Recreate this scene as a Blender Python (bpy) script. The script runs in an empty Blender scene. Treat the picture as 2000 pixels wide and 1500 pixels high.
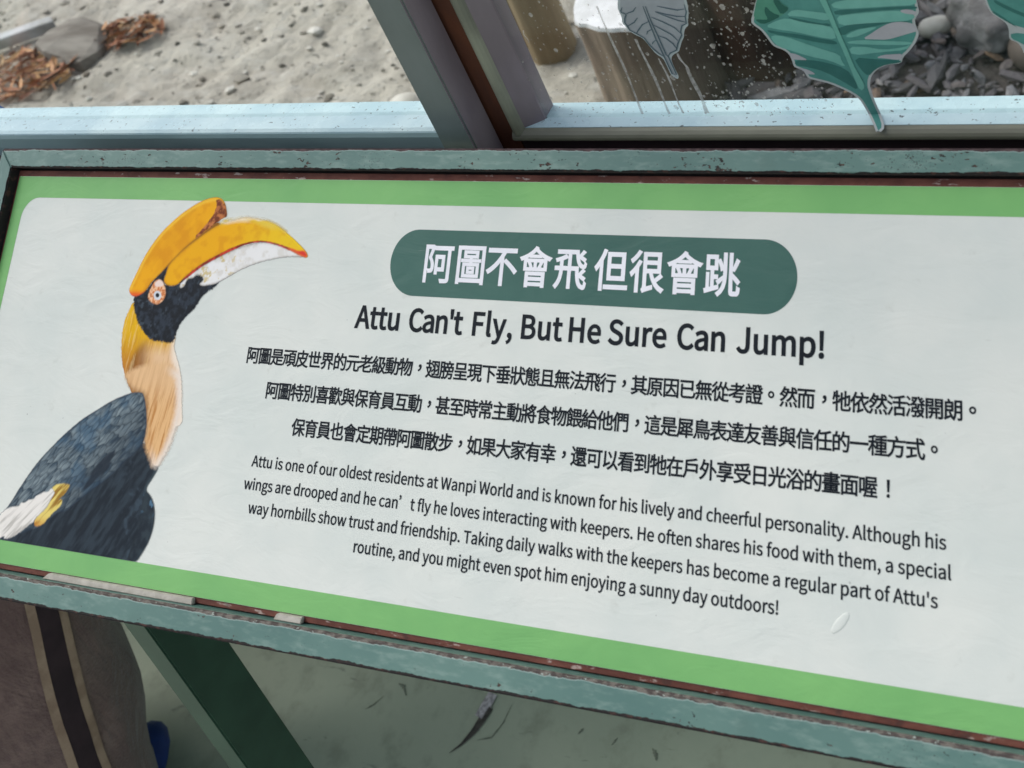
import bpy, bmesh, math, random
import numpy as np
from mathutils import Vector, Matrix
from mathutils.geometry import delaunay_2d_cdt
S = bpy.context.scene
COL = S.collection
# ------------------------------------------------------------------ camera, light, exposure
cam = bpy.data.cameras.new('camera'); camo = bpy.data.objects.new('camera', cam); COL.objects.link(camo)
B = ((0.9307429564538647, 0.0790613640521101, 0.35702499874061905),
     (0.2616174332357174, 0.5381799041408748, -0.8011982959330817),
     (-0.2554875097508179, 0.8391136344340608, 0.48022332395270767))
camo.matrix_world = Matrix.Translation((0.57839859, -0.34786997, 1.26541364)) @ Matrix(B).to_4x4()
cam.lens = 42.41671; cam.sensor_width = 36.0; cam.sensor_fit = 'HORIZONTAL'
cam.shift_x = -0.2475; cam.shift_y = -0.49018
cam.clip_start = 0.02; cam.clip_end = 200
cam.dof.use_dof = True; cam.dof.focus_distance = 0.78; cam.dof.aperture_fstop = 14.0
S.camera = camo
W = bpy.data.worlds.new('World'); S.world = W; W.use_nodes = True
wn = W.node_tree.nodes; wl = W.node_tree.links
bg = wn['Background']; sky = wn.new('ShaderNodeTexSky'); sky.sky_type = 'NISHITA'; sky.sun_disc = False
SUN_EL, SUN_AZ = math.radians(50), math.radians(-82)      # azimuth clockwise from +Y
sky.sun_elevation = SUN_EL; sky.sun_rotation = SUN_AZ
sky.air_density = 1.0; sky.dust_density = 3.0; sky.ozone_density = 1.0
hs = wn.new('ShaderNodeHueSaturation'); hs.inputs['Saturation'].default_value = .42; wl.new(sky.outputs[0], hs.inputs['Color']); wl.new(hs.outputs[0], bg.inputs[0]); bg.inputs[1].default_value = 0.13
sun = bpy.data.lights.new('sun', 'SUN'); sun.energy = 1.5; sun.angle = math.radians(25); sun.color = (1.0, .96, .9)
suno = bpy.data.objects.new('sun', sun); COL.objects.link(suno)
sd = Vector((math.sin(SUN_AZ) * math.cos(SUN_EL), math.cos(SUN_AZ) * math.cos(SUN_EL), math.sin(SUN_EL)))
suno.rotation_euler = sd.to_track_quat('Z', 'Y').to_euler(); suno.location = (0, 0, 6)
vs = S.view_settings; vs.view_transform = 'Standard'; vs.look = 'None'; vs.exposure = .5; vs.gamma = 1.0
vs.use_curve_mapping = False
S.cycles.use_denoising = True
S.cycles.max_bounces = 8; S.cycles.transparent_max_bounces = 16

BIRD={"casque":[[-105.57,36.65],[-104.75,40.15],[-102.04,46.57],[-98.41,56.21],[-93.54,64.65],[-87.61,72.49],[-81.17,78.42],[-73.87,84.36],[-64.76,90.0],[-55.37,94.33],[-47.13,96.05],[-41.84,95.49],[-37.76,92.67],[-35.45,88.26],[-34.22,84.79],[-36.04,83.49],[-38.85,82.81],[-42.5,80.2],[-46.78,76.63],[-51.99,73.35],[-57.84,69.1],[-63.7,64.84],[-69.34,59.63],[-74.98,54.42],[-79.05,49.89],[-83.28,45.97],[-87.52,42.06],[-89.93,37.89],[-93.55,34.94],[-99.18,32.83],[-103.03,33.93]],"seam":[[-77.26,53.09],[-69.5,60.26],[-63.86,65.46],[-58.0,69.72],[-52.14,73.98],[-42.65,80.83],[-37.26,79.68],[-45.47,74.77],[-51.46,71.15],[-58.86,66.23],[-66.2,60.98],[-71.84,55.78],[-75.47,51.26]],"rust":[[-45.89,94.47],[-41.62,94.53],[-37.04,91.41],[-35.62,88.25],[-34.11,84.35],[-36.41,83.3],[-40.25,81.51],[-43.9,78.91],[-50.59,74.65],[-56.44,70.4],[-57.53,71.32],[-52.76,76.49],[-51.35,77.79],[-47.99,81.67],[-44.93,86.82],[-44.13,90.66]],"upper":[[-77.59,44.3],[-76.67,47.46],[-75.87,52.82],[-72.16,57.03],[-66.52,62.24],[-59.17,67.48],[-51.76,72.41],[-45.78,76.02],[-40.43,78.66],[-34.95,80.67],[-26.83,82.1],[-19.7,84.0],[-10.39,83.37],[-0.19,82.02],[8.61,79.11],[15.83,75.59],[23.11,71.49],[29.53,67.42],[33.68,64.52],[35.61,61.57],[33.95,61.22],[29.71,62.6],[22.76,65.41],[13.41,67.88],[5.83,69.21],[-3.37,70.2],[-12.18,69.04],[-20.02,66.97],[-27.0,64.61],[-33.86,61.62],[-41.44,57.98],[-47.52,54.99],[-53.39,51.07],[-58.49,47.48],[-62.05,44.56],[-64.77,41.67],[-69.66,40.55],[-74.12,41.0],[-76.68,42.46]],"fringe":[[-38.74,78.7],[-38.48,81.23],[-34.47,82.26],[-26.9,82.41],[-19.76,84.25],[-10.46,83.68],[-0.26,82.33],[8.54,79.42],[15.77,75.89],[15.03,75.57],[7.95,78.36],[4.07,77.47],[-1.84,78.26],[-9.94,81.32],[-19.24,81.94],[-26.66,81.35],[-33.89,79.75]],"red":[[-61.4,45.39],[-56.37,49.29],[-47.56,55.18],[-41.52,58.29],[-33.9,61.81],[-27.07,64.92],[-20.09,67.28],[-12.25,69.35],[-3.41,70.38],[5.77,69.51],[13.35,68.19],[22.7,65.71],[29.65,62.89],[33.89,61.52],[33.2,61.02],[26.43,63.1],[17.89,65.7],[9.36,67.9],[0.94,69.2],[-7.24,69.11],[-15.16,67.54],[-21.3,65.27],[-31.97,60.75],[-45.68,54.43],[-53.04,49.66],[-60.27,44.32]],"tip":[[17.63,66.97],[22.58,66.31],[27.64,64.95],[31.47,65.66],[33.68,64.52],[35.61,61.57],[33.2,61.02],[28.13,62.55],[22.09,64.79]],"lower":[[-60.35,44.62],[-56.09,48.19],[-45.73,54.62],[-38.08,58.08],[-26.64,63.07],[-15.02,66.93],[-3.17,69.28],[5.86,69.09],[17.67,66.78],[26.24,64.0],[33.12,61.38],[25.15,61.55],[14.93,60.64],[3.27,58.46],[-8.3,55.35],[-17.36,51.69],[-24.75,47.76],[-29.97,45.13],[-34.52,43.13],[-40.2,42.3],[-44.24,41.53],[-47.89,42.62],[-44.21,44.91],[-45.65,47.32],[-51.01,48.36],[-53.02,46.13],[-57.18,45.67],[-58.42,43.76],[-59.35,40.64],[-62.52,39.59],[-63.49,41.72]],"head":[[-99.82,30.31],[-99.78,33.43],[-92.84,35.59],[-89.31,38.86],[-86.11,43.36],[-81.17,47.93],[-75.3,55.67],[-74.49,52.55],[-76.67,47.46],[-77.59,44.3],[-76.08,41.86],[-71.38,40.49],[-64.77,41.67],[-61.43,45.51],[-57.18,45.67],[-52.4,47.08],[-50.16,48.39],[-44.66,46.74],[-44.91,44.27],[-47.82,42.31],[-42.71,42.2],[-34.66,43.73],[-30.01,45.31],[-34.16,41.61],[-41.46,37.05],[-44.21,34.5],[-45.14,31.41],[-47.74,28.26],[-51.87,24.43],[-56.0,20.59],[-57.76,17.48],[-59.22,13.17],[-59.11,7.76],[-64.41,6.88],[-69.71,7.5],[-76.54,7.31],[-83.35,10.12],[-89.98,15.28],[-94.51,20.61],[-97.85,25.41]],"neck":[[-99.61,30.55],[-102.23,24.36],[-104.13,18.22],[-104.06,10.2],[-102.29,1.33],[-99.41,-6.41],[-95.43,-13.04],[-91.05,-18.6],[-85.07,-24.97],[-71.81,-43.07],[-39.91,-40.65],[-43.35,-29.7],[-45.69,-20.43],[-48.73,-11.11],[-51.5,-5.52],[-55.65,0.03],[-58.64,4.71],[-58.85,7.14],[-58.59,11.55],[-67.81,15.01],[-82.97,19.23],[-95.23,27.7]],"breast":[[-84.94,-23.23],[-91.74,-17.95],[-96.2,-11.57],[-64.99,-3.05],[-50.5,-8.78],[-46.81,-17.24],[-43.98,-29.23],[-44.78,-41.35],[-47.93,-52.84],[-53.39,-62.37],[-55.82,-63.62],[-59.59,-62.9],[-61.51,-59.56],[-67.03,-54.39],[-69.52,-48.21],[-69.38,-41.79],[-71.78,-34.79],[-73.82,-29.17],[-77.46,-23.46]],"wing":[[-86.03,-23.16],[-80.87,-22.59],[-76.54,-22.96],[-72.99,-29.11],[-69.5,-38.22],[-68.52,-48.84],[-72.11,-54.8],[-80.8,-61.17],[-86.43,-67.3],[-93.29,-72.83],[-100.36,-77.69],[-107.45,-82.56],[-115.4,-88.23],[-121.27,-93.71],[-128.59,-94.56],[-132.0,-97.56],[-142.78,-104.96],[-152.8,-108.09],[-166.54,-113.73],[-173.24,-113.85],[-179.13,-116.45],[-184.98,-115.99],[-181.73,-108.87],[-177.5,-101.28],[-173.19,-97.27],[-169.34,-91.87],[-166.58,-86.56],[-160.6,-77.33],[-154.37,-68.78],[-145.96,-60.06],[-135.61,-50.45],[-124.0,-41.5],[-111.79,-34.75],[-100.61,-28.46]],"white":[[-184.98,-115.99],[-181.97,-108.18],[-177.62,-100.94],[-173.74,-97.33],[-167.09,-95.25],[-162.73,-94.84],[-161.35,-92.2],[-157.87,-92.59],[-155.84,-90.25],[-151.94,-90.24],[-149.49,-87.51],[-145.51,-86.07],[-143.81,-84.48],[-140.37,-84.88],[-138.03,-81.8],[-133.96,-84.29],[-136.92,-88.84],[-137.97,-92.48],[-142.21,-96.44],[-145.83,-98.91],[-147.93,-102.66],[-151.24,-104.4],[-155.17,-107.62],[-159.77,-110.56],[-166.58,-113.59],[-169.9,-113.72],[-169.4,-111.9],[-173.24,-113.85],[-179.13,-116.45]],"yellow":[[-138.03,-81.8],[-134.3,-79.68],[-129.13,-78.72],[-122.62,-78.63],[-123.79,-81.94],[-127.06,-85.43],[-130.55,-88.24],[-127.59,-87.25],[-126.53,-88.92],[-127.37,-91.48],[-132.65,-95.51],[-135.81,-99.34],[-140.03,-103.28],[-145.13,-104.5],[-146.86,-102.55],[-145.72,-99.25],[-141.79,-96.04],[-137.55,-92.09],[-136.61,-88.09],[-133.96,-84.29]],"body":[[-68.71,-48.15],[-61.51,-59.56],[-56.91,-63.37],[-53.09,-62.34],[-56.46,-68.89],[-61.24,-75.89],[-55.85,-78.84],[-52.22,-82.96],[-49.85,-88.87],[-49.37,-95.59],[-50.88,-103.15],[-54.99,-110.28],[-58.2,-115.17],[-96.51,-115.94],[-138.99,-116.81],[-172.22,-116.86],[-186.94,-116.9],[-179.61,-115.08],[-173.4,-113.37],[-162.89,-111.23],[-150.7,-104.35],[-134.98,-95.03],[-108.65,-74.9],[-81.56,-58.41]],"lobe":[[-61.15,-76.23],[-55.85,-78.84],[-52.22,-82.96],[-49.85,-88.87],[-49.37,-95.59],[-50.88,-103.15],[-54.99,-110.28],[-58.2,-115.17],[-65.89,-114.8],[-62.49,-105.03],[-61.28,-92.71],[-61.82,-83.18]],"eye":[[-81.57,44.47],[-78.21,43.34],[-75.17,40.03],[-73.61,36.37],[-73.84,33.26],[-75.78,30.71],[-78.82,29.04],[-82.43,29.5],[-86.38,31.19],[-88.26,33.28],[-87.78,36.42],[-86.59,40.21],[-84.37,43.43]],"iris":[[-76.99,34.68],[-77.0,33.44],[-77.65,32.43],[-78.82,31.83],[-80.28,31.77],[-81.73,32.25],[-82.91,33.2],[-83.56,34.41],[-83.56,35.65],[-82.9,36.67],[-81.73,37.27],[-80.27,37.33],[-78.81,36.84],[-77.64,35.89]],"pupil":[[-78.66,34.74],[-78.76,33.89],[-79.44,33.35],[-80.46,33.31],[-81.41,33.78],[-81.95,34.6],[-81.85,35.44],[-81.17,35.99],[-80.15,36.03],[-79.2,35.55]],"lid":[[-83.77,42.82],[-81.06,44.17],[-78.13,43.03],[-76.19,40.61],[-81.65,39.78],[-84.33,39.99]]}
LEAF={"teal":[[0.3308,0.8918],[0.3285,0.8869],[0.3259,0.882],[0.3253,0.8787],[0.3293,0.8745],[0.3312,0.8701],[0.3328,0.8648],[0.3344,0.8618],[0.3393,0.8594],[0.3416,0.8563],[0.3422,0.8518],[0.342,0.8473],[0.3432,0.8462],[0.347,0.8442],[0.3479,0.8404],[0.3485,0.8381],[0.3536,0.8364],[0.3603,0.834],[0.3666,0.83],[0.3717,0.8261],[0.3751,0.8222],[0.3767,0.816],[0.3781,0.809],[0.3792,0.8027],[0.3796,0.798],[0.3818,0.7983],[0.3856,0.8018],[0.3851,0.8104],[0.3839,0.8189],[0.3832,0.8266],[0.3832,0.8319],[0.3851,0.8378],[0.3885,0.8422],[0.3927,0.8454],[0.3977,0.8471],[0.4046,0.8472],[0.4064,0.8518],[0.411,0.856],[0.4155,0.8615],[0.4187,0.8677],[0.4184,0.8705],[0.4177,0.8754],[0.419,0.8788],[0.4216,0.8821],[0.4216,0.8876],[0.422,0.8923],[0.4243,0.9107],[0.4166,0.9307],[0.3981,0.9448],[0.3733,0.934],[0.3481,0.9144],[0.3352,0.9]],"slits":[[[0.3866,0.8654],[0.392,0.8689],[0.3981,0.8729],[0.4038,0.8757],[0.4084,0.8764],[0.4128,0.876],[0.4165,0.8748],[0.4177,0.8727],[0.4186,0.8698],[0.4135,0.8683],[0.4063,0.8661],[0.4002,0.8644],[0.3935,0.8649]],[[0.4111,0.8837],[0.4141,0.8846],[0.4178,0.884],[0.4205,0.8822],[0.4196,0.8805],[0.4167,0.881],[0.4129,0.8819]],[[0.3912,0.852],[0.3957,0.854],[0.4015,0.8542],[0.4067,0.8544],[0.4056,0.8504],[0.4018,0.8502],[0.3963,0.8515]],[[0.3413,0.8575],[0.3453,0.8566],[0.3484,0.8546],[0.3519,0.8517],[0.3466,0.8521],[0.3433,0.8526],[0.3426,0.8533]],[[0.3441,0.8461],[0.348,0.8457],[0.3517,0.8437],[0.3538,0.8411],[0.35,0.8414],[0.3479,0.8419],[0.347,0.8442]]],"midrib":[[0.3659,0.9226],[0.3684,0.896],[0.3704,0.8854],[0.3718,0.8741],[0.3731,0.8625],[0.3745,0.8508],[0.3757,0.8381],[0.377,0.8282],[0.3807,0.8312],[0.3794,0.8387],[0.3773,0.8477],[0.3766,0.8573],[0.3753,0.8667],[0.3742,0.8768],[0.3732,0.8874],[0.3724,0.8958],[0.37,0.923]],"light":[[[0.3522,0.8878],[0.3612,0.8859],[0.3713,0.884],[0.3719,0.8819],[0.37,0.8788],[0.3623,0.8809],[0.3545,0.8827],[0.3469,0.8835]],[[0.3324,0.8766],[0.3407,0.8805],[0.3471,0.882],[0.3557,0.8784],[0.3647,0.8765],[0.3713,0.8744],[0.3721,0.8705],[0.3715,0.8655],[0.3614,0.868],[0.3493,0.8722],[0.3402,0.8741]],[[0.334,0.867],[0.335,0.8706],[0.3436,0.8688],[0.3521,0.8641],[0.3617,0.8593],[0.3713,0.8549],[0.371,0.8509],[0.3727,0.8456],[0.3644,0.8511],[0.3532,0.8544],[0.3446,0.8585],[0.3369,0.8617]],[[0.3753,0.8817],[0.3837,0.8827],[0.3953,0.8835],[0.4101,0.8841],[0.4129,0.8819],[0.4193,0.8802],[0.4164,0.8769],[0.4051,0.8764],[0.3879,0.8761],[0.3761,0.8749]],[[0.3773,0.8602],[0.3872,0.8601],[0.3964,0.8573],[0.4093,0.8589],[0.4126,0.8609],[0.4095,0.8568],[0.3949,0.8559],[0.3782,0.8539]],[[0.3741,0.8908],[0.3861,0.8929],[0.4031,0.8934],[0.4216,0.8916],[0.4209,0.8869],[0.4073,0.887],[0.3903,0.8865],[0.3759,0.8866]],[[0.3766,0.8674],[0.3834,0.8714],[0.3901,0.8729],[0.3977,0.8736],[0.3899,0.8697],[0.3817,0.8665]],[[0.3769,0.8638],[0.3854,0.8649],[0.3966,0.8637],[0.4145,0.8623],[0.4124,0.8602],[0.396,0.8609],[0.3789,0.8623]]],"dark":[[[0.3462,0.8831],[0.3551,0.8806],[0.3649,0.8772],[0.3707,0.877],[0.3708,0.8748],[0.3645,0.8757],[0.3535,0.8788]],[[0.3324,0.8744],[0.3409,0.8722],[0.3524,0.8699],[0.3634,0.8665],[0.3713,0.8647],[0.3718,0.8618],[0.3616,0.8637],[0.3482,0.8679],[0.3352,0.8714]],[[0.344,0.8518],[0.3526,0.8519],[0.3617,0.8497],[0.3725,0.8449],[0.3758,0.8358],[0.3759,0.8283],[0.3695,0.8345],[0.3595,0.843],[0.3512,0.8463],[0.3431,0.8481]],[[0.3726,0.8726],[0.3821,0.8761],[0.3993,0.876],[0.4163,0.8765],[0.4156,0.8759],[0.405,0.876],[0.3931,0.8734],[0.383,0.8721],[0.3755,0.8675]],[[0.3785,0.8528],[0.391,0.8509],[0.4051,0.8497],[0.4042,0.8479],[0.3959,0.8471],[0.3888,0.8437],[0.3841,0.8386],[0.3806,0.8439]],[[0.3746,0.8859],[0.3901,0.8858],[0.4072,0.8863],[0.421,0.8863],[0.4209,0.8842],[0.4068,0.8846],[0.3897,0.8838],[0.3754,0.882]]],"curl":[[0.3314,0.8917],[0.3273,0.8826],[0.3315,0.8781],[0.3376,0.8803],[0.3445,0.8836],[0.3506,0.8886],[0.3473,0.8916],[0.3453,0.8952],[0.3411,0.8997],[0.3348,0.8986]],"curl_dark":[[[0.337,0.8914],[0.3393,0.8863],[0.3445,0.8836],[0.3376,0.8803],[0.3315,0.8781],[0.3278,0.8822],[0.3331,0.8816],[0.3361,0.8815],[0.3351,0.8866]],[[0.3453,0.8952],[0.3471,0.8909],[0.3506,0.8886],[0.3446,0.8839],[0.3432,0.8897],[0.3421,0.8947]]],"grey":[[0.2467,0.8948],[0.2465,0.8915],[0.2469,0.8872],[0.2457,0.883],[0.2471,0.8804],[0.2477,0.8778],[0.251,0.8742],[0.2547,0.8718],[0.256,0.8692],[0.2578,0.8643],[0.2595,0.8594],[0.263,0.8562],[0.2636,0.8514],[0.2639,0.8451],[0.2643,0.8429],[0.2668,0.8401],[0.2679,0.8401],[0.2689,0.8428],[0.2682,0.8468],[0.2679,0.853],[0.2684,0.8561],[0.2705,0.8586],[0.2749,0.8606],[0.2767,0.864],[0.2791,0.8682],[0.2817,0.8716],[0.2824,0.8745],[0.2844,0.8778],[0.2869,0.8794],[0.2874,0.8827],[0.2892,0.8868],[0.2903,0.8909],[0.291,0.8954],[0.2926,0.9083],[0.2849,0.9228],[0.2675,0.9179],[0.2508,0.9046]],"grey_lines":[[[0.2499,0.8947],[0.2481,0.8922],[0.2481,0.8908],[0.2495,0.8905],[0.2505,0.8892],[0.2486,0.8863],[0.2477,0.8833],[0.2485,0.8807],[0.2489,0.8781],[0.2527,0.8749],[0.2562,0.8718],[0.2572,0.8683],[0.2593,0.8634],[0.2616,0.86],[0.2642,0.8575]],[[0.2632,0.8948],[0.2632,0.8839],[0.2634,0.871],[0.2644,0.8571],[0.2648,0.8513],[0.2653,0.8442],[0.2679,0.8437],[0.2675,0.8495],[0.2671,0.8574],[0.2661,0.8588],[0.2654,0.8727],[0.2647,0.8838],[0.2647,0.8947]],[[0.2584,0.8942],[0.2558,0.8914],[0.2508,0.89]],[[0.257,0.8867],[0.2538,0.8835],[0.2486,0.8809]],[[0.2632,0.8837],[0.2584,0.8816],[0.2543,0.8775],[0.2525,0.8754]],[[0.2631,0.8779],[0.26,0.8764],[0.2587,0.8743]],[[0.263,0.87],[0.2606,0.8681],[0.2598,0.8669]],[[0.2668,0.8574],[0.2691,0.86],[0.2738,0.862],[0.2761,0.8666],[0.2806,0.8729],[0.2807,0.8754],[0.2828,0.8796],[0.2861,0.8811],[0.287,0.8861],[0.2887,0.8893],[0.289,0.8947]],[[0.2695,0.8905],[0.2754,0.8883],[0.282,0.8863],[0.287,0.8861]],[[0.2697,0.8901],[0.2765,0.8862],[0.2818,0.8834],[0.286,0.8819]],[[0.2657,0.8867],[0.2718,0.883],[0.2777,0.8785],[0.2803,0.8742]],[[0.2655,0.8808],[0.2699,0.8772],[0.2742,0.8736],[0.2768,0.869]],[[0.2659,0.8731],[0.27,0.8708],[0.2731,0.8668],[0.2743,0.8628]],[[0.2719,0.8943],[0.2778,0.8924],[0.2835,0.8908],[0.2883,0.8914]]],"right":[[0.4574,0.89],[0.4577,0.8847],[0.459,0.8793],[0.4634,0.8753],[0.466,0.8719],[0.4664,0.8681],[0.466,0.8654],[0.4656,0.8616],[0.4694,0.8598],[0.4713,0.8558],[0.4717,0.8514],[0.4806,0.8466],[0.5146,0.8542],[0.5271,0.8952],[0.5031,0.9216],[0.4693,0.909]],"right_inner":[[[0.4582,0.89],[0.4586,0.8847],[0.4597,0.88],[0.4644,0.8761],[0.4709,0.8695],[0.4875,0.8661],[0.5112,0.8597],[0.5233,0.8954],[0.5028,0.9192],[0.4703,0.9079]],[[0.467,0.8664],[0.4666,0.8621],[0.4707,0.8597],[0.4773,0.8534],[0.5068,0.8566],[0.4789,0.8643]]],"right_dark":[[[0.4599,0.8814],[0.4645,0.8771],[0.4702,0.8706],[0.4709,0.8695],[0.4642,0.8752],[0.4597,0.8798]],[[0.4618,0.8887],[0.4666,0.8848],[0.473,0.8802],[0.4845,0.8737],[0.4826,0.8722],[0.4722,0.8781],[0.4658,0.8827],[0.4618,0.8861]]]}
STREAKS=[[[0.2329,0.2344,0.8959],[0.2331,0.2341,0.8845],[0.2331,0.2347,0.8729],[0.2337,0.2355,0.8612],[0.2343,0.236,0.8493],[0.2346,0.2358,0.8371],[0.2342,0.2356,0.8249],[0.2338,0.2357,0.8124]],[[0.2491,0.2509,0.8708],[0.2497,0.2511,0.8627],[0.2505,0.252,0.8545],[0.2511,0.2531,0.8462],[0.2516,0.2536,0.8378],[0.2519,0.2535,0.8293],[0.252,0.2533,0.8208],[0.2521,0.2539,0.8121]],[[0.2595,0.2604,0.8557],[0.2601,0.2612,0.8497],[0.2607,0.2621,0.8437],[0.261,0.2624,0.8376],[0.2611,0.2622,0.8315],[0.2611,0.262,0.8253],[0.2611,0.2624,0.8191],[0.2616,0.2631,0.8128]],[[0.2727,0.2739,0.8591],[0.2724,0.2741,0.8572],[0.2726,0.2743,0.8553],[0.2733,0.2748,0.8533],[0.2744,0.2755,0.8513],[0.275,0.2766,0.8494],[0.2753,0.277,0.8474],[0.2754,0.277,0.8455]],[[0.2748,0.2767,0.8478],[0.2748,0.2769,0.8429],[0.275,0.2777,0.8379],[0.2757,0.2786,0.8329],[0.2766,0.279,0.8279],[0.2771,0.2789,0.8228],[0.2766,0.2791,0.8177],[0.2764,0.2793,0.8126]],[[0.1775,0.1783,0.8805],[0.1772,0.1779,0.8792],[0.1769,0.1774,0.8779],[0.1768,0.1774,0.8765],[0.1772,0.178,0.8751],[0.1778,0.1785,0.8738],[0.178,0.1786,0.8724],[0.1777,0.1783,0.871]]]
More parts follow.
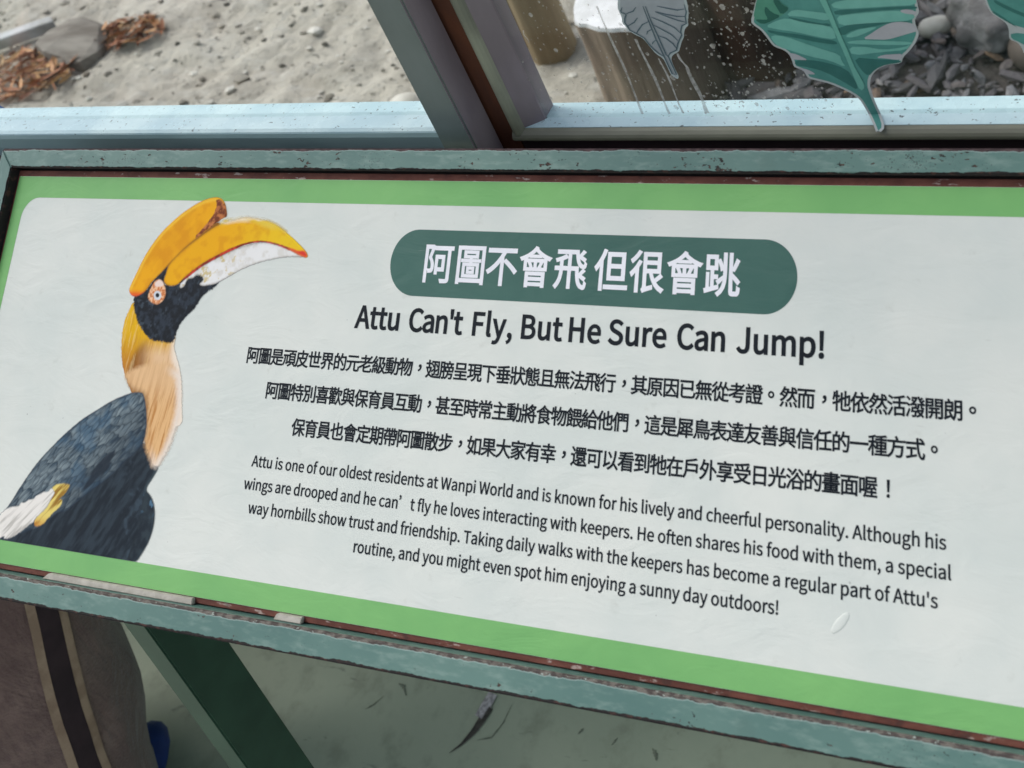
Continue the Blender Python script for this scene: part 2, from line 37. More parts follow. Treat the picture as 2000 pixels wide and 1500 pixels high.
SPOTS=[[0.3014,0.8893,0.00034],[0.1962,0.8384,0.00035],[0.2801,0.8625,0.00036],[0.3185,0.8724,0.00055],[0.2926,0.8586,0.00023],[0.3186,0.8657,0.00063],[0.3031,0.8282,0.00079],[0.2539,0.8593,0.0011],[0.2205,0.8253,0.00092],[0.2512,0.8477,0.00027],[0.3174,0.8338,0.00053],[0.2023,0.8275,0.00053],[0.3244,0.8303,0.00026],[0.1983,0.8862,0.00032],[0.2884,0.8417,0.00037],[0.2936,0.8813,0.00037],[0.2383,0.8215,0.00035],[0.2444,0.8595,0.00081],[0.3288,0.8276,0.00045],[0.3251,0.8886,0.00132],[0.2507,0.8431,0.00035],[0.3633,0.8743,0.00035],[0.3665,0.8835,0.00072],[0.3386,0.8117,0.00058],[0.3579,0.8896,0.0003],[0.3171,0.8176,0.00023],[0.2201,0.8405,0.00052],[0.327,0.8553,0.00042],[0.2754,0.8158,0.00034],[0.3233,0.8393,0.00076],[0.344,0.8389,0.0003],[0.312,0.8701,0.00046],[0.3312,0.8564,0.00072],[0.3414,0.8427,0.00082],[0.2391,0.8387,0.00063],[0.3378,0.815,0.00024],[0.3532,0.8621,0.00051],[0.3145,0.8832,0.00062],[0.3294,0.8944,0.00028],[0.2601,0.8519,0.00079],[0.214,0.8551,0.00049],[0.3445,0.8219,0.00037],[0.357,0.8781,0.00042],[0.3228,0.8591,0.00037],[0.3135,0.8544,0.00038],[0.3627,0.8788,0.00022],[0.3325,0.8128,0.0003],[0.295,0.8818,0.00053],[0.2501,0.8885,0.00066],[0.3628,0.852,0.00057],[0.3336,0.8338,0.00033],[0.3261,0.8434,0.00058],[0.1632,0.8201,0.00088],[0.2926,0.8296,0.00036],[0.309,0.8942,0.0003],[0.1887,0.8823,0.00033],[0.3181,0.8474,0.00043],[0.238,0.8732,0.00037],[0.2898,0.8363,0.00027],[0.3235,0.8156,0.00025],[0.3258,0.8553,0.00093],[0.2253,0.8508,0.00087],[0.1953,0.8247,0.00026],[0.3228,0.8714,0.00034],[0.3426,0.893,0.00099],[0.333,0.8654,0.00051],[0.3273,0.8407,0.00043],[0.3662,0.8517,0.00026],[0.2879,0.8362,0.0004],[0.2366,0.8693,0.0005],[0.2162,0.8288,0.0003],[0.3194,0.8637,0.00063],[0.3568,0.8766,0.0004],[0.2936,0.869,0.00059],[0.3418,0.8754,0.00024],[0.1986,0.898,0.0006],[0.2285,0.8972,0.00063],[0.2443,0.8647,0.00059],[0.3175,0.8649,0.00042],[0.2871,0.8483,0.00064],[0.3703,0.8891,0.00023],[0.3021,0.8723,0.00027],[0.2004,0.8333,0.00036],[0.2695,0.8387,0.00024],[0.2221,0.8403,0.00033],[0.3196,0.8733,0.00033],[0.3403,0.8324,0.00059],[0.1789,0.851,0.00044],[0.3142,0.8173,0.00046],[0.2005,0.8748,0.00024],[0.3529,0.8826,0.00035],[0.2075,0.8564,0.00033],[0.3064,0.8754,0.00036],[0.3314,0.8929,0.00027],[0.1588,0.8291,0.00062],[0.2732,0.832,0.0007],[0.292,0.8556,0.00046],[0.2439,0.8821,0.00089],[0.2644,0.8409,0.00183],[0.2769,0.8434,0.00052],[0.1957,0.8789,0.00036],[0.2699,0.8935,0.00056],[0.2971,0.8278,0.00038],[0.3277,0.8251,0.00037],[0.2014,0.8518,0.00035],[0.2057,0.8612,0.00022],[0.1966,0.8597,0.00024],[0.2518,0.843,0.00084],[0.3419,0.8935,0.0003],[0.2936,0.8572,0.00023],[0.3157,0.8715,0.00031],[0.3607,0.853,0.00026],[0.1612,0.8315,0.00031],[0.2531,0.8954,0.00042],[0.224,0.886,0.00051],[0.3214,0.8541,0.00034],[0.2461,0.8745,0.00056],[0.3311,0.8235,0.00093],[0.3682,0.868,0.0003],[0.2697,0.8549,0.00028],[0.3647,0.8853,0.00023],[0.2712,0.8479,0.00035],[0.3072,0.844,0.00034],[0.3011,0.8771,0.00027],[0.3016,0.837,0.00032],[0.198,0.8494,0.00083],[0.304,0.8965,0.00032],[0.238,0.8442,0.00046],[0.2381,0.8181,0.00037],[0.3297,0.8637,0.00032],[0.3315,0.8704,0.00052],[0.3425,0.8903,0.0003],[0.3264,0.8439,0.00026],[0.3508,0.8223,0.00052],[0.3152,0.8301,0.00053],[0.2194,0.8456,0.00108],[0.3153,0.8153,0.00029],[0.2935,0.8613,0.00033],[0.3125,0.8906,0.00025],[0.2772,0.8668,0.00066],[0.3103,0.8687,0.00031],[0.314,0.8179,0.00053],[0.3038,0.8545,0.00065],[0.3131,0.8914,0.00024],[0.2865,0.8475,0.00053],[0.3236,0.8619,0.00046],[0.1836,0.8934,0.00034],[0.1556,0.8155,0.0003],[0.3494,0.8562,0.00039],[0.3638,0.8484,0.00062],[0.2504,0.8678,0.00043],[0.3175,0.8717,0.00125],[0.3276,0.8869,0.00095],[0.2645,0.8808,0.00026],[0.2045,0.8734,0.00054],[0.2301,0.8236,0.00058],[0.3388,0.8244,0.00068],[0.3511,0.8757,0.00032],[0.3144,0.8904,0.00029],[0.2793,0.821,0.00066],[0.3584,0.8171,0.00043],[0.2653,0.8349,0.00045],[0.3001,0.8665,0.00036],[0.1855,0.8743,0.00044],[0.318,0.8627,0.00053],[0.2905,0.825,0.00059],[0.3109,0.8335,0.0006],[0.3589,0.8811,0.00044],[0.3483,0.8498,0.00033],[0.3255,0.8492,0.00027],[0.328,0.8805,0.00028],[0.2779,0.8403,0.00029],[0.3238,0.8635,0.00039],[0.1877,0.8918,0.00136],[0.2973,0.863,0.00091],[0.3052,0.8284,0.00035],[0.2293,0.8802,0.00086],[0.3063,0.8651,0.00078],[0.3223,0.8301,0.00081],[0.1972,0.901,0.00074],[0.3301,0.8928,0.00068],[0.3409,0.8491,0.00023],[0.3065,0.8821,0.00027],[0.2265,0.8555,0.00028],[0.3327,0.8747,0.00056],[0.3089,0.8476,0.00046],[0.3452,0.8162,0.0004],[0.3436,0.8162,0.0003],[0.184,0.8655,0.00083],[0.2857,0.8182,0.00057],[0.3572,0.8428,0.00029],[0.3004,0.8901,0.00035],[0.2929,0.8166,0.00033],[0.2857,0.827,0.00039],[0.3334,0.8427,0.00097],[0.3001,0.8174,0.00045],[0.3723,0.8898,0.00064],[0.217,0.8757,0.00041],[0.3349,0.8883,0.00025],[0.2858,0.8803,0.00049],[0.3578,0.8872,0.00057],[0.2109,0.8567,0.00061],[0.3781,0.8871,0.0003],[0.2224,0.8141,0.0005],[0.231,0.8284,0.00035],[0.3511,0.8312,0.00046],[0.3665,0.878,0.00026],[0.2981,0.82,0.00049],[0.3337,0.8789,0.00071],[0.1654,0.8194,0.00029],[0.3149,0.8553,0.00056],[0.3526,0.8836,0.00047],[0.3038,0.8289,0.00023],[0.2556,0.8968,0.00032],[0.3313,0.8367,0.00028],[0.3602,0.8489,0.00064],[0.3339,0.8897,0.00044],[0.2325,0.8903,0.00038],[0.3488,0.8446,0.00032],[0.3084,0.8696,0.00057],[0.3015,0.8904,0.00025],[0.2321,0.8347,0.00031],[0.2862,0.8263,0.00058],[0.2178,0.9013,0.00024],[0.2924,0.8224,0.00053],[0.3316,0.883,0.00032],[0.3157,0.8729,0.00033],[0.3422,0.8161,0.00046],[0.3467,0.822,0.00046],[0.3531,0.8277,0.00033],[0.3081,0.862,0.00045],[0.2528,0.8152,0.00041],[0.1738,0.8612,0.00023],[0.2544,0.8386,0.00028],[0.1944,0.8231,0.0004],[0.2156,0.8349,0.00079],[0.2844,0.8202,0.00051],[0.3394,0.8686,0.00031],[0.3092,0.8215,0.00028],[0.2404,0.8495,0.00023],[0.2362,0.8925,0.00026],[0.3389,0.8717,0.00036],[0.1728,0.8591,0.00023],[0.3462,0.8404,0.00069],[0.1942,0.8643,0.00137],[0.2457,0.8893,0.00028],[0.3576,0.8823,0.00099],[0.298,0.824,0.00055],[0.2239,0.8628,0.00034],[0.3326,0.8908,0.00048],[0.2554,0.8959,0.00141],[0.3027,0.8179,0.00073],[0.3456,0.8925,0.00075],[0.314,0.8651,0.00022],[0.3171,0.8557,0.00033],[0.2125,0.8739,0.0008],[0.3339,0.8686,0.0004],[0.319,0.8124,0.00039],[0.2535,0.8412,0.00045],[0.2825,0.8483,0.00074],[0.3146,0.8872,0.00077],[0.2869,0.8346,0.00044],[0.3422,0.8508,0.00023],[0.3291,0.866,0.00042],[0.3568,0.8555,0.00028],[0.2767,0.8935,0.00061],[0.3429,0.8586,0.00169],[0.2454,0.8772,0.00068],[0.2332,0.8418,0.00038],[0.3551,0.8758,0.00049],[0.2457,0.8546,0.00056],[0.2462,0.8482,0.00052],[0.2972,0.8833,0.00036],[0.3305,0.8585,0.0004],[0.2895,0.8668,0.00025],[0.202,0.8166,0.00041],[0.3241,0.878,0.00057],[0.1905,0.8776,0.00037],[0.21,0.8934,0.00076],[0.1968,0.8167,0.00025],[0.2085,0.8868,0.00049],[0.3076,0.896,0.00042],[0.2489,0.8922,0.00028],[0.2995,0.8584,0.00024],[0.2227,0.8245,0.00024],[0.1863,0.8549,0.00032],[0.3451,0.8705,0.00046],[0.2288,0.8892,0.00047],[0.3044,0.8447,0.00023],[0.3052,0.8272,0.00032],[0.3748,0.8894,0.00044],[0.3087,0.8812,0.00038],[0.3567,0.8121,0.0005],[0.3305,0.8668,0.00034],[0.3,0.8811,0.00092],[0.3268,0.8465,0.00024],[0.3446,0.8816,0.0006],[0.3267,0.8669,0.00062],[0.3485,0.8156,0.00052],[0.2986,0.8558,0.00103],[0.1991,0.8696,0.00039],[0.229,0.8946,0.00023],[0.2058,0.8983,0.00026],[0.2893,0.8181,0.00027],[0.1764,0.832,0.00029],[0.2057,0.8634,0.00024],[0.3216,0.8552,0.00029],[0.266,0.8143,0.00049],[0.3292,0.8871,0.00043],[0.2177,0.8834,0.00066],[0.3326,0.8346,0.00099],[0.2266,0.8576,0.0007],[0.2374,0.841,0.00027],[0.321,0.838,0.00025],[0.2914,0.8207,0.00066],[0.2278,0.8555,0.00049],[0.343,0.8344,0.00029],[0.2275,0.8606,0.00023],[0.3556,0.8571,0.00038],[0.2829,0.8723,0.00029],[0.3106,0.8588,0.00029],[0.3269,0.874,0.00039],[0.2024,0.8168,0.00068],[0.3227,0.8859,0.00024],[0.2897,0.8881,0.00047],[0.1806,0.8734,0.00028],[0.2632,0.8978,0.001],[0.2778,0.8882,0.00023],[0.2032,0.8656,0.00038],[0.3332,0.8328,0.00059],[0.2102,0.8981,0.00064],[0.2665,0.852,0.00068],[0.3251,0.8494,0.00091],[0.2646,0.8893,0.00043],[0.3365,0.8736,0.00047],[0.3022,0.8332,0.00044],[0.29,0.8926,0.00097],[0.1818,0.8704,0.00033],[0.2877,0.8194,0.00025],[0.2588,0.818,0.00133],[0.2203,0.8866,0.00044],[0.2569,0.8819,0.00026],[0.2999,0.8502,0.00099],[0.2499,0.8244,0.00038],[0.3273,0.8487,0.00068],[0.2521,0.8641,0.00023],[0.3394,0.8311,0.00104],[0.3699,0.8674,0.00037],[0.234,0.8793,0.0005],[0.3667,0.8533,0.00033],[0.2398,0.8791,0.00032],[0.336,0.8717,0.00056],[0.344,0.8626,0.00056],[0.1618,0.8228,0.00027],[0.2682,0.8722,0.00061],[0.2447,0.8814,0.00058],[0.2908,0.8933,0.00042],[0.3058,0.8415,0.00029],[0.3341,0.8122,0.00043],[0.3022,0.8829,0.00057],[0.3078,0.8276,0.00022],[0.2998,0.8388,0.00039],[0.2851,0.8604,0.00035],[0.3576,0.8898,0.00053],[0.2831,0.8689,0.00028],[0.1655,0.8418,0.00097],[0.216,0.8983,0.00036],[0.3273,0.8587,0.00023],[0.2083,0.866,0.0003],[0.2706,0.8156,0.00052],[0.335,0.8764,0.00028],[0.2034,0.877,0.00064],[0.3113,0.874,0.00068],[0.2397,0.8473,0.0003],[0.3139,0.8823,0.0005],[0.2121,0.8901,0.00026],[0.3338,0.8951,0.0005],[0.2966,0.8954,0.00035],[0.3638,0.8856,0.00031],[0.3244,0.8155,0.00048],[0.313,0.8673,0.00032],[0.171,0.8333,0.00051],[0.3661,0.8774,0.00078],[0.1968,0.8547,0.00041],[0.3092,0.842,0.00048],[0.315,0.8363,0.00031],[0.3663,0.87,0.00061],[0.3582,0.8584,0.00033],[0.338,0.8165,0.00066],[0.3175,0.8241,0.00126],[0.2205,0.8519,0.00025],[0.1895,0.8972,0.00023],[0.294,0.8935,0.00081],[0.3048,0.8722,0.00064],[0.332,0.8315,0.00072],[0.3474,0.8475,0.00046],[0.2897,0.8808,0.00077],[0.3131,0.8469,0.00028],[0.1947,0.889,0.00026],[0.3031,0.8364,0.00057],[0.2434,0.8432,0.00025],[0.3124,0.8848,0.00038],[0.2884,0.8664,0.00037],[0.3262,0.8291,0.0004],[0.2196,0.8788,0.00037],[0.2476,0.8407,0.00046],[0.3216,0.8467,0.00041],[0.3014,0.8207,0.00049],[0.3292,0.8926,0.00069],[0.3109,0.8385,0.00036],[0.2655,0.891,0.00047],[0.2251,0.8479,0.00065],[0.3086,0.8403,0.00023],[0.2827,0.859,0.00035],[0.2414,0.8393,0.00031],[0.2977,0.8262,0.00064],[0.3164,0.8601,0.0004],[0.3588,0.8651,0.00047],[0.2254,0.8206,0.00033],[0.3775,0.8856,0.00089],[0.3212,0.8137,0.00039],[0.3234,0.8905,0.00042],[0.3308,0.8708,0.00034],[0.2785,0.886,0.00029],[0.2449,0.8308,0.00047],[0.2572,0.8748,0.00052],[0.2584,0.8388,0.00059],[0.3035,0.8208,0.00091],[0.3502,0.882,0.00035],[0.3669,0.8387,0.00034],[0.3362,0.8904,0.00043],[0.2475,0.8434,0.00023],[0.3202,0.8918,0.00067],[0.3198,0.8354,0.00039],[0.1759,0.8265,0.0011],[0.3469,0.8483,0.00039],[0.3529,0.8239,0.00072],[0.2907,0.8803,0.00095],[0.2691,0.8409,0.00023],[0.2633,0.8314,0.00037],[0.2871,0.8379,0.00028],[0.2578,0.8402,0.00084],[0.2008,0.8802,0.00068],[0.337,0.8332,0.00023],[0.29,0.8325,0.00051],[0.264,0.8579,0.00068],[0.2258,0.8544,0.00024],[0.3199,0.8642,0.0003],[0.2649,0.8381,0.0004],[0.3237,0.8779,0.00038],[0.3488,0.8847,0.00036],[0.3249,0.8878,0.00092],[0.1853,0.8449,0.00053],[0.3226,0.8228,0.00053],[0.213,0.8356,0.00031],[0.3301,0.8155,0.00123],[0.3548,0.8214,0.00077],[0.2197,0.8663,0.00046],[0.2519,0.886,0.00079],[0.268,0.8741,0.00062],[0.2547,0.8917,0.00041],[0.3675,0.8597,0.00023],[0.2855,0.8957,0.00029],[0.2516,0.8867,0.00022],[0.3717,0.8899,0.00022],[0.2975,0.8283,0.00066],[0.29,0.8844,0.00034],[0.2128,0.8556,0.00081],[0.3071,0.8573,0.00061],[0.307,0.8266,0.00059],[0.2673,0.8684,0.00039],[0.3658,0.8441,0.00026],[0.3352,0.8866,0.00074],[0.2682,0.8698,0.00033],[0.3272,0.8699,0.0003],[0.3129,0.8346,0.00096],[0.3324,0.8935,0.00038],[0.3399,0.8213,0.00036],[0.2894,0.8963,0.00041],[0.2469,0.8843,0.0004],[0.2109,0.8839,0.00043],[0.346,0.8333,0.00025],[0.3246,0.8518,0.00131],[0.279,0.8956,0.00056],[0.2824,0.8282,0.0007],[0.3254,0.8764,0.00026],[0.2624,0.864,0.00071],[0.3541,0.8632,0.00035],[0.3318,0.8415,0.00066],[0.1792,0.8189,0.0006],[0.3224,0.8512,0.00036],[0.323,0.8298,0.00022],[0.3543,0.8554,0.00045],[0.3206,0.8797,0.00073],[0.3008,0.8201,0.00037],[0.1878,0.8693,0.00067],[0.208,0.8397,0.00036],[0.285,0.8923,0.00051],[0.2988,0.8218,0.00038],[0.2506,0.8206,0.00034],[0.3101,0.8122,0.00024],[0.2896,0.8322,0.00027],[0.2773,0.8185,0.00026],[0.3281,0.8391,0.0003],[0.2038,0.8421,0.00032],[0.3097,0.8764,0.0009],[0.2,0.8955,0.00032],[0.3394,0.8522,0.00033],[0.3286,0.8312,0.00152],[0.2213,0.8799,0.00033],[0.2951,0.8747,0.00024],[0.3152,0.8767,0.00054],[0.298,0.8943,0.00055],[0.3246,0.8125,0.00054],[0.2811,0.8591,0.00041],[0.2945,0.8577,0.00093],[0.3306,0.8897,0.00047],[0.223,0.8334,0.00039],[0.2852,0.8344,0.00036],[0.2534,0.8749,0.00059],[0.3074,0.8889,0.00056],[0.2835,0.8911,0.00038],[0.3067,0.8309,0.00033],[0.3235,0.8639,0.0004],[0.2694,0.896,0.00034],[0.2788,0.8134,0.00041],[0.2445,0.868,0.00054],[0.3103,0.8826,0.00027],[0.2574,0.8212,0.00025],[0.3394,0.8687,0.0005],[0.2586,0.8147,0.00024],[0.2559,0.8985,0.0003],[0.1777,0.8581,0.00049],[0.2022,0.8389,0.00068],[0.1798,0.8486,0.00043],[0.2631,0.8271,0.00026],[0.236,0.8403,0.00027],[0.1823,0.8334,0.00038],[0.3106,0.8753,0.00067],[0.2929,0.8289,0.00095],[0.2983,0.8644,0.00081],[0.2916,0.8835,0.00039],[0.2772,0.8712,0.00038],[0.3548,0.8306,0.0008],[0.2236,0.8317,0.00067],[0.2929,0.8607,0.00059],[0.2671,0.8884,0.00071],[0.3027,0.872,0.00041],[0.3161,0.8133,0.00032],[0.2958,0.8703,0.00034],[0.3438,0.8875,0.00055],[0.2968,0.8603,0.00052],[0.3111,0.8911,0.0018],[0.2901,0.8353,0.00035],[0.2005,0.8968,0.0004],[0.3288,0.8581,0.00046],[0.2892,0.8916,0.00025],[0.3073,0.828,0.0003],[0.2438,0.8282,0.00038],[0.2341,0.8482,0.00027],[0.3542,0.8862,0.00138],[0.3195,0.8448,0.00034],[0.3179,0.8677,0.00047],[0.2572,0.821,0.00029],[0.3309,0.8922,0.0003],[0.2643,0.8958,0.00068],[0.3651,0.8351,0.0006],[0.3497,0.8252,0.00087],[0.3542,0.8613,0.00041],[0.2922,0.8248,0.00037],[0.2968,0.8635,0.00159],[0.254,0.8833,0.00042],[0.1869,0.8156,0.00053],[0.277,0.8128,0.00077],[0.2855,0.8929,0.00062],[0.2958,0.8301,0.00072],[0.3361,0.8255,0.00035],[0.3135,0.8556,0.00037],[0.357,0.8162,0.00054],[0.3237,0.8494,0.00075],[0.3294,0.8538,0.00079],[0.1964,0.8395,0.00031],[0.3322,0.8732,0.00042],[0.1649,0.822,0.00086],[0.2723,0.8629,0.00024],[0.2992,0.8559,0.00066],[0.1676,0.8562,0.00056],[0.3297,0.8461,0.00083],[0.2918,0.8159,0.00096],[0.3174,0.8909,0.00051],[0.3423,0.8659,0.00024],[0.3405,0.8378,0.00033],[0.2886,0.8264,0.00022],[0.232,0.8619,0.00022],[0.242,0.8263,0.00055],[0.3151,0.846,0.00033],[0.3086,0.8286,0.00106],[0.1699,0.8171,0.00062],[0.178,0.8792,0.00024],[0.3354,0.8738,0.00032],[0.3135,0.8408,0.00049],[0.3487,0.854,0.00124],[0.3651,0.8386,0.00023],[0.2838,0.8284,0.00045],[0.1961,0.8827,0.00028],[0.2702,0.8377,0.0004],[0.2565,0.8375,0.0007],[0.1832,0.8334,0.00041],[0.1914,0.8835,0.00027],[0.2121,0.8558,0.00035],[0.3086,0.895,0.00091],[0.3116,0.8191,0.00127],[0.2898,0.8683,0.00044],[0.2794,0.8917,0.00061],[0.3682,0.8573,0.00026],[0.3155,0.862,0.00025],[0.3271,0.8822,0.00029],[0.3446,0.8745,0.00032],[0.2877,0.826,0.00077],[0.3058,0.8755,0.00055],[0.3726,0.8738,0.00033],[0.2394,0.8762,0.00025],[0.3343,0.85,0.00062],[0.3112,0.8391,0.0004],[0.3304,0.8442,0.00054],[0.2282,0.8516,0.00053],[0.296,0.8923,0.00037],[0.3193,0.878,0.00038],[0.2929,0.8897,0.00031],[0.3468,0.8791,0.00044],[0.1738,0.8402,0.00041],[0.374,0.8828,0.00031],[0.1891,0.8874,0.00035],[0.3359,0.8407,0.0003],[0.3334,0.8424,0.00037],[0.3382,0.8914,0.00024],[0.3416,0.8407,0.00046],[0.3162,0.8635,0.0008],[0.2804,0.8628,0.00034],[0.3166,0.8755,0.00036],[0.2885,0.818,0.00046],[0.3038,0.8494,0.00087],[0.28,0.826,0.00087],[0.3102,0.8773,0.00038],[0.3012,0.8644,0.00065],[0.2231,0.8449,0.00038],[0.2358,0.8241,0.00028],[0.2399,0.8923,0.00039],[0.2525,0.8257,0.00022],[0.3242,0.8865,0.00041],[0.3477,0.8574,0.00032],[0.1935,0.8163,0.00031]]
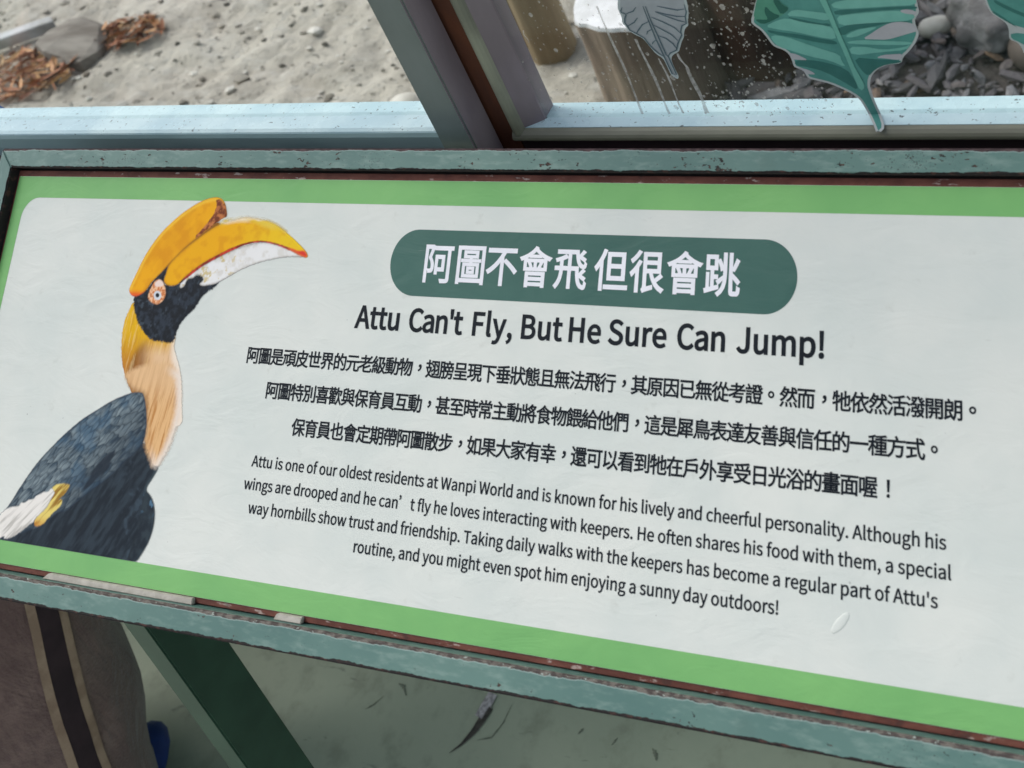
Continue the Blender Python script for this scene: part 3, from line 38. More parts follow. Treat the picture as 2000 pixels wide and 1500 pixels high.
TEXT=[{"name":"english_title","base":23.2,"em":16.44,"off":0.026155717761557177,"xs":1,"glyphs":[["A",77.664],["t",87.637],["t",93.812],["u",99.987],["C",115.236],["a",124.931],["n",133.392],["'",142.626],["t",146.402],["F",158.17],["l",167.697],["y",172.819],[",",181.837],["B",190.47],["u",201.447],["t",211.602],["H",220.87],["e",233.153],["S",246.141],["u",256.058],["r",266.155],["e",272.653],["C",287.176],["a",297.366],["n",306.323],["J",321.655],["u",330.423],["m",340.375],["p",355.572],["!",365.738]],"mat":"ink"},{"name":"chinese_paragraph_line","base":-0.0,"em":10,"off":0.02,"xs":1,"glyphs":[["阿",0.0],["圖",9.365],["是",18.73],["頑",28.095],["皮",37.46],["世",46.825],["界",56.19],["的",65.555],["元",74.92],["老",84.285],["級",93.65],["動",103.015],["物",112.38],["，",121.745],["翅",131.11],["膀",140.475],["呈",149.84],["現",159.205],["下",168.57],["垂",177.935],["狀",187.3],["態",196.665],["且",206.03],["無",215.395],["法",224.76],["飛",234.125],["行",243.49],["，",252.855],["其",262.22],["原",271.585],["因",280.95],["已",290.315],["無",299.68],["從",309.045],["考",318.41],["證",327.775],["。",337.14],["然",346.505],["而",355.87],["，",365.235],["牠",374.6],["依",383.965],["然",393.33],["活",402.695],["潑",412.06],["開",421.425],["朗",430.79],["。",440.155]],"mat":"ink"},{"name":"chinese_paragraph_line","base":-18.535,"em":10,"off":0.02,"xs":1,"glyphs":[["阿",18.73],["圖",28.095],["特",37.46],["別",46.825],["喜",56.19],["歡",65.555],["與",74.92],["保",84.285],["育",93.65],["員",103.015],["互",112.38],["動",121.745],["，",131.11],["甚",140.475],["至",149.84],["時",159.205],["常",168.57],["主",177.935],["動",187.3],["將",196.665],["食",206.03],["物",215.395],["餵",224.76],["給",234.125],["他",243.49],["們",252.855],["，",262.22],["這",271.585],["是",280.95],["犀",290.315],["鳥",299.68],["表",309.045],["達",318.41],["友",327.775],["善",337.14],["與",346.505],["信",355.87],["任",365.235],["的",374.6],["一",383.965],["種",393.33],["方",402.695],["式",412.06],["。",421.425]],"mat":"ink"},{"name":"chinese_paragraph_line","base":-37.07,"em":10,"off":0.02,"xs":1,"glyphs":[["保",42.142],["育",51.508],["員",60.873],["也",70.237],["會",79.602],["定",88.968],["期",98.332],["帶",107.698],["阿",117.062],["圖",126.427],["散",135.793],["步",145.157],["，",154.522],["如",163.887],["果",173.252],["大",182.618],["家",191.983],["有",201.348],["幸",210.712],["，",220.077],["還",229.442],["可",238.808],["以",248.173],["看",257.538],["到",266.902],["牠",276.267],["在",285.632],["戶",294.998],["外",304.363],["享",313.727],["受",323.092],["日",332.457],["光",341.822],["浴",351.188],["的",360.553],["畫",369.918],["面",379.282],["喔",388.647],["！",398.012]],"mat":"ink"},{"name":"english_paragraph_line","base":-56.4,"em":7.94,"off":0.017,"xs":1,"glyphs":[["A",17.048],["t",21.827],["t",24.771],["u",27.715],["i",34.215],["s",36.35],["o",41.746],["n",46.509],["e",51.303],["o",57.383],["f",62.145],["o",66.406],["u",71.169],["r",75.939],["o",80.701],["l",85.463],["d",87.669],["e",92.543],["s",96.893],["t",100.56],["r",105.233],["e",108.265],["s",112.615],["i",116.282],["d",118.416],["e",123.29],["n",127.64],["t",132.434],["s",135.378],["a",140.775],["t",145.196],["W",149.87],["a",156.792],["n",161.213],["p",166.008],["i",170.881],["W",174.745],["o",181.668],["r",186.43],["l",189.462],["d",191.668],["a",198.271],["n",202.692],["d",207.487],["i",214.09],["s",216.225],["k",221.621],["n",225.955],["o",230.749],["w",235.512],["n",241.831],["f",248.355],["o",250.886],["r",255.649],["h",260.41],["i",265.18],["s",267.315],["l",272.711],["i",274.917],["v",277.052],["e",281.139],["l",285.489],["y",287.695],["a",293.512],["n",297.933],["d",302.728],["c",309.331],["h",313.332],["e",318.102],["e",322.452],["r",326.802],["f",329.833],["u",332.365],["l",337.135],["p",341.071],["e",345.944],["r",350.294],["s",353.326],["o",356.993],["n",361.755],["a",366.55],["l",370.971],["i",373.177],["t",375.311],["y",378.256],[".",382.343],["A",386.231],["l",391.01],["t",393.216],["h",396.16],["o",400.93],["u",405.693],["g",410.464],["h",414.893],["h",421.393],["i",426.163],["s",428.298]],"mat":"ink"},{"name":"english_paragraph_line","base":-68.65,"em":7.94,"off":0.017,"xs":1,"glyphs":[["w",13.666],["i",19.995],["n",22.14],["g",26.945],["s",31.385],["a",36.802],["r",41.234],["e",44.276],["d",50.376],["r",55.261],["o",58.303],["o",63.076],["p",67.849],["e",72.734],["d",77.094],["a",83.718],["n",88.15],["d",92.955],["h",99.579],["e",104.36],["c",110.461],["a",114.472],["n",118.903],["’",123.708],["t",131.61],["f",136.305],["l",138.847],["y",141.063],["h",146.901],["e",151.683],["l",157.783],["o",159.999],["v",164.772],["e",168.871],["s",173.231],["i",178.648],["n",180.794],["t",185.598],["e",188.553],["r",192.914],["a",195.956],["c",200.388],["t",204.398],["i",207.353],["n",209.498],["g",214.303],["w",220.483],["i",226.812],["t",228.957],["h",231.912],["k",238.433],["e",242.778],["e",247.138],["p",251.498],["e",256.383],["r",260.743],["s",263.785],[".",267.463],["H",271.371],["e",277.113],["o",283.214],["f",287.987],["t",290.529],["e",293.484],["n",297.844],["s",304.389],["h",308.066],["a",312.847],["r",317.279],["e",320.321],["s",324.682],["h",330.099],["i",334.88],["s",337.025],["f",342.443],["o",344.985],["o",349.758],["d",354.531],["w",361.155],["i",367.485],["t",369.63],["h",372.585],["t",379.106],["h",382.061],["e",386.842],["m",391.202],[",",398.516],["a",402.425],["s",408.597],["p",412.274],["e",417.159],["c",421.519],["i",425.53],["a",427.675],["l",432.106]],"mat":"ink"},{"name":"english_paragraph_line","base":-80.85,"em":7.94,"off":0.017,"xs":1,"glyphs":[["w",19.566],["a",25.902],["y",30.341],["h",36.194],["o",40.982],["r",45.763],["n",48.812],["b",53.624],["i",58.5],["l",60.652],["l",62.876],["s",65.1],["s",70.532],["h",74.216],["o",79.005],["w",83.785],["t",91.869],["r",94.831],["u",97.881],["s",102.669],["t",106.354],["a",111.063],["n",115.502],["d",120.314],["f",126.953],["r",129.503],["i",132.552],["e",134.704],["n",139.072],["d",143.884],["s",148.775],["h",152.46],["i",157.249],["p",159.401],[".",164.292],["T",168.216],["a",172.941],["k",177.38],["i",181.731],["n",183.883],["g",188.696],["d",194.89],["a",199.781],["i",204.22],["l",206.373],["y",208.596],["w",214.449],["a",220.786],["l",225.225],["k",227.448],["s",231.8],["w",237.232],["i",243.569],["t",245.721],["h",248.683],["t",255.219],["h",258.181],["e",262.969],["k",269.084],["e",273.436],["e",277.803],["p",282.171],["e",287.062],["r",291.43],["s",294.479],["h",299.911],["a",304.7],["s",309.139],["b",314.571],["e",319.446],["c",323.814],["o",327.832],["m",332.612],["e",339.934],["a",346.048],["r",352.235],["e",355.284],["g",359.652],["u",364.099],["l",368.887],["a",371.111],["r",375.55],["p",380.346],["a",385.238],["r",389.677],["t",392.726],["o",397.436],["f",402.216],["A",406.513],["t",411.309],["t",414.271],["u",417.233],["'",422.022],["s",424.198]],"mat":"ink"},{"name":"english_paragraph_line","base":-92.85,"em":7.94,"off":0.017,"xs":1,"glyphs":[["r",96.95],["o",99.989],["u",104.759],["t",109.537],["i",112.488],["n",114.63],["e",119.432],[",",123.789],["a",127.692],["n",132.12],["d",136.922],["y",143.54],["o",147.635],["u",152.405],["m",158.92],["i",166.231],["g",168.373],["h",172.809],["t",177.587],["e",182.276],["v",186.633],["e",190.728],["n",195.085],["s",201.624],["p",205.298],["o",210.179],["t",214.949],["h",219.638],["i",224.416],["m",226.558],["e",235.605],["n",239.963],["j",244.764],["o",246.906],["y",251.676],["i",255.771],["n",257.913],["g",262.715],["a",268.888],["s",275.054],["u",278.728],["n",283.506],["n",288.308],["y",293.11],["d",298.942],["a",303.823],["y",308.251],["o",314.083],["u",318.853],["t",323.631],["d",326.583],["o",331.464],["o",336.234],["r",341.004],["s",344.043],["!",347.718]],"mat":"ink"},{"name":"banner_lettering","base":52.3,"em":23.3,"off":0.018,"xs":0.93,"glyphs":[["阿",120.2],["圖",142.9],["不",163.9],["會",186.0],["飛",208.9],["但",234.6],["很",256.6],["會",279.0],["跳",301.0]],"mat":"white_ink"}]
GLYPHS=[32,224,0,33,323,2,6,130,221,63,0,12,424,2,104,-92,0,2,-104,12,161,-13,34,9,23,24,9,36,-9,37,-23,24,-34,9,-33,-9,-24,-24,-9,-37,9,-36,24,-24,39,278,1,6,110,483,57,0,17,186,2,102,-96,0,2,-102,
44,278,1,23,75,-190,50,27,40,35,31,43,18,49,7,55,-3,37,-10,30,-16,22,-22,13,-26,5,-34,-8,-25,-22,-10,-34,9,-34,25,-22,33,-8,11,1,-5,-34,-13,-32,-20,-27,-28,-23,-34,-19,46,278,1,12,139,-13,33,9,24,24,
9,36,-9,37,-24,24,-33,9,-34,-9,-23,-24,-9,-37,9,-36,23,-24,65,608,2,8,4,0,93,0,71,224,268,0,70,-224,98,0,-249,733,-103,0,6,191,297,36,113,73,248,4,0,74,-248,35,-113,66,657,3,24,101,0,233,0,92,
9,77,25,58,43,38,60,13,78,-7,55,-20,45,-32,35,-41,25,-49,15,0,5,38,18,29,26,22,34,13,39,5,42,-12,68,-34,51,-53,34,-70,20,-83,6,-217,0,13,193,422,0,238,113,0,62,-4,49,-13,34,-22,21,-34,7,-45,
-6,-41,-20,-34,-34,-24,-50,-16,-67,-5,13,193,74,0,276,128,0,70,-5,56,-15,41,-26,25,-37,8,-49,-9,-53,-25,-40,-41,-29,-56,-17,-69,-5,67,638,1,40,377,-13,54,4,50,14,44,21,40,29,37,37,-51,59,-29,-29,-31,-23,-33,
-17,-37,-10,-40,-4,-77,14,-64,39,-47,62,-30,84,-10,102,11,101,31,82,48,62,64,38,77,13,58,-9,50,-24,42,-36,50,60,-28,27,-35,25,-41,20,-46,13,-51,5,-105,-17,-90,-49,-69,-78,-45,-105,-16,-131,16,-131,44,-105,68,-78,88,
-48,70,552,1,10,101,0,92,0,0,329,280,0,0,78,-280,0,0,248,330,0,0,78,-422,0,72,728,1,12,101,0,92,0,0,346,342,0,0,-346,93,0,0,733,-93,0,0,-307,-342,0,0,307,-92,0,74,535,1,24,237,-13,76,
12,57,32,39,49,23,63,7,72,0,518,-93,0,0,-509,-5,-59,-14,-44,-23,-30,-33,-17,-43,-6,-30,3,-28,9,-25,16,-23,24,-21,31,-66,-48,29,-41,34,-33,40,-23,46,-14,83,596,1,62,304,-13,85,10,69,30,51,45,33,57,11,
66,-8,59,-21,46,-32,37,-42,30,-48,24,-104,45,-35,15,-33,18,-27,23,-20,29,-7,38,6,36,18,29,29,22,38,14,46,5,64,-8,55,-24,48,-36,48,59,-34,30,-39,25,-43,19,-48,12,-51,4,-75,-9,-64,-27,-49,-41,-32,-53,-11,
-64,9,-58,24,-46,34,-36,40,-28,42,-20,105,-46,40,-18,34,-20,26,-23,17,-30,6,-40,-7,-40,-19,-33,-32,-25,-43,-15,-53,-6,-45,4,-44,12,-41,19,-38,25,-34,31,-55,-64,41,-37,46,-30,52,-22,56,-14,84,599,1,8,253,0,93,
0,0,655,222,0,0,78,-537,0,0,-78,222,0,87,878,1,22,181,0,110,0,109,442,37,167,4,0,36,-167,111,-442,112,0,151,733,-88,0,-79,-399,-40,-238,-6,0,-52,238,-102,399,-85,0,-101,-399,-52,-238,-4,0,-44,238,-77,399,-95,
0,97,563,2,34,217,-13,65,11,60,28,55,39,3,0,8,-65,75,0,0,334,-7,75,-21,62,-36,46,-53,30,-71,10,-83,-11,-73,-27,-57,-33,35,-63,47,28,55,21,61,9,46,-8,32,-20,20,-31,11,-37,3,-41,-123,-20,-94,-29,-65,
-39,-39,-51,-12,-64,8,-54,21,-43,34,-31,44,-19,14,243,61,-31,3,-26,9,-21,17,-13,24,-5,33,8,39,26,33,46,27,69,22,96,15,0,-151,-51,-39,-48,-24,98,618,2,23,331,-13,72,13,65,37,52,60,34,81,13,102,-9,93,
-27,77,-43,58,-61,36,-76,13,-60,-10,-58,-28,-53,-38,4,97,0,218,-92,0,0,-796,73,0,8,56,4,0,50,-37,52,-24,17,316,64,-40,5,-45,18,-47,33,0,286,50,41,48,24,46,9,55,-9,41,-27,27,-42,16,-56,5,-67,-8,
-74,-21,-60,-33,-44,-43,-28,99,510,1,34,306,-13,64,8,59,24,53,36,-40,62,-37,-27,-43,-20,-48,-7,-56,10,-46,27,-36,44,-22,57,-8,70,8,70,24,58,36,43,47,28,56,10,40,-6,36,-16,32,-25,46,60,-42,32,-52,23,-64,
9,-81,-12,-71,-37,-57,-58,-38,-80,-14,-99,13,-99,35,-79,54,-58,70,-36,100,620,2,23,277,-13,62,11,56,27,47,39,3,0,8,-64,75,0,0,796,-92,0,0,-209,5,-93,-47,34,-49,21,-57,8,-72,-13,-64,-37,-52,-59,-34,-80,-13,
-97,10,-99,30,-79,46,-58,62,-36,17,297,64,-52,9,-42,26,-31,43,-19,58,-6,72,8,69,22,58,34,43,43,28,50,10,44,-6,44,-18,44,-33,0,-285,-45,-41,-46,-25,101,554,2,29,312,-13,68,7,59,20,51,28,-32,61,-42,-23,
-44,-15,-50,-5,-58,9,-48,24,-38,40,-25,53,-11,64,366,0,4,52,-9,86,-27,71,-45,53,-60,33,-76,12,-73,-13,-66,-37,-54,-59,-37,-79,-13,-98,13,-98,37,-79,56,-59,71,-36,11,141,315,13,59,24,47,34,35,40,21,45,7,47,
-7,37,-21,28,-34,17,-47,6,-60,102,325,1,28,33,469,74,0,0,-469,91,0,0,469,115,0,0,74,-115,0,0,86,3,38,9,30,15,21,22,14,28,4,20,-2,21,-5,20,-8,20,71,-27,9,-31,6,-33,2,-58,-8,-44,-23,-31,
-37,-19,-50,-6,-61,0,-87,-74,-5,103,564,3,60,275,-250,93,10,76,27,58,41,36,52,12,58,-8,48,-23,36,-37,26,-53,14,-68,5,-107,0,-38,3,-27,8,-18,13,-9,16,-3,19,5,26,12,21,18,18,26,-10,27,-7,27,-2,64,
9,54,24,43,39,28,53,10,64,-6,44,-15,38,-23,30,111,0,0,70,-189,0,-22,7,-25,5,-30,2,-63,-9,-56,-25,-44,-40,-29,-54,-11,-66,10,-61,27,-49,34,-36,0,-4,-28,-25,-23,-34,-9,-42,6,-38,18,-30,25,-21,0,-5,-43,
-35,-28,-42,-9,-46,11,-51,30,-40,47,-30,62,-18,20,274,234,-36,6,-31,17,-25,26,-17,36,-6,44,6,44,16,35,25,26,32,16,36,6,37,-6,32,-16,25,-26,16,-35,6,-44,-6,-44,-17,-36,-25,-26,-32,-17,20,288,-187,-54,4,-44,
13,-32,20,-20,26,-7,32,6,31,17,32,32,29,70,-8,94,0,39,-2,31,-8,22,-13,13,-19,5,-27,-8,-33,-22,-30,-36,-24,-48,-17,104,607,1,27,92,0,92,0,0,394,50,46,47,28,51,9,38,-5,29,-17,20,-28,12,-41,4,
-54,0,-332,91,0,0,344,-6,75,-20,60,-32,43,-47,26,-61,9,-42,-5,-39,-13,-35,-19,-33,-25,-31,-29,4,112,0,218,-92,0,105,275,2,4,92,0,92,0,0,543,-92,0,12,138,655,32,8,21,21,8,32,-8,31,-21,20,-32,8,
-32,-8,-20,-20,-8,-31,8,-32,20,-21,106,275,2,18,35,-242,57,8,42,23,29,38,16,50,5,61,0,605,-91,0,0,-605,-2,-36,-6,-30,-12,-22,-19,-14,-28,-5,-52,10,-18,-69,22,-7,27,-5,12,138,655,31,8,22,21,8,32,-8,
31,-22,20,-31,8,-32,-8,-21,-20,-8,-31,8,-32,21,-21,107,552,1,13,92,0,90,0,0,143,102,119,159,-262,99,0,-205,324,181,219,-102,0,-230,-286,-4,0,0,539,-90,0,108,284,1,14,188,-13,53,8,-13,70,-19,-2,-13,4,-9,
12,-3,23,0,694,-92,0,0,-688,3,-42,11,-34,19,-25,27,-15,109,926,1,48,92,0,92,0,0,394,48,46,45,28,43,9,37,-5,28,-17,20,-28,12,-41,4,-54,0,-332,91,0,0,394,49,46,45,28,43,9,37,-5,28,-17,20,
-28,12,-41,4,-54,0,-332,91,0,0,344,-6,75,-20,60,-32,43,-46,26,-60,9,-39,-5,-37,-14,-35,-22,-35,-29,-34,-34,-16,35,-22,29,-29,22,-37,13,-46,5,-38,-5,-36,-13,-33,-20,-32,-25,-30,-30,-2,0,-9,79,-75,0,110,610,1,
27,92,0,92,0,0,394,50,46,47,28,51,9,38,-5,29,-17,20,-28,12,-41,4,-54,0,-332,91,0,0,344,-6,75,-20,60,-32,43,-47,26,-61,9,-42,-5,-39,-13,-36,-20,-34,-25,-31,-30,-2,0,-9,79,-75,0,111,606,2,20,303,
-13,77,12,69,36,55,58,37,79,13,99,-13,99,-37,80,-55,58,-69,37,-77,12,-77,-12,-69,-37,-55,-58,-37,-80,-13,-99,13,-99,37,-79,55,-58,69,-36,20,303,63,-52,10,-44,27,-33,44,-21,57,-7,70,7,70,21,58,33,43,44,28,
52,10,53,-10,43,-28,33,-43,22,-58,7,-70,-7,-70,-22,-57,-33,-44,-43,-27,112,620,2,23,92,-229,92,0,0,184,-3,95,50,-35,50,-21,50,-7,72,13,65,37,52,60,34,81,13,102,-9,93,-27,77,-43,58,-61,36,-76,13,-62,-11,
-58,-28,-53,-38,-2,0,-9,63,-75,0,17,316,64,-40,5,-44,18,-48,33,0,286,50,41,48,24,46,9,55,-9,41,-27,27,-42,16,-56,5,-67,-8,-74,-21,-60,-33,-44,-43,-28,114,388,1,21,92,0,92,0,0,349,24,48,26,36,29,
24,29,14,28,4,53,-9,17,79,-17,7,-19,4,-22,1,-35,-5,-34,-15,-32,-23,-28,-32,-25,-38,-2,0,-9,99,-75,0,115,468,1,54,234,-13,70,8,55,23,40,35,24,44,8,51,-10,54,-25,40,-38,30,-44,22,-48,19,-36,14,-32,
14,-25,18,-18,21,-6,27,4,25,12,21,20,18,28,11,37,4,45,-6,40,-18,38,-24,44,57,-47,31,-57,22,-64,9,-65,-8,-52,-21,-38,-34,-24,-42,-8,-49,9,-49,25,-38,36,-29,42,-23,46,-18,36,-14,34,-16,28,-19,19,-24,7,
-30,-4,-27,-13,-23,-21,-19,-30,-12,-39,-4,-60,8,-52,23,-49,34,-44,-61,58,-39,69,-26,116,377,1,28,262,-13,34,3,35,7,32,10,-18,69,-20,-7,-21,-6,-21,-2,-33,4,-24,14,-16,21,-8,29,-3,36,0,304,148,0,0,74,-148,
0,0,153,-76,0,-10,-153,-86,-5,0,-69,81,0,0,-301,5,-61,16,-50,29,-38,44,-24,117,607,1,27,251,-13,42,5,38,13,35,20,33,27,31,33,3,0,7,-85,76,0,0,543,-91,0,0,-385,-49,-52,-47,-30,-51,-10,-38,5,-29,
17,-20,28,-11,40,-4,54,0,333,-92,0,0,-344,6,-75,20,-60,33,-42,46,-26,118,521,1,10,209,0,107,0,192,543,-90,0,-103,-309,-50,-160,-5,0,-50,160,-102,309,-95,0,119,802,1,22,178,0,106,0,77,291,37,158,5,0,37,
-156,78,-293,111,0,147,543,-88,0,-79,-314,-33,-151,-5,0,-38,151,-85,314,-89,0,-85,-314,-36,-151,-5,0,-32,151,-81,314,-93,0,121,521,1,25,101,-234,59,9,48,27,39,40,32,52,25,60,204,589,-89,0,-98,-301,-44,-154,-5,0,-54,
154,-110,301,-95,0,218,-544,-12,-41,-16,-38,-19,-32,-24,-25,-29,-16,-34,-6,-42,9,-18,-73,19,-6,21,-4,8217,1000,1,23,48,599,21,-38,38,22,34,31,27,38,19,45,7,51,-4,31,-11,26,-18,20,-21,13,-25,5,-24,-4,-19,-10,-14,
-14,-8,-18,-3,-19,8,-33,22,-22,33,-9,27,8,-11,-45,-31,-44,12290,1000,2,20,194,244,-48,-8,-41,-21,-33,-33,-22,-42,-8,-48,8,-49,22,-42,33,-33,41,-21,48,-8,49,8,42,21,33,33,21,42,8,49,-8,48,-21,42,-33,33,-42,
21,20,194,-10,-32,5,-27,14,-22,22,-15,29,-5,32,5,32,15,27,22,22,27,15,32,5,32,-5,29,-15,22,-22,14,-27,5,-32,-5,-32,-14,-29,-22,-22,-29,-14,19968,1000,1,4,44,431,0,-82,916,0,0,82,19979,1000,1,17,55,766,
0,-75,386,0,0,-770,79,0,0,530,118,-67,113,-71,88,-63,53,68,-102,68,-128,75,-128,66,-14,-16,0,180,426,0,0,75,19981,1000,2,8,559,478,125,-90,122,-97,93,-88,61,58,-97,86,-123,94,-125,85,20,69,770,0,-77,445,0,-68,
-102,-83,-98,-96,-91,-107,-80,-116,-67,51,-66,82,47,77,54,73,59,69,64,63,68,0,-559,81,0,0,662,70,109,321,0,0,77,19988,1000,4,8,212,782,0,-745,-158,0,0,-73,893,0,0,73,-147,0,0,745,4,286,37,0,177,437,0,
0,-177,4,286,465,437,0,0,-179,-437,0,4,286,536,0,173,437,0,0,-173,19990,1000,2,26,457,835,0,-245,-182,0,0,223,-78,0,0,-223,-146,0,0,-73,146,0,0,-532,725,0,0,73,-647,0,0,459,182,0,0,-317,344,0,0,317,
149,0,0,73,-149,0,0,234,-78,0,0,-234,-191,0,0,245,4,723,517,0,-248,-191,0,0,248,20027,1000,1,29,374,795,63,-50,59,-54,49,-51,-442,0,0,-73,356,0,0,-220,-310,0,0,-73,310,0,0,-247,-403,0,0,-73,892,0,0,
73,-408,0,0,247,316,0,0,73,-316,0,0,220,357,0,0,73,-325,0,48,35,-52,52,-65,57,-68,52,20063,1000,1,66,214,772,0,-286,-184,-57,21,-68,163,51,0,-312,6,-66,20,-46,36,-29,56,-15,77,-4,352,0,74,7,52,22,33,
41,21,61,12,86,-24,7,-25,10,-22,13,-9,-74,-13,-51,-21,-32,-32,-16,-48,-5,-353,0,-50,2,-35,9,-21,16,-10,25,-3,37,0,336,209,65,0,-365,74,0,0,388,228,71,-3,-128,-7,-94,-12,-61,-15,-30,-17,-14,-21,-3,-101,3,9,
-21,7,-25,4,-23,40,-1,42,1,36,4,32,11,27,24,22,41,18,80,10,123,5,166,4,14,-54,24,-16,-12,-6,-5,-232,-72,0,243,-74,0,0,-265,-209,-65,0,264,20114,1000,2,22,53,29,0,-72,898,0,0,72,-245,0,26,177,24,
182,17,157,-56,7,-14,-4,-350,0,30,162,538,0,0,73,-836,0,0,-73,217,0,-32,-180,-37,-183,-37,-156,457,0,-25,-162,4,340,478,349,0,-27,-217,-367,0,20139,1000,4,4,265,567,472,0,0,-90,-472,0,4,190,623,0,-202,626,0,0,
202,33,783,361,-20,-1,-615,0,0,-61,515,0,-66,-23,-69,-21,-68,-17,-1,-59,-405,0,0,-66,405,0,0,-114,-2,-11,-7,-6,-14,-2,-155,1,27,-63,79,0,60,2,43,7,28,13,16,22,4,35,0,116,410,0,0,66,-410,0,0,25,
111,32,107,40,94,45,-50,43,8,432,833,35,-80,-403,0,0,-65,871,0,0,65,-384,0,-44,94,20182,1000,2,66,398,740,0,-264,-127,-49,29,-67,98,38,0,-326,5,-57,15,-39,29,-26,44,-13,63,-4,261,0,57,6,40,19,26,34,16,
52,9,73,-24,7,-25,11,-21,12,-5,-60,-9,-42,-13,-26,-22,-13,-31,-4,-257,0,-36,2,-24,6,-15,12,-7,20,-2,30,0,355,148,58,0,-342,71,0,0,369,156,61,-1,-138,-3,-98,-6,-52,-8,-19,-11,-9,-16,-2,-76,1,8,-21,6,
-25,4,-24,34,0,36,2,32,5,27,12,20,24,13,37,7,74,4,128,1,167,4,13,-52,21,-14,-11,-9,-8,-156,-60,0,248,-71,0,0,-276,-148,-57,0,235,14,266,836,-38,-91,-45,-87,-51,-82,-56,-75,-58,-64,42,-72,100,122,0,-565,
74,0,0,681,38,69,34,71,30,72,20197,1000,3,8,374,712,59,-80,53,-84,39,-75,67,40,-40,73,-55,82,-59,79,24,761,801,-21,-244,-42,-201,-73,-161,-114,-124,-165,-92,57,-65,77,39,67,45,58,49,50,55,42,61,79,-84,71,-83,53,
-73,66,49,-63,80,-82,90,-88,88,35,91,27,102,21,113,15,124,10,138,14,141,20,38,27,99,53,215,104,-20,70,-233,-109,0,598,-80,0,0,-590,-11,-41,-24,-31,-25,-19,14,-18,16,-23,20219,1000,2,24,343,31,0,-72,601,0,0,72,
-267,0,0,309,283,0,0,72,-283,0,0,279,88,18,82,21,73,22,-56,63,-150,-43,-185,-37,-192,-29,22,-63,242,34,0,-265,-297,0,0,-72,297,0,0,-309,16,295,840,-42,-93,-50,-91,-56,-84,-61,-76,-64,-65,46,-75,40,41,39,46,39,
49,0,-572,74,0,0,683,40,69,35,72,32,73,20294,1000,5,4,308,31,0,-70,659,0,0,70,4,470,431,331,0,0,-201,-331,0,4,470,698,331,0,0,-197,-331,0,4,393,769,0,-609,489,0,0,609,16,278,836,-38,-91,-47,-87,-52,
-82,-56,-74,-59,-64,44,-77,35,37,34,41,33,44,0,-561,74,0,0,675,39,70,35,73,31,74,20381,1000,3,8,546,814,28,-54,25,-57,17,-48,71,27,-19,47,-26,54,-29,53,46,401,-83,31,18,78,33,165,61,-12,65,-179,-63,0,360,
95,113,44,-140,55,-129,67,-115,80,-97,91,-75,55,62,-54,37,-50,45,-46,53,-42,59,-38,65,71,50,73,57,68,57,-56,52,-54,-53,-64,-56,-65,-52,-34,81,-28,85,-24,88,3,4,313,0,0,71,-647,0,0,-71,248,0,-51,-70,-58,-67,
-63,-60,-67,-55,-69,-46,53,-61,121,96,0,-259,-9,-40,-20,-29,-21,-17,14,266,839,-36,-90,-42,-88,-48,-82,-53,-74,-55,-65,43,-74,85,107,0,-554,72,0,0,669,39,74,36,77,31,78,20445,1000,3,4,452,726,372,0,0,-184,-372,0,34,
380,793,0,-319,218,0,0,-124,-292,0,0,-69,248,0,-45,-63,-52,-59,-58,-54,-60,-46,-62,-36,52,-59,98,70,92,92,79,106,0,-312,75,0,0,315,75,-107,88,-94,92,-72,53,60,-58,37,-58,46,-55,54,-49,59,-43,63,236,0,0,69,
-281,0,0,124,226,0,0,319,16,277,837,-39,-90,-47,-87,-52,-82,-57,-73,-59,-64,42,-74,37,39,36,43,35,47,0,-573,72,0,0,684,38,67,34,70,30,71,20449,1000,7,4,382,531,0,-62,487,0,0,62,4,382,389,0,-61,487,0,
0,61,4,310,675,0,-64,637,0,0,64,8,541,815,27,-46,25,-47,19,-42,67,30,-19,40,-25,46,-29,44,8,369,243,0,-323,65,0,0,40,377,0,0,-37,68,0,0,320,4,434,22,0,159,377,0,0,-159,16,256,836,-34,-90,-41,
-87,-46,-83,-50,-74,-53,-65,42,-70,33,39,31,43,31,46,0,-578,69,0,0,699,32,65,28,67,25,68,20497,1000,7,4,387,574,140,0,0,-96,-140,0,4,387,632,0,90,140,0,0,-90,4,856,574,0,-96,-148,0,0,96,4,856,632,
-148,0,0,90,148,0,17,892,782,-245,0,0,-364,209,0,0,-399,-3,-15,-8,-8,-15,-3,-161,1,27,-73,83,1,61,4,43,9,26,16,15,26,4,41,0,764,6,317,782,0,-860,70,0,0,496,200,0,0,364,16,233,835,-32,-92,-39,
-90,-45,-84,-48,-77,-51,-66,39,-76,33,41,31,45,31,48,0,-564,72,0,0,699,29,64,26,66,23,67,20803,1000,2,4,147,762,0,-72,710,0,0,72,44,59,482,0,-74,255,0,-13,-108,-25,-100,-46,-88,-74,-73,-108,-58,18,-17,17,-22,
12,-19,119,66,82,83,52,99,30,113,16,124,189,0,0,-358,3,-45,11,-32,21,-21,33,-11,46,-3,145,0,45,6,31,22,20,40,13,62,7,89,-24,8,-25,11,-22,14,-3,-78,-4,-52,-9,-32,-14,-15,-21,-4,-130,0,-30,3,-13,12,
-4,27,0,357,283,0,0,74,20809,1000,3,8,138,766,49,-85,42,-88,27,-77,73,28,-29,77,-44,87,-50,83,8,795,802,-36,-87,-44,-91,-46,-80,64,-25,47,76,48,89,45,90,48,459,840,0,-382,-404,0,0,-71,267,0,-14,-108,-27,-95,
-49,-82,-80,-67,-118,-51,18,-19,17,-23,12,-22,128,59,88,78,56,94,32,111,16,125,186,0,0,-355,3,-44,11,-32,21,-20,33,-11,46,-3,145,0,44,6,30,20,20,37,13,59,7,85,-24,8,-25,11,-21,13,-3,-73,-5,-48,-8,-29,
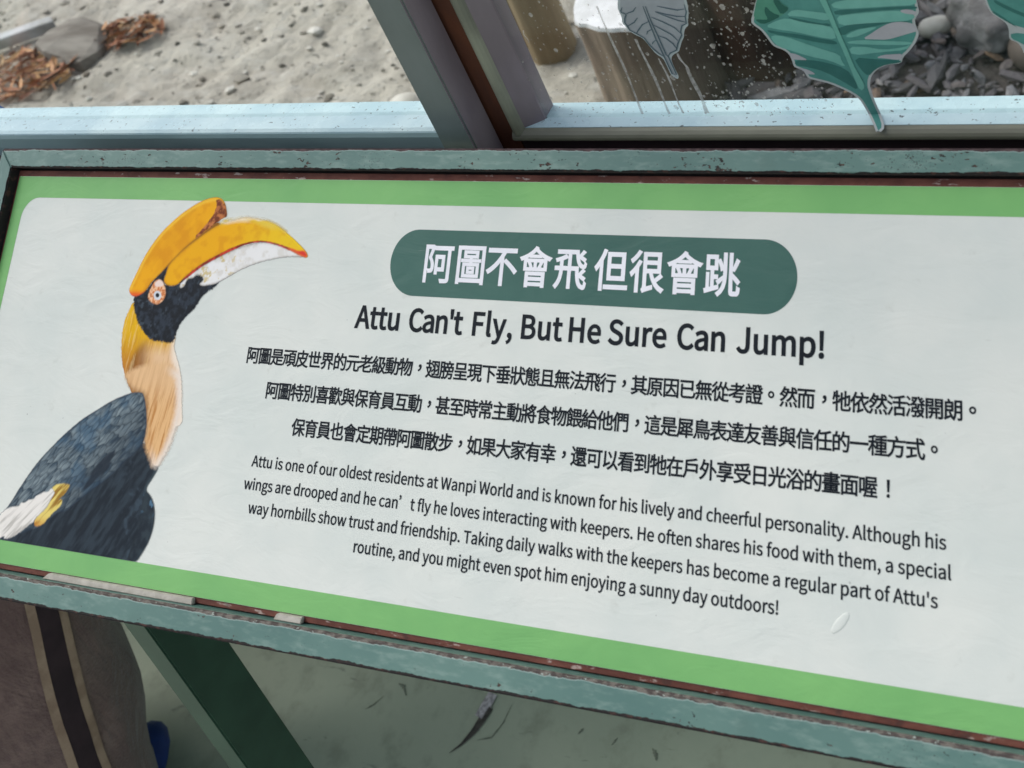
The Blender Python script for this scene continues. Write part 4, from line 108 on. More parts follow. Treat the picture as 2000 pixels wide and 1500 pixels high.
-14,-14,-20,-4,-131,0,-30,3,-13,11,-4,25,0,355,286,0,0,71,-413,0,0,382,20854,1000,6,8,573,65,116,-47,107,-48,84,-46,69,50,-92,45,-113,48,-119,45,8,361,118,-89,-51,-113,-49,-114,-39,49,-57,115,42,117,51,102,56,20,
686,839,0,-116,-373,0,0,116,-74,0,0,-116,-156,0,0,-70,156,0,0,-448,-185,0,0,-70,892,0,0,70,-185,0,0,448,161,0,0,70,-161,0,0,116,4,313,205,0,110,373,0,0,-110,4,313,653,373,0,0,-100,-373,0,4,313,
488,373,0,0,-109,-373,0,21029,1000,4,4,593,720,0,-555,73,0,0,555,14,838,821,0,-801,-3,-15,-8,-8,-15,-3,-153,1,28,-76,81,1,59,3,41,10,25,17,15,27,5,43,0,801,4,164,727,255,0,0,-193,-255,0,39,95,794,
0,-328,110,0,-9,-111,-17,-111,-30,-105,-47,-94,-69,-76,19,-14,19,-18,15,-19,57,58,44,69,33,77,24,82,16,87,166,0,-11,-160,-12,-93,-15,-41,-9,-7,-11,-3,-15,-1,-114,5,10,-21,7,-24,4,-22,123,0,26,4,21,9,18,16,
22,55,15,117,12,202,1,31,-229,0,9,108,213,0,0,328,21040,1000,4,4,641,754,0,-606,70,0,0,606,16,839,824,0,-787,-2,-13,-7,-7,-13,-2,-131,1,12,-24,10,-27,6,-24,66,1,53,5,38,9,24,16,13,26,4,39,0,
787,16,62,42,17,-72,500,97,-4,66,-210,-39,0,157,200,0,0,67,-200,0,0,107,-71,0,0,-107,-197,0,0,-67,197,0,0,-169,26,119,439,38,10,105,12,231,23,35,-62,57,38,-40,66,-53,76,-58,73,-55,-32,75,-100,-256,-22,41,
58,39,63,36,66,271,0,0,66,-514,0,0,-66,159,0,-34,-67,-32,-54,-22,-33,-16,-21,-16,-16,-16,-7,21205,1000,5,80,655,827,-2,-221,-119,0,0,-69,117,0,-8,-110,-14,-103,-22,-95,-33,-86,-45,-77,0,4,-201,-21,0,80,197,0,0,
58,-197,0,0,61,195,0,0,299,-195,0,0,63,214,0,0,59,-214,0,0,74,196,29,-37,58,-126,-22,-153,-17,-155,-10,18,-56,188,11,0,-67,-217,0,0,-59,217,0,0,-63,-187,0,0,-299,187,0,0,-61,-190,0,0,-58,190,0,0,
-87,-217,-20,10,-66,422,48,-43,-35,20,-16,20,-19,15,-19,92,90,65,109,43,127,25,141,12,155,142,0,-12,-293,-15,-166,-19,-70,-10,-10,-11,-4,-14,-1,-113,4,11,-23,7,-25,4,-24,123,1,27,5,22,12,18,21,18,38,13,71,10,
112,7,163,7,221,0,37,-213,0,3,221,4,134,373,125,0,0,-73,-125,0,4,328,373,131,0,0,-73,-131,0,4,134,495,125,0,0,-72,-125,0,4,328,495,131,0,0,-72,-131,0,21407,1000,6,4,369,402,419,0,0,-94,-419,0,4,
369,552,419,0,0,-93,-419,0,8,699,165,64,-71,64,-73,49,-63,64,38,-52,61,-65,72,-65,68,8,371,199,-51,-69,-59,-67,-61,-59,64,-41,59,63,62,74,57,75,16,131,785,0,-284,-2,-99,-6,-107,-16,-111,-28,-107,-44,-98,64,-39,47,
105,30,115,18,119,9,117,2,105,0,214,738,0,0,70,22,530,704,-38,-93,-197,0,0,-363,246,0,0,-244,-2,-10,-6,-5,-12,-2,-125,1,23,-67,68,0,52,3,37,8,23,15,12,23,3,33,0,245,250,0,0,363,-291,0,44,80,
21451,1000,2,50,337,841,-12,-168,-256,0,0,-72,247,0,-23,-123,-36,-129,-53,-128,-73,-118,-96,-99,25,-15,22,-18,19,-18,67,66,56,76,46,82,38,87,30,89,48,-89,58,-80,67,-71,-88,-55,-96,-43,-102,-31,43,-64,108,36,101,49,93,60,
100,-61,113,-48,127,-35,14,23,17,24,18,20,-123,30,-110,42,-97,54,51,53,46,60,40,66,34,74,27,81,-51,23,-14,-3,-394,0,24,133,542,0,0,72,-533,0,13,168,7,568,159,-70,69,-58,79,-47,88,335,0,-42,-89,-54,-79,21463,
1000,5,8,820,844,-210,-33,-260,-25,-268,-16,17,-65,272,16,269,26,232,36,8,432,706,22,-51,17,-52,11,-46,70,18,-11,45,-19,51,-23,50,23,773,723,-27,-57,-32,-60,-33,-55,-439,0,59,20,-17,41,-25,47,-28,44,-65,-19,26,-44,24,
-47,16,-42,-160,0,0,-204,71,0,0,138,712,0,0,-138,74,0,0,204,-172,0,93,149,7,694,302,-53,-66,-64,-58,-74,-50,-77,51,-65,58,-55,65,30,194,372,0,-70,42,0,-10,-4,58,-78,68,-69,78,-60,-117,-44,-127,-33,-134,-24,43,
-67,144,29,136,41,127,55,120,-55,134,-41,146,-29,13,24,16,25,17,21,-134,22,-125,33,-113,43,57,40,51,45,47,50,41,56,34,61,-50,32,-14,-3,21487,1000,3,18,56,769,0,-75,691,0,0,-665,-3,-17,-9,-9,-17,-3,-186,3,31,
-81,89,0,70,4,50,9,31,18,17,30,5,45,0,666,123,0,0,75,4,231,475,263,0,0,-230,-263,0,6,158,547,0,-454,73,0,0,80,337,0,0,374,21576,1000,3,4,257,732,484,0,0,-194,-484,0,4,183,799,0,-329,636,0,
0,329,20,149,202,0,-65,308,0,0,-121,-392,0,0,-68,871,0,0,68,-400,0,0,121,317,0,0,65,-317,0,0,114,352,0,0,68,-773,0,0,-68,342,0,0,-114,21729,1000,7,4,265,740,475,0,0,-103,-475,0,4,190,801,0,-226,
629,0,0,226,4,221,339,560,0,0,-71,-560,0,4,221,215,560,0,0,-72,-560,0,4,221,462,560,0,0,-70,-560,0,8,582,36,112,-37,112,-42,92,-39,64,54,-93,37,-112,41,-111,35,13,147,518,0,-431,187,0,-82,-42,-105,-39,-108,
-32,55,-55,110,33,109,43,94,48,-67,44,518,0,0,431,21892,1000,4,8,185,192,0,-272,73,0,0,34,488,0,0,-31,77,0,0,269,4,258,15,0,116,488,0,0,-116,46,723,416,-53,-103,-134,0,0,104,388,0,0,59,-388,0,0,
70,295,0,0,57,-295,0,0,69,357,0,0,59,-199,0,59,93,-77,18,-61,-111,-277,0,37,12,-15,31,-21,33,-24,32,-67,-20,52,-88,-191,0,0,-59,350,0,0,-69,-289,0,0,-57,289,0,0,-70,-376,0,0,-59,178,0,-64,-17,19,
-28,18,-30,14,-29,-195,0,0,-61,897,0,0,61,-202,0,50,86,7,459,417,0,-104,-145,0,13,4,-15,32,-21,35,-25,33,21908,1000,4,6,74,745,0,-655,70,0,0,96,184,0,0,559,4,144,675,115,0,0,-419,-115,0,60,495,248,
1,0,22,6,46,6,91,8,0,-94,-181,0,0,-60,181,0,0,-111,-241,0,0,-61,542,0,0,61,-232,0,0,111,193,0,0,60,-193,0,0,95,-56,0,178,14,21,-38,55,28,-31,52,-43,56,-49,53,-52,-24,62,-73,-228,-14,37,40,
36,44,33,46,265,0,0,60,-491,0,0,68,453,0,0,219,-521,0,0,-317,-2,-101,-8,-109,-20,-110,-34,-108,-53,-97,57,-41,54,98,36,108,23,113,11,112,4,105,145,0,-34,-48,-31,-37,-21,-23,-16,-15,-15,-12,-16,-6,22,-60,4,461,
739,384,0,0,-97,-384,0,21916,1000,6,4,269,485,462,0,0,-80,-462,0,8,180,162,0,-242,74,0,0,32,495,0,0,-31,77,0,0,241,4,254,6,0,101,495,0,0,-101,16,459,841,0,-72,-380,0,0,-57,380,0,0,-69,-308,0,
0,-56,706,0,0,56,-321,0,0,69,388,0,0,57,-388,0,0,72,14,197,537,0,-184,107,0,-35,-10,32,-65,-253,0,0,-61,903,0,0,61,-260,0,45,71,-19,4,89,0,0,184,6,379,278,-9,24,-13,26,-15,25,309,0,-36,-75,
22240,1000,3,30,473,688,-10,-163,-251,0,0,-69,242,0,-19,-84,-31,-76,-45,-67,-63,-58,-83,-46,17,-16,17,-22,13,-21,72,41,59,48,47,55,36,61,27,67,90,-91,81,-91,62,-80,54,45,-72,89,-94,100,-104,95,10,51,260,0,0,69,
-252,0,10,163,8,82,799,0,-878,71,0,0,49,694,0,0,-49,73,0,0,878,4,153,34,0,697,694,0,0,-697,22294,1000,7,4,341,646,310,0,0,-66,-310,0,4,309,352,375,0,0,-223,-375,0,4,436,269,122,0,0,-58,-122,0,
4,388,309,0,-138,219,0,0,138,20,199,489,0,-47,267,0,0,-43,-217,0,0,-318,498,0,0,318,-220,0,0,43,274,0,0,47,-274,0,0,46,189,0,0,156,-438,0,0,-156,188,0,0,-46,8,82,799,0,-878,71,0,0,45,694,
0,0,-45,73,0,0,878,4,153,31,0,705,694,0,0,-705,22312,1000,2,24,391,840,-53,-155,-275,0,0,-72,242,0,-41,-75,-48,-72,-53,-67,-59,-61,-66,-52,39,-69,41,31,39,34,36,36,0,-394,75,0,0,483,45,66,41,69,36,71,
549,0,0,72,-518,0,48,136,16,598,561,0,-193,-225,0,0,-70,225,0,0,-284,-265,0,0,-70,605,0,0,70,-265,0,0,284,227,0,0,70,-227,0,0,193,22402,1000,5,40,821,830,-200,-30,-243,-21,-248,-12,18,-66,315,15,0,-105,-359,
0,0,-70,121,0,0,-127,-172,0,0,-71,172,0,0,-137,-128,0,0,-71,366,0,0,-118,-317,0,0,-71,707,0,0,71,-312,0,0,118,366,0,0,71,-125,0,0,137,166,0,0,71,-166,0,0,127,116,0,0,70,-357,0,0,111,116,
12,107,14,94,16,4,463,343,0,-137,-161,0,0,137,4,541,343,162,0,0,-137,-162,0,4,463,414,-161,0,0,127,161,0,4,541,414,0,127,162,0,0,-127,22806,1000,2,36,231,841,-25,-104,-32,-99,-38,-91,-45,-82,-52,-69,64,-48,53,
77,48,90,41,101,191,0,-20,-101,-26,-93,-32,-83,-150,109,-45,-50,56,-40,57,-44,49,-42,-46,-74,-52,-65,-58,-56,-63,-47,-68,-40,22,-18,23,-22,18,-22,121,85,105,114,87,147,67,182,44,218,-52,16,-15,-3,-189,0,37,140,13,611,840,
0,-919,78,0,0,546,81,-71,76,-73,58,-65,62,53,-70,72,-89,80,-91,74,-27,-21,0,324,22823,1000,1,39,461,839,-1,-86,-4,-96,-10,-104,-384,0,0,-77,371,0,-32,-114,-51,-110,-73,-103,-101,-91,-133,-74,21,-19,21,-22,15,-21,131,76,
101,92,77,103,55,111,37,115,53,-130,66,-117,80,-101,93,-84,109,-65,16,24,20,25,20,21,-109,60,-94,82,-79,99,-64,116,-49,127,379,0,0,77,-416,0,10,103,5,96,1,87,22914,1000,4,6,399,565,-20,-131,-31,-114,-41,-97,-129,97,
63,245,30,95,292,174,-134,-37,-48,-40,-41,-45,-35,-48,-29,-52,-24,46,-62,89,48,77,63,67,78,101,-103,51,62,-111,107,33,72,28,80,22,91,17,101,12,111,-47,8,-14,-2,-162,0,35,199,-75,5,-33,-204,-136,0,0,-70,121,0,-23,
-101,-25,-92,8,532,732,0,-787,72,0,0,76,245,0,0,-60,75,0,0,771,4,604,92,0,569,245,0,0,-569,23450,1000,2,40,224,378,-17,-104,-26,-94,-36,-83,-48,-71,-61,-59,61,-50,61,64,49,76,40,87,62,-88,76,-60,90,-37,105,
-18,118,-5,234,0,6,25,11,28,11,23,-258,-1,-58,1,-54,4,-52,7,0,202,298,0,0,70,-298,0,0,164,257,0,0,73,-584,0,0,-73,249,0,0,-415,-47,22,-42,30,-37,38,-32,47,-26,58,24,131,14,426,826,46,-99,-390,0,
0,-218,74,0,0,147,685,0,0,-147,77,0,0,218,-360,0,-15,38,-20,42,-23,40,23478,1000,2,12,423,824,38,-74,-377,0,0,-206,73,0,0,138,689,0,0,-138,77,0,0,206,-372,0,-50,97,72,790,481,-65,-56,-76,-58,-78,-54,-27,
54,-34,52,-43,48,70,53,252,0,0,66,-580,0,0,-66,229,0,-108,-59,-123,-50,-127,-37,41,-59,98,32,98,39,94,47,49,-59,-110,-65,-136,-59,-136,-43,38,-59,128,47,131,61,114,68,27,-70,-70,-54,-87,-53,-98,-47,-101,-39,-99,-29,39,
-64,150,56,150,74,130,84,1,-75,-15,-60,-25,-37,-19,-13,-20,-6,-25,-1,-91,5,10,-23,7,-25,3,-23,85,-2,40,3,32,12,32,20,30,35,20,50,11,63,-1,72,-14,76,48,29,37,-84,47,-75,56,-65,64,-54,73,-42,14,22,18,
21,18,18,-72,37,-64,50,-54,62,-45,70,-34,77,155,113,23559,1000,4,8,448,201,51,-55,45,-59,33,-52,62,39,-34,52,-48,56,-51,53,22,755,468,0,-141,-381,0,0,-68,381,0,0,-240,-2,-11,-6,-5,-12,-2,-130,1,24,-72,70,1,
52,3,37,9,24,16,12,24,3,35,0,241,130,0,0,68,-130,0,0,141,40,474,554,103,-86,-65,-30,-67,-24,-68,-19,38,-57,126,43,119,60,108,78,90,98,67,119,-46,23,-13,-4,-198,0,52,66,-72,20,-41,-54,-51,-53,-61,-50,-66,
-44,-72,-38,47,-46,74,42,71,49,65,54,218,0,-25,-41,-30,-38,-33,-36,-35,29,-39,28,-41,25,-40,-35,40,-26,39,-29,34,-29,-73,-52,-34,31,-38,31,-40,28,29,83,795,0,-311,67,1,122,0,0,-147,-232,0,0,-67,55,0,0,-21,
-1,-52,-5,-59,-11,-63,-18,-63,-28,-58,57,-37,31,65,21,70,13,70,6,66,2,58,0,24,110,0,0,-351,70,0,0,919,-70,0,0,-288,-122,0,0,244,24050,1000,1,38,93,778,0,-75,654,0,0,-263,-525,0,0,165,-76,0,0,-503,
7,-64,21,-44,40,-28,61,-14,84,-4,376,0,84,7,58,24,38,44,23,68,14,96,-25,7,-27,11,-24,13,-9,-82,-15,-57,-24,-34,-37,-18,-55,-5,-381,0,-56,2,-38,7,-24,15,-12,22,-3,33,0,265,525,0,0,-50,78,0,0,462,
24118,1000,3,34,177,281,0,-303,73,0,0,241,210,0,0,-298,74,0,0,298,225,0,0,-161,-2,-9,-5,-5,-12,-1,-124,1,25,-65,67,0,51,3,36,8,23,14,12,22,3,32,0,223,-299,0,0,103,322,0,0,-130,73,0,0,193,
-851,0,0,-193,71,0,0,130,311,0,0,-103,60,217,826,0,-107,-158,0,0,-61,155,0,-8,-33,-17,-32,-27,-32,-40,-28,-57,-24,16,-15,15,-18,11,-17,67,33,48,38,33,41,20,43,9,44,84,0,0,-160,266,0,0,160,87,0,0,
-89,2,-34,8,-24,14,-15,23,-9,32,-2,76,0,27,3,19,12,14,22,9,35,6,49,-60,25,-3,-56,-6,-24,-14,-6,-57,0,-13,2,-7,6,-1,16,0,89,153,0,0,61,-153,0,0,107,-69,0,0,-107,-87,0,0,105,-69,0,0,
-105,-130,0,0,105,-67,0,0,-105,-82,0,0,107,4,565,658,0,-101,-130,0,0,101,24120,1000,4,4,313,491,379,0,0,-98,-379,0,30,152,253,0,-288,75,0,0,220,247,0,0,-265,77,0,0,265,233,0,0,-141,-2,-10,-6,-5,-12,
-2,-129,2,26,-68,69,0,53,3,38,8,24,15,12,23,3,33,0,210,-309,0,0,83,217,0,0,212,-527,0,0,-212,233,0,0,-83,21,168,803,30,-38,28,-42,21,-38,-161,0,0,-215,72,0,0,149,689,0,0,-149,74,0,0,215,
-377,0,0,156,-76,0,0,-156,-209,0,61,29,-22,37,-30,41,-32,39,6,763,832,-25,-40,-30,-44,-30,-38,62,-25,101,120,24184,1000,1,48,130,341,0,-67,328,0,0,-117,-382,0,0,-67,382,0,0,-171,78,0,0,171,388,0,0,67,-388,
0,0,117,341,0,0,67,-181,0,73,123,-80,22,-19,-47,-24,-51,-26,-47,-299,0,53,17,-15,39,-22,46,-25,43,642,0,0,67,-418,0,0,113,313,0,0,67,-313,0,0,106,-78,0,0,-106,-304,0,0,-67,304,0,0,-113,-409,0,0,
-67,259,0,-68,-20,22,-42,21,-43,14,-40,24335,1000,3,8,709,791,54,-41,51,-44,39,-41,52,47,-40,39,-51,43,-54,39,30,565,836,5,-183,-515,0,0,-73,520,0,23,-212,37,-182,54,-142,71,-93,89,-33,41,7,30,22,22,42,15,64,
10,91,-23,11,-23,14,-20,17,-9,-109,-14,-62,-23,-19,-57,28,-50,80,-42,124,-32,161,-21,191,294,0,0,73,-298,0,-4,183,12,59,24,24,-74,482,110,-6,68,-214,-46,0,276,187,0,0,73,-442,0,0,-73,180,0,0,-291,24456,1000,5,
8,253,837,-56,-73,-74,-72,-80,-61,40,-62,89,70,84,83,69,87,12,270,617,-68,-102,-83,-94,-91,-77,42,-74,37,32,37,36,37,39,0,-457,74,0,0,545,83,125,4,797,546,0,-124,-324,0,0,124,4,797,609,-324,0,0,121,324,0,
36,397,-80,29,14,74,23,154,43,-4,68,-177,-43,0,331,99,0,40,-116,54,-102,67,-88,82,-70,97,-53,15,22,18,24,19,19,-85,39,-73,53,-62,65,60,37,62,42,58,43,-51,53,-49,-42,-58,-43,-58,-39,-27,49,-23,52,-20,55,233,
0,0,440,-471,0,0,-743,-6,-35,-14,-23,-17,-13,24478,1000,4,8,244,840,-57,-74,-74,-74,-80,-62,41,-55,87,70,82,83,69,85,53,421,375,-9,-104,-18,-93,-27,-81,-40,-69,-54,-57,58,-49,50,55,39,65,30,73,45,-76,54,-53,64,-34,
74,-17,84,-5,167,0,24,69,-186,0,-89,7,0,208,223,0,0,65,-223,0,0,168,-39,0,45,45,38,52,33,58,58,-56,52,-57,40,-49,53,50,-47,55,-63,62,-66,60,16,51,14,54,10,58,-73,9,-17,-90,-26,-80,-35,-72,-45,-61,
-56,-50,51,-39,-13,0,0,-420,-36,22,-32,29,-28,37,-24,47,-20,58,17,149,18,489,840,-21,-88,-28,-82,-36,-74,-45,-65,-52,-54,55,-52,50,54,44,63,37,71,101,-96,36,58,-30,31,-40,34,-42,34,17,49,15,52,12,53,12,268,636,
-70,-104,-85,-96,-92,-79,43,-66,113,107,0,-481,71,0,0,565,32,43,29,43,26,44,24907,1000,10,26,269,155,0,-130,4,-38,13,-26,25,-17,39,-8,56,-3,212,0,45,4,33,13,21,26,13,41,7,60,-22,6,-23,9,-20,10,-4,-47,
-5,-30,-10,-18,-16,-9,-24,-2,-202,0,-43,2,-20,9,-5,19,0,129,8,441,175,36,-40,34,-43,26,-37,54,37,-26,36,-35,41,-36,38,6,789,153,82,-189,71,26,-23,56,-31,65,-32,64,8,134,166,-25,-59,-33,-60,-40,-51,64,-35,39,
54,32,63,27,61,4,405,527,0,-55,-226,0,0,55,18,111,581,0,-393,68,0,0,132,226,0,0,-58,-1,-9,-5,-4,-9,-1,-90,0,22,-55,52,0,39,3,29,7,19,12,10,19,2,28,0,319,4,179,424,226,0,0,-55,-226,0,
32,846,806,-59,-28,-74,-27,-79,-25,0,106,-70,0,0,-211,3,-37,10,-26,20,-16,32,-9,45,-3,154,0,36,4,26,12,18,24,11,36,7,53,-21,7,-22,8,-19,11,-6,-60,-12,-26,-24,-6,-141,0,-30,2,-14,8,-3,19,0,49,94,
25,92,30,82,34,34,857,476,-62,-29,-77,-28,-84,-25,0,113,-70,0,0,-227,3,-38,11,-26,20,-17,32,-9,46,-3,157,0,36,4,26,13,18,24,11,38,7,54,-21,6,-23,9,-19,11,-2,-42,-5,-28,-7,-16,-12,-8,-17,-2,-142,0,
-31,2,-15,9,-3,19,0,59,98,25,97,31,84,34,22,78,615,36,8,102,8,222,14,36,-50,57,36,-39,50,-50,56,-52,54,-53,-30,58,-63,-220,-10,49,40,49,45,47,48,-72,25,-52,-59,-52,-47,-34,-29,-20,-14,-18,-9,-16,-5,25142,
1000,2,25,177,734,0,-305,-2,-90,-11,-96,-23,-97,-41,-93,-64,-84,57,-52,47,56,38,62,28,66,20,69,14,69,523,0,0,-54,75,0,0,395,-585,0,0,99,197,27,192,34,166,41,-62,57,-161,-41,-199,-35,5,763,309,-515,0,5,120,
0,81,510,0,25955,1000,7,20,355,832,0,-113,-129,0,0,113,-69,0,0,-113,-101,0,0,-63,101,0,0,-119,-117,0,0,-65,489,0,0,65,-104,0,0,119,102,0,0,63,-102,0,0,113,4,226,656,129,0,0,-119,-129,0,4,181,218,
219,0,0,-71,-219,0,4,181,276,0,70,219,0,0,-70,18,111,405,0,-485,70,0,0,169,219,0,0,-90,-1,-9,-5,-4,-9,-2,-94,1,22,-63,54,0,42,2,30,8,19,15,10,21,3,30,0,407,8,649,584,170,0,-20,-119,-28,
-108,-36,-96,-36,97,-30,106,-22,112,36,629,840,-17,-101,-22,-97,-28,-91,-33,-82,-40,-71,52,-62,23,38,22,41,20,45,24,-98,30,-93,34,-85,-59,-79,-72,-67,-88,-55,44,-65,83,55,72,64,59,73,52,-75,60,-64,70,-52,15,23,19,23,
19,18,-74,51,-64,66,-54,80,51,117,39,134,28,153,67,0,0,70,-293,0,35,175,26041,1000,1,50,440,818,27,-51,24,-54,17,-46,-440,0,0,-73,273,0,-11,-140,-24,-140,-48,-131,-83,-115,-129,-91,21,-17,19,-21,15,-21,101,67,76,80,
56,92,39,99,25,105,358,0,-18,-185,-21,-112,-26,-52,-13,-8,-16,-3,-19,-1,-169,7,13,-23,9,-26,5,-24,168,-3,34,5,28,10,25,20,21,33,18,54,15,81,13,114,12,150,3,36,-428,0,13,160,513,0,0,73,-422,0,71,31,
-19,46,-26,52,-28,50,26085,1000,3,4,253,352,499,0,0,-281,-499,0,4,253,426,0,271,499,0,0,-271,8,176,772,0,-841,77,0,0,65,499,0,0,-60,80,0,0,836,26159,1000,4,4,236,607,521,0,0,-82,-521,0,4,236,742,521,
0,0,-81,-521,0,4,164,799,0,-331,669,0,0,331,38,231,299,-20,-84,-30,-75,-39,-66,-48,-56,-59,-47,57,-52,61,53,52,63,43,74,55,-71,68,-48,81,-30,96,-16,113,-4,274,0,6,24,10,26,12,22,-299,-1,-118,5,0,138,332,
0,0,66,-332,0,0,112,397,0,0,67,-884,0,0,-67,412,0,0,-303,-49,16,-44,24,-38,31,-33,40,-26,50,25,99,26178,1000,5,8,445,209,51,-58,45,-62,31,-56,64,39,-33,55,-46,61,-52,56,38,631,841,0,-120,-210,0,0,-67,
210,0,0,-127,-252,0,0,-68,384,0,0,-113,-379,0,0,-67,379,0,0,-269,-2,-11,-6,-6,-13,-2,-134,1,25,-71,71,1,53,4,39,8,24,15,13,24,4,36,0,270,117,0,0,67,-117,0,0,113,127,0,0,68,-259,0,0,127,
217,0,0,67,-217,0,0,120,4,291,416,0,-231,-145,0,0,231,4,291,484,-145,0,0,222,145,0,6,76,775,0,-740,70,0,0,82,216,0,0,658,26371,1000,10,4,163,553,0,-253,674,0,0,253,8,288,471,24,-39,20,-40,13,-37,
57,21,-14,36,-21,40,-24,38,6,649,494,-16,-40,-20,-43,-21,-38,53,-18,68,118,4,228,501,237,0,0,-150,-237,0,4,529,501,240,0,0,-150,-240,0,25,493,844,-66,-69,-82,-61,-95,-52,-104,-43,-108,-34,43,-59,84,29,83,35,79,40,
0,-26,349,0,0,31,81,-41,83,-34,83,-27,14,20,17,21,18,18,-96,27,-95,36,-90,43,-80,49,-66,54,14,18,7,375,658,46,31,43,33,40,36,40,-35,45,-33,48,-32,4,296,77,416,0,0,-69,-416,0,4,296,131,0,67,416,
0,0,-67,8,222,252,0,-331,74,0,0,34,416,0,0,-31,76,0,0,328,26377,1000,3,37,391,840,-44,-130,-284,0,0,-70,253,0,-42,-78,-48,-74,-55,-68,-62,-62,-69,-54,48,-58,61,48,55,53,51,59,0,-485,74,0,0,198,419,0,
0,-104,-2,-12,-7,-6,-13,-3,-146,1,25,-72,76,0,58,2,40,9,26,17,13,26,4,37,0,510,-486,0,61,116,542,0,0,70,-512,0,40,112,4,329,289,419,0,0,-105,-419,0,4,329,353,0,103,419,0,0,-103,26391,1000,6,5,
842,490,0,-175,-207,0,3,106,0,69,4,842,558,-204,0,0,166,204,0,31,565,792,0,-371,-2,-90,-7,-95,-16,-97,-29,-93,-46,-85,21,-11,23,-15,17,-15,34,57,27,64,20,66,14,70,9,69,212,0,0,-224,-2,-12,-6,-6,-12,-2,
-115,1,10,-24,9,-27,6,-24,64,1,48,4,34,9,22,17,12,26,3,37,0,770,24,215,817,47,-96,-170,0,0,-645,-7,-39,-15,-28,-17,-17,40,-58,33,22,83,39,175,76,30,-78,70,33,-34,79,-48,90,-53,88,-64,-28,68,-120,-186,
-77,0,255,316,0,0,408,-137,0,-60,112,4,167,486,242,0,0,-105,-242,0,4,167,551,0,102,242,0,0,-102,26399,1000,9,8,178,143,-37,-66,-48,-61,-54,-52,62,-44,54,58,52,70,42,75,8,321,112,40,-52,37,-54,26,-48,62,36,
-28,47,-38,52,-41,50,4,855,722,0,-161,-205,0,0,161,27,580,790,0,-363,-2,-91,-6,-98,-15,-98,-27,-95,-42,-86,60,-43,32,61,25,66,18,71,13,73,8,73,211,0,0,-243,-2,-12,-7,-7,-11,-2,-119,1,24,-73,65,1,49,4,
35,9,23,16,12,25,3,37,0,774,5,855,494,0,-166,-207,0,2,99,0,67,20,387,828,0,-121,-182,0,0,121,-68,0,0,-121,-85,0,0,-67,85,0,0,-409,-99,0,0,-67,493,0,0,67,-74,0,0,409,74,0,0,67,-74,0,
0,121,4,205,640,182,0,0,-89,-182,0,4,205,491,182,0,0,-98,-182,0,4,205,332,182,0,0,-101,-182,0,26524,1000,5,38,159,792,0,-398,302,0,0,-85,-399,0,0,-69,338,0,-60,-56,-69,-52,-76,-47,-79,-39,-80,-31,52,-62,80,
35,80,45,78,52,72,59,63,64,0,-288,79,0,0,293,65,-63,72,-58,78,-53,80,-45,79,-36,51,63,-77,30,-79,39,-76,45,-71,51,-61,54,338,0,0,69,-399,0,0,85,308,0,0,398,4,236,563,225,0,0,-104,-225,0,4,540,
563,227,0,0,-104,-227,0,4,236,727,225,0,0,-102,-225,0,4,540,727,227,0,0,-102,-227,0,27489,1000,10,4,132,595,93,0,0,-88,-93,0,4,81,640,0,-177,197,0,0,177,4,382,595,94,0,0,-86,-94,0,4,332,640,0,-177,
196,0,0,177,4,318,213,0,-63,-132,0,0,63,60,711,551,0,-69,-3,-92,-12,-102,-28,-108,-52,-107,-80,-100,0,55,-153,0,0,70,141,0,0,52,-141,0,0,63,135,0,0,52,-135,0,0,60,153,0,0,55,-148,0,-11,25,-15,25,
-17,25,-52,-22,31,-53,-124,0,28,60,-56,17,-38,-79,-48,-73,-55,-61,39,-51,55,66,0,-339,61,0,0,52,349,0,-3,-3,46,-55,52,59,42,61,33,64,25,64,19,65,23,-72,28,-66,33,-60,39,-56,47,-53,12,21,15,19,17,17,
-58,65,-47,71,-37,81,-28,93,-21,109,2,85,0,70,4,318,265,-132,0,0,60,132,0,4,318,98,0,-70,-132,0,0,70,20,381,840,0,-68,-148,0,0,68,-65,0,0,-68,-119,0,0,-58,119,0,0,-52,65,0,0,52,148,0,0,
-52,65,0,0,52,122,0,0,58,-122,0,0,68,22,650,841,-15,-88,-19,-85,-24,-79,-29,-71,-34,-60,57,-40,31,56,27,65,24,72,220,0,-14,-67,-16,-63,-16,-54,54,-19,25,77,23,90,19,93,-45,16,-10,-4,-222,0,29,150,27493,1000,
2,8,291,420,-57,-81,-70,-74,-75,-61,56,-57,79,71,75,86,64,92,39,210,762,0,-227,-150,0,0,-72,405,0,0,-317,72,0,-80,-42,-88,-35,-98,-29,-106,-24,-114,-19,16,-23,13,-25,10,-24,214,45,184,65,154,88,123,114,94,141,-71,
33,-36,-63,-43,-58,-48,-52,-55,-46,-62,-42,0,313,393,0,0,72,-386,0,0,128,295,0,0,70,-295,0,0,107,-79,0,0,-305,-186,0,0,227,27861,1000,4,8,95,775,70,-35,67,-40,53,-38,43,63,-54,36,-68,37,-69,31,8,42,503,
68,-33,66,-39,51,-36,42,62,-52,35,-67,36,-67,31,8,76,-16,63,-51,62,102,62,112,58,110,-55,49,-63,-117,-67,-112,38,386,-45,44,12,124,19,275,35,46,-100,66,34,-43,89,-63,100,-71,96,-60,-29,89,-129,-317,-35,62,91,60,101,
55,106,284,0,0,71,-264,0,0,181,223,0,0,71,-223,0,0,172,-75,0,0,-172,-215,0,0,-71,215,0,0,-181,-259,0,0,-71,224,0,-54,-108,-51,-89,-34,-53,-23,-32,-21,-22,-20,-11,27963,1000,5,8,91,774,66,-37,67,-40,54,-35,
44,62,-55,33,-67,37,-67,33,4,42,499,185,-109,42,62,-186,102,8,65,-16,64,-51,62,102,62,112,58,110,-55,49,-63,-117,-67,-112,28,320,547,0,-72,289,0,0,-166,-217,0,0,-388,70,0,0,43,357,0,0,-38,72,0,0,383,-211,
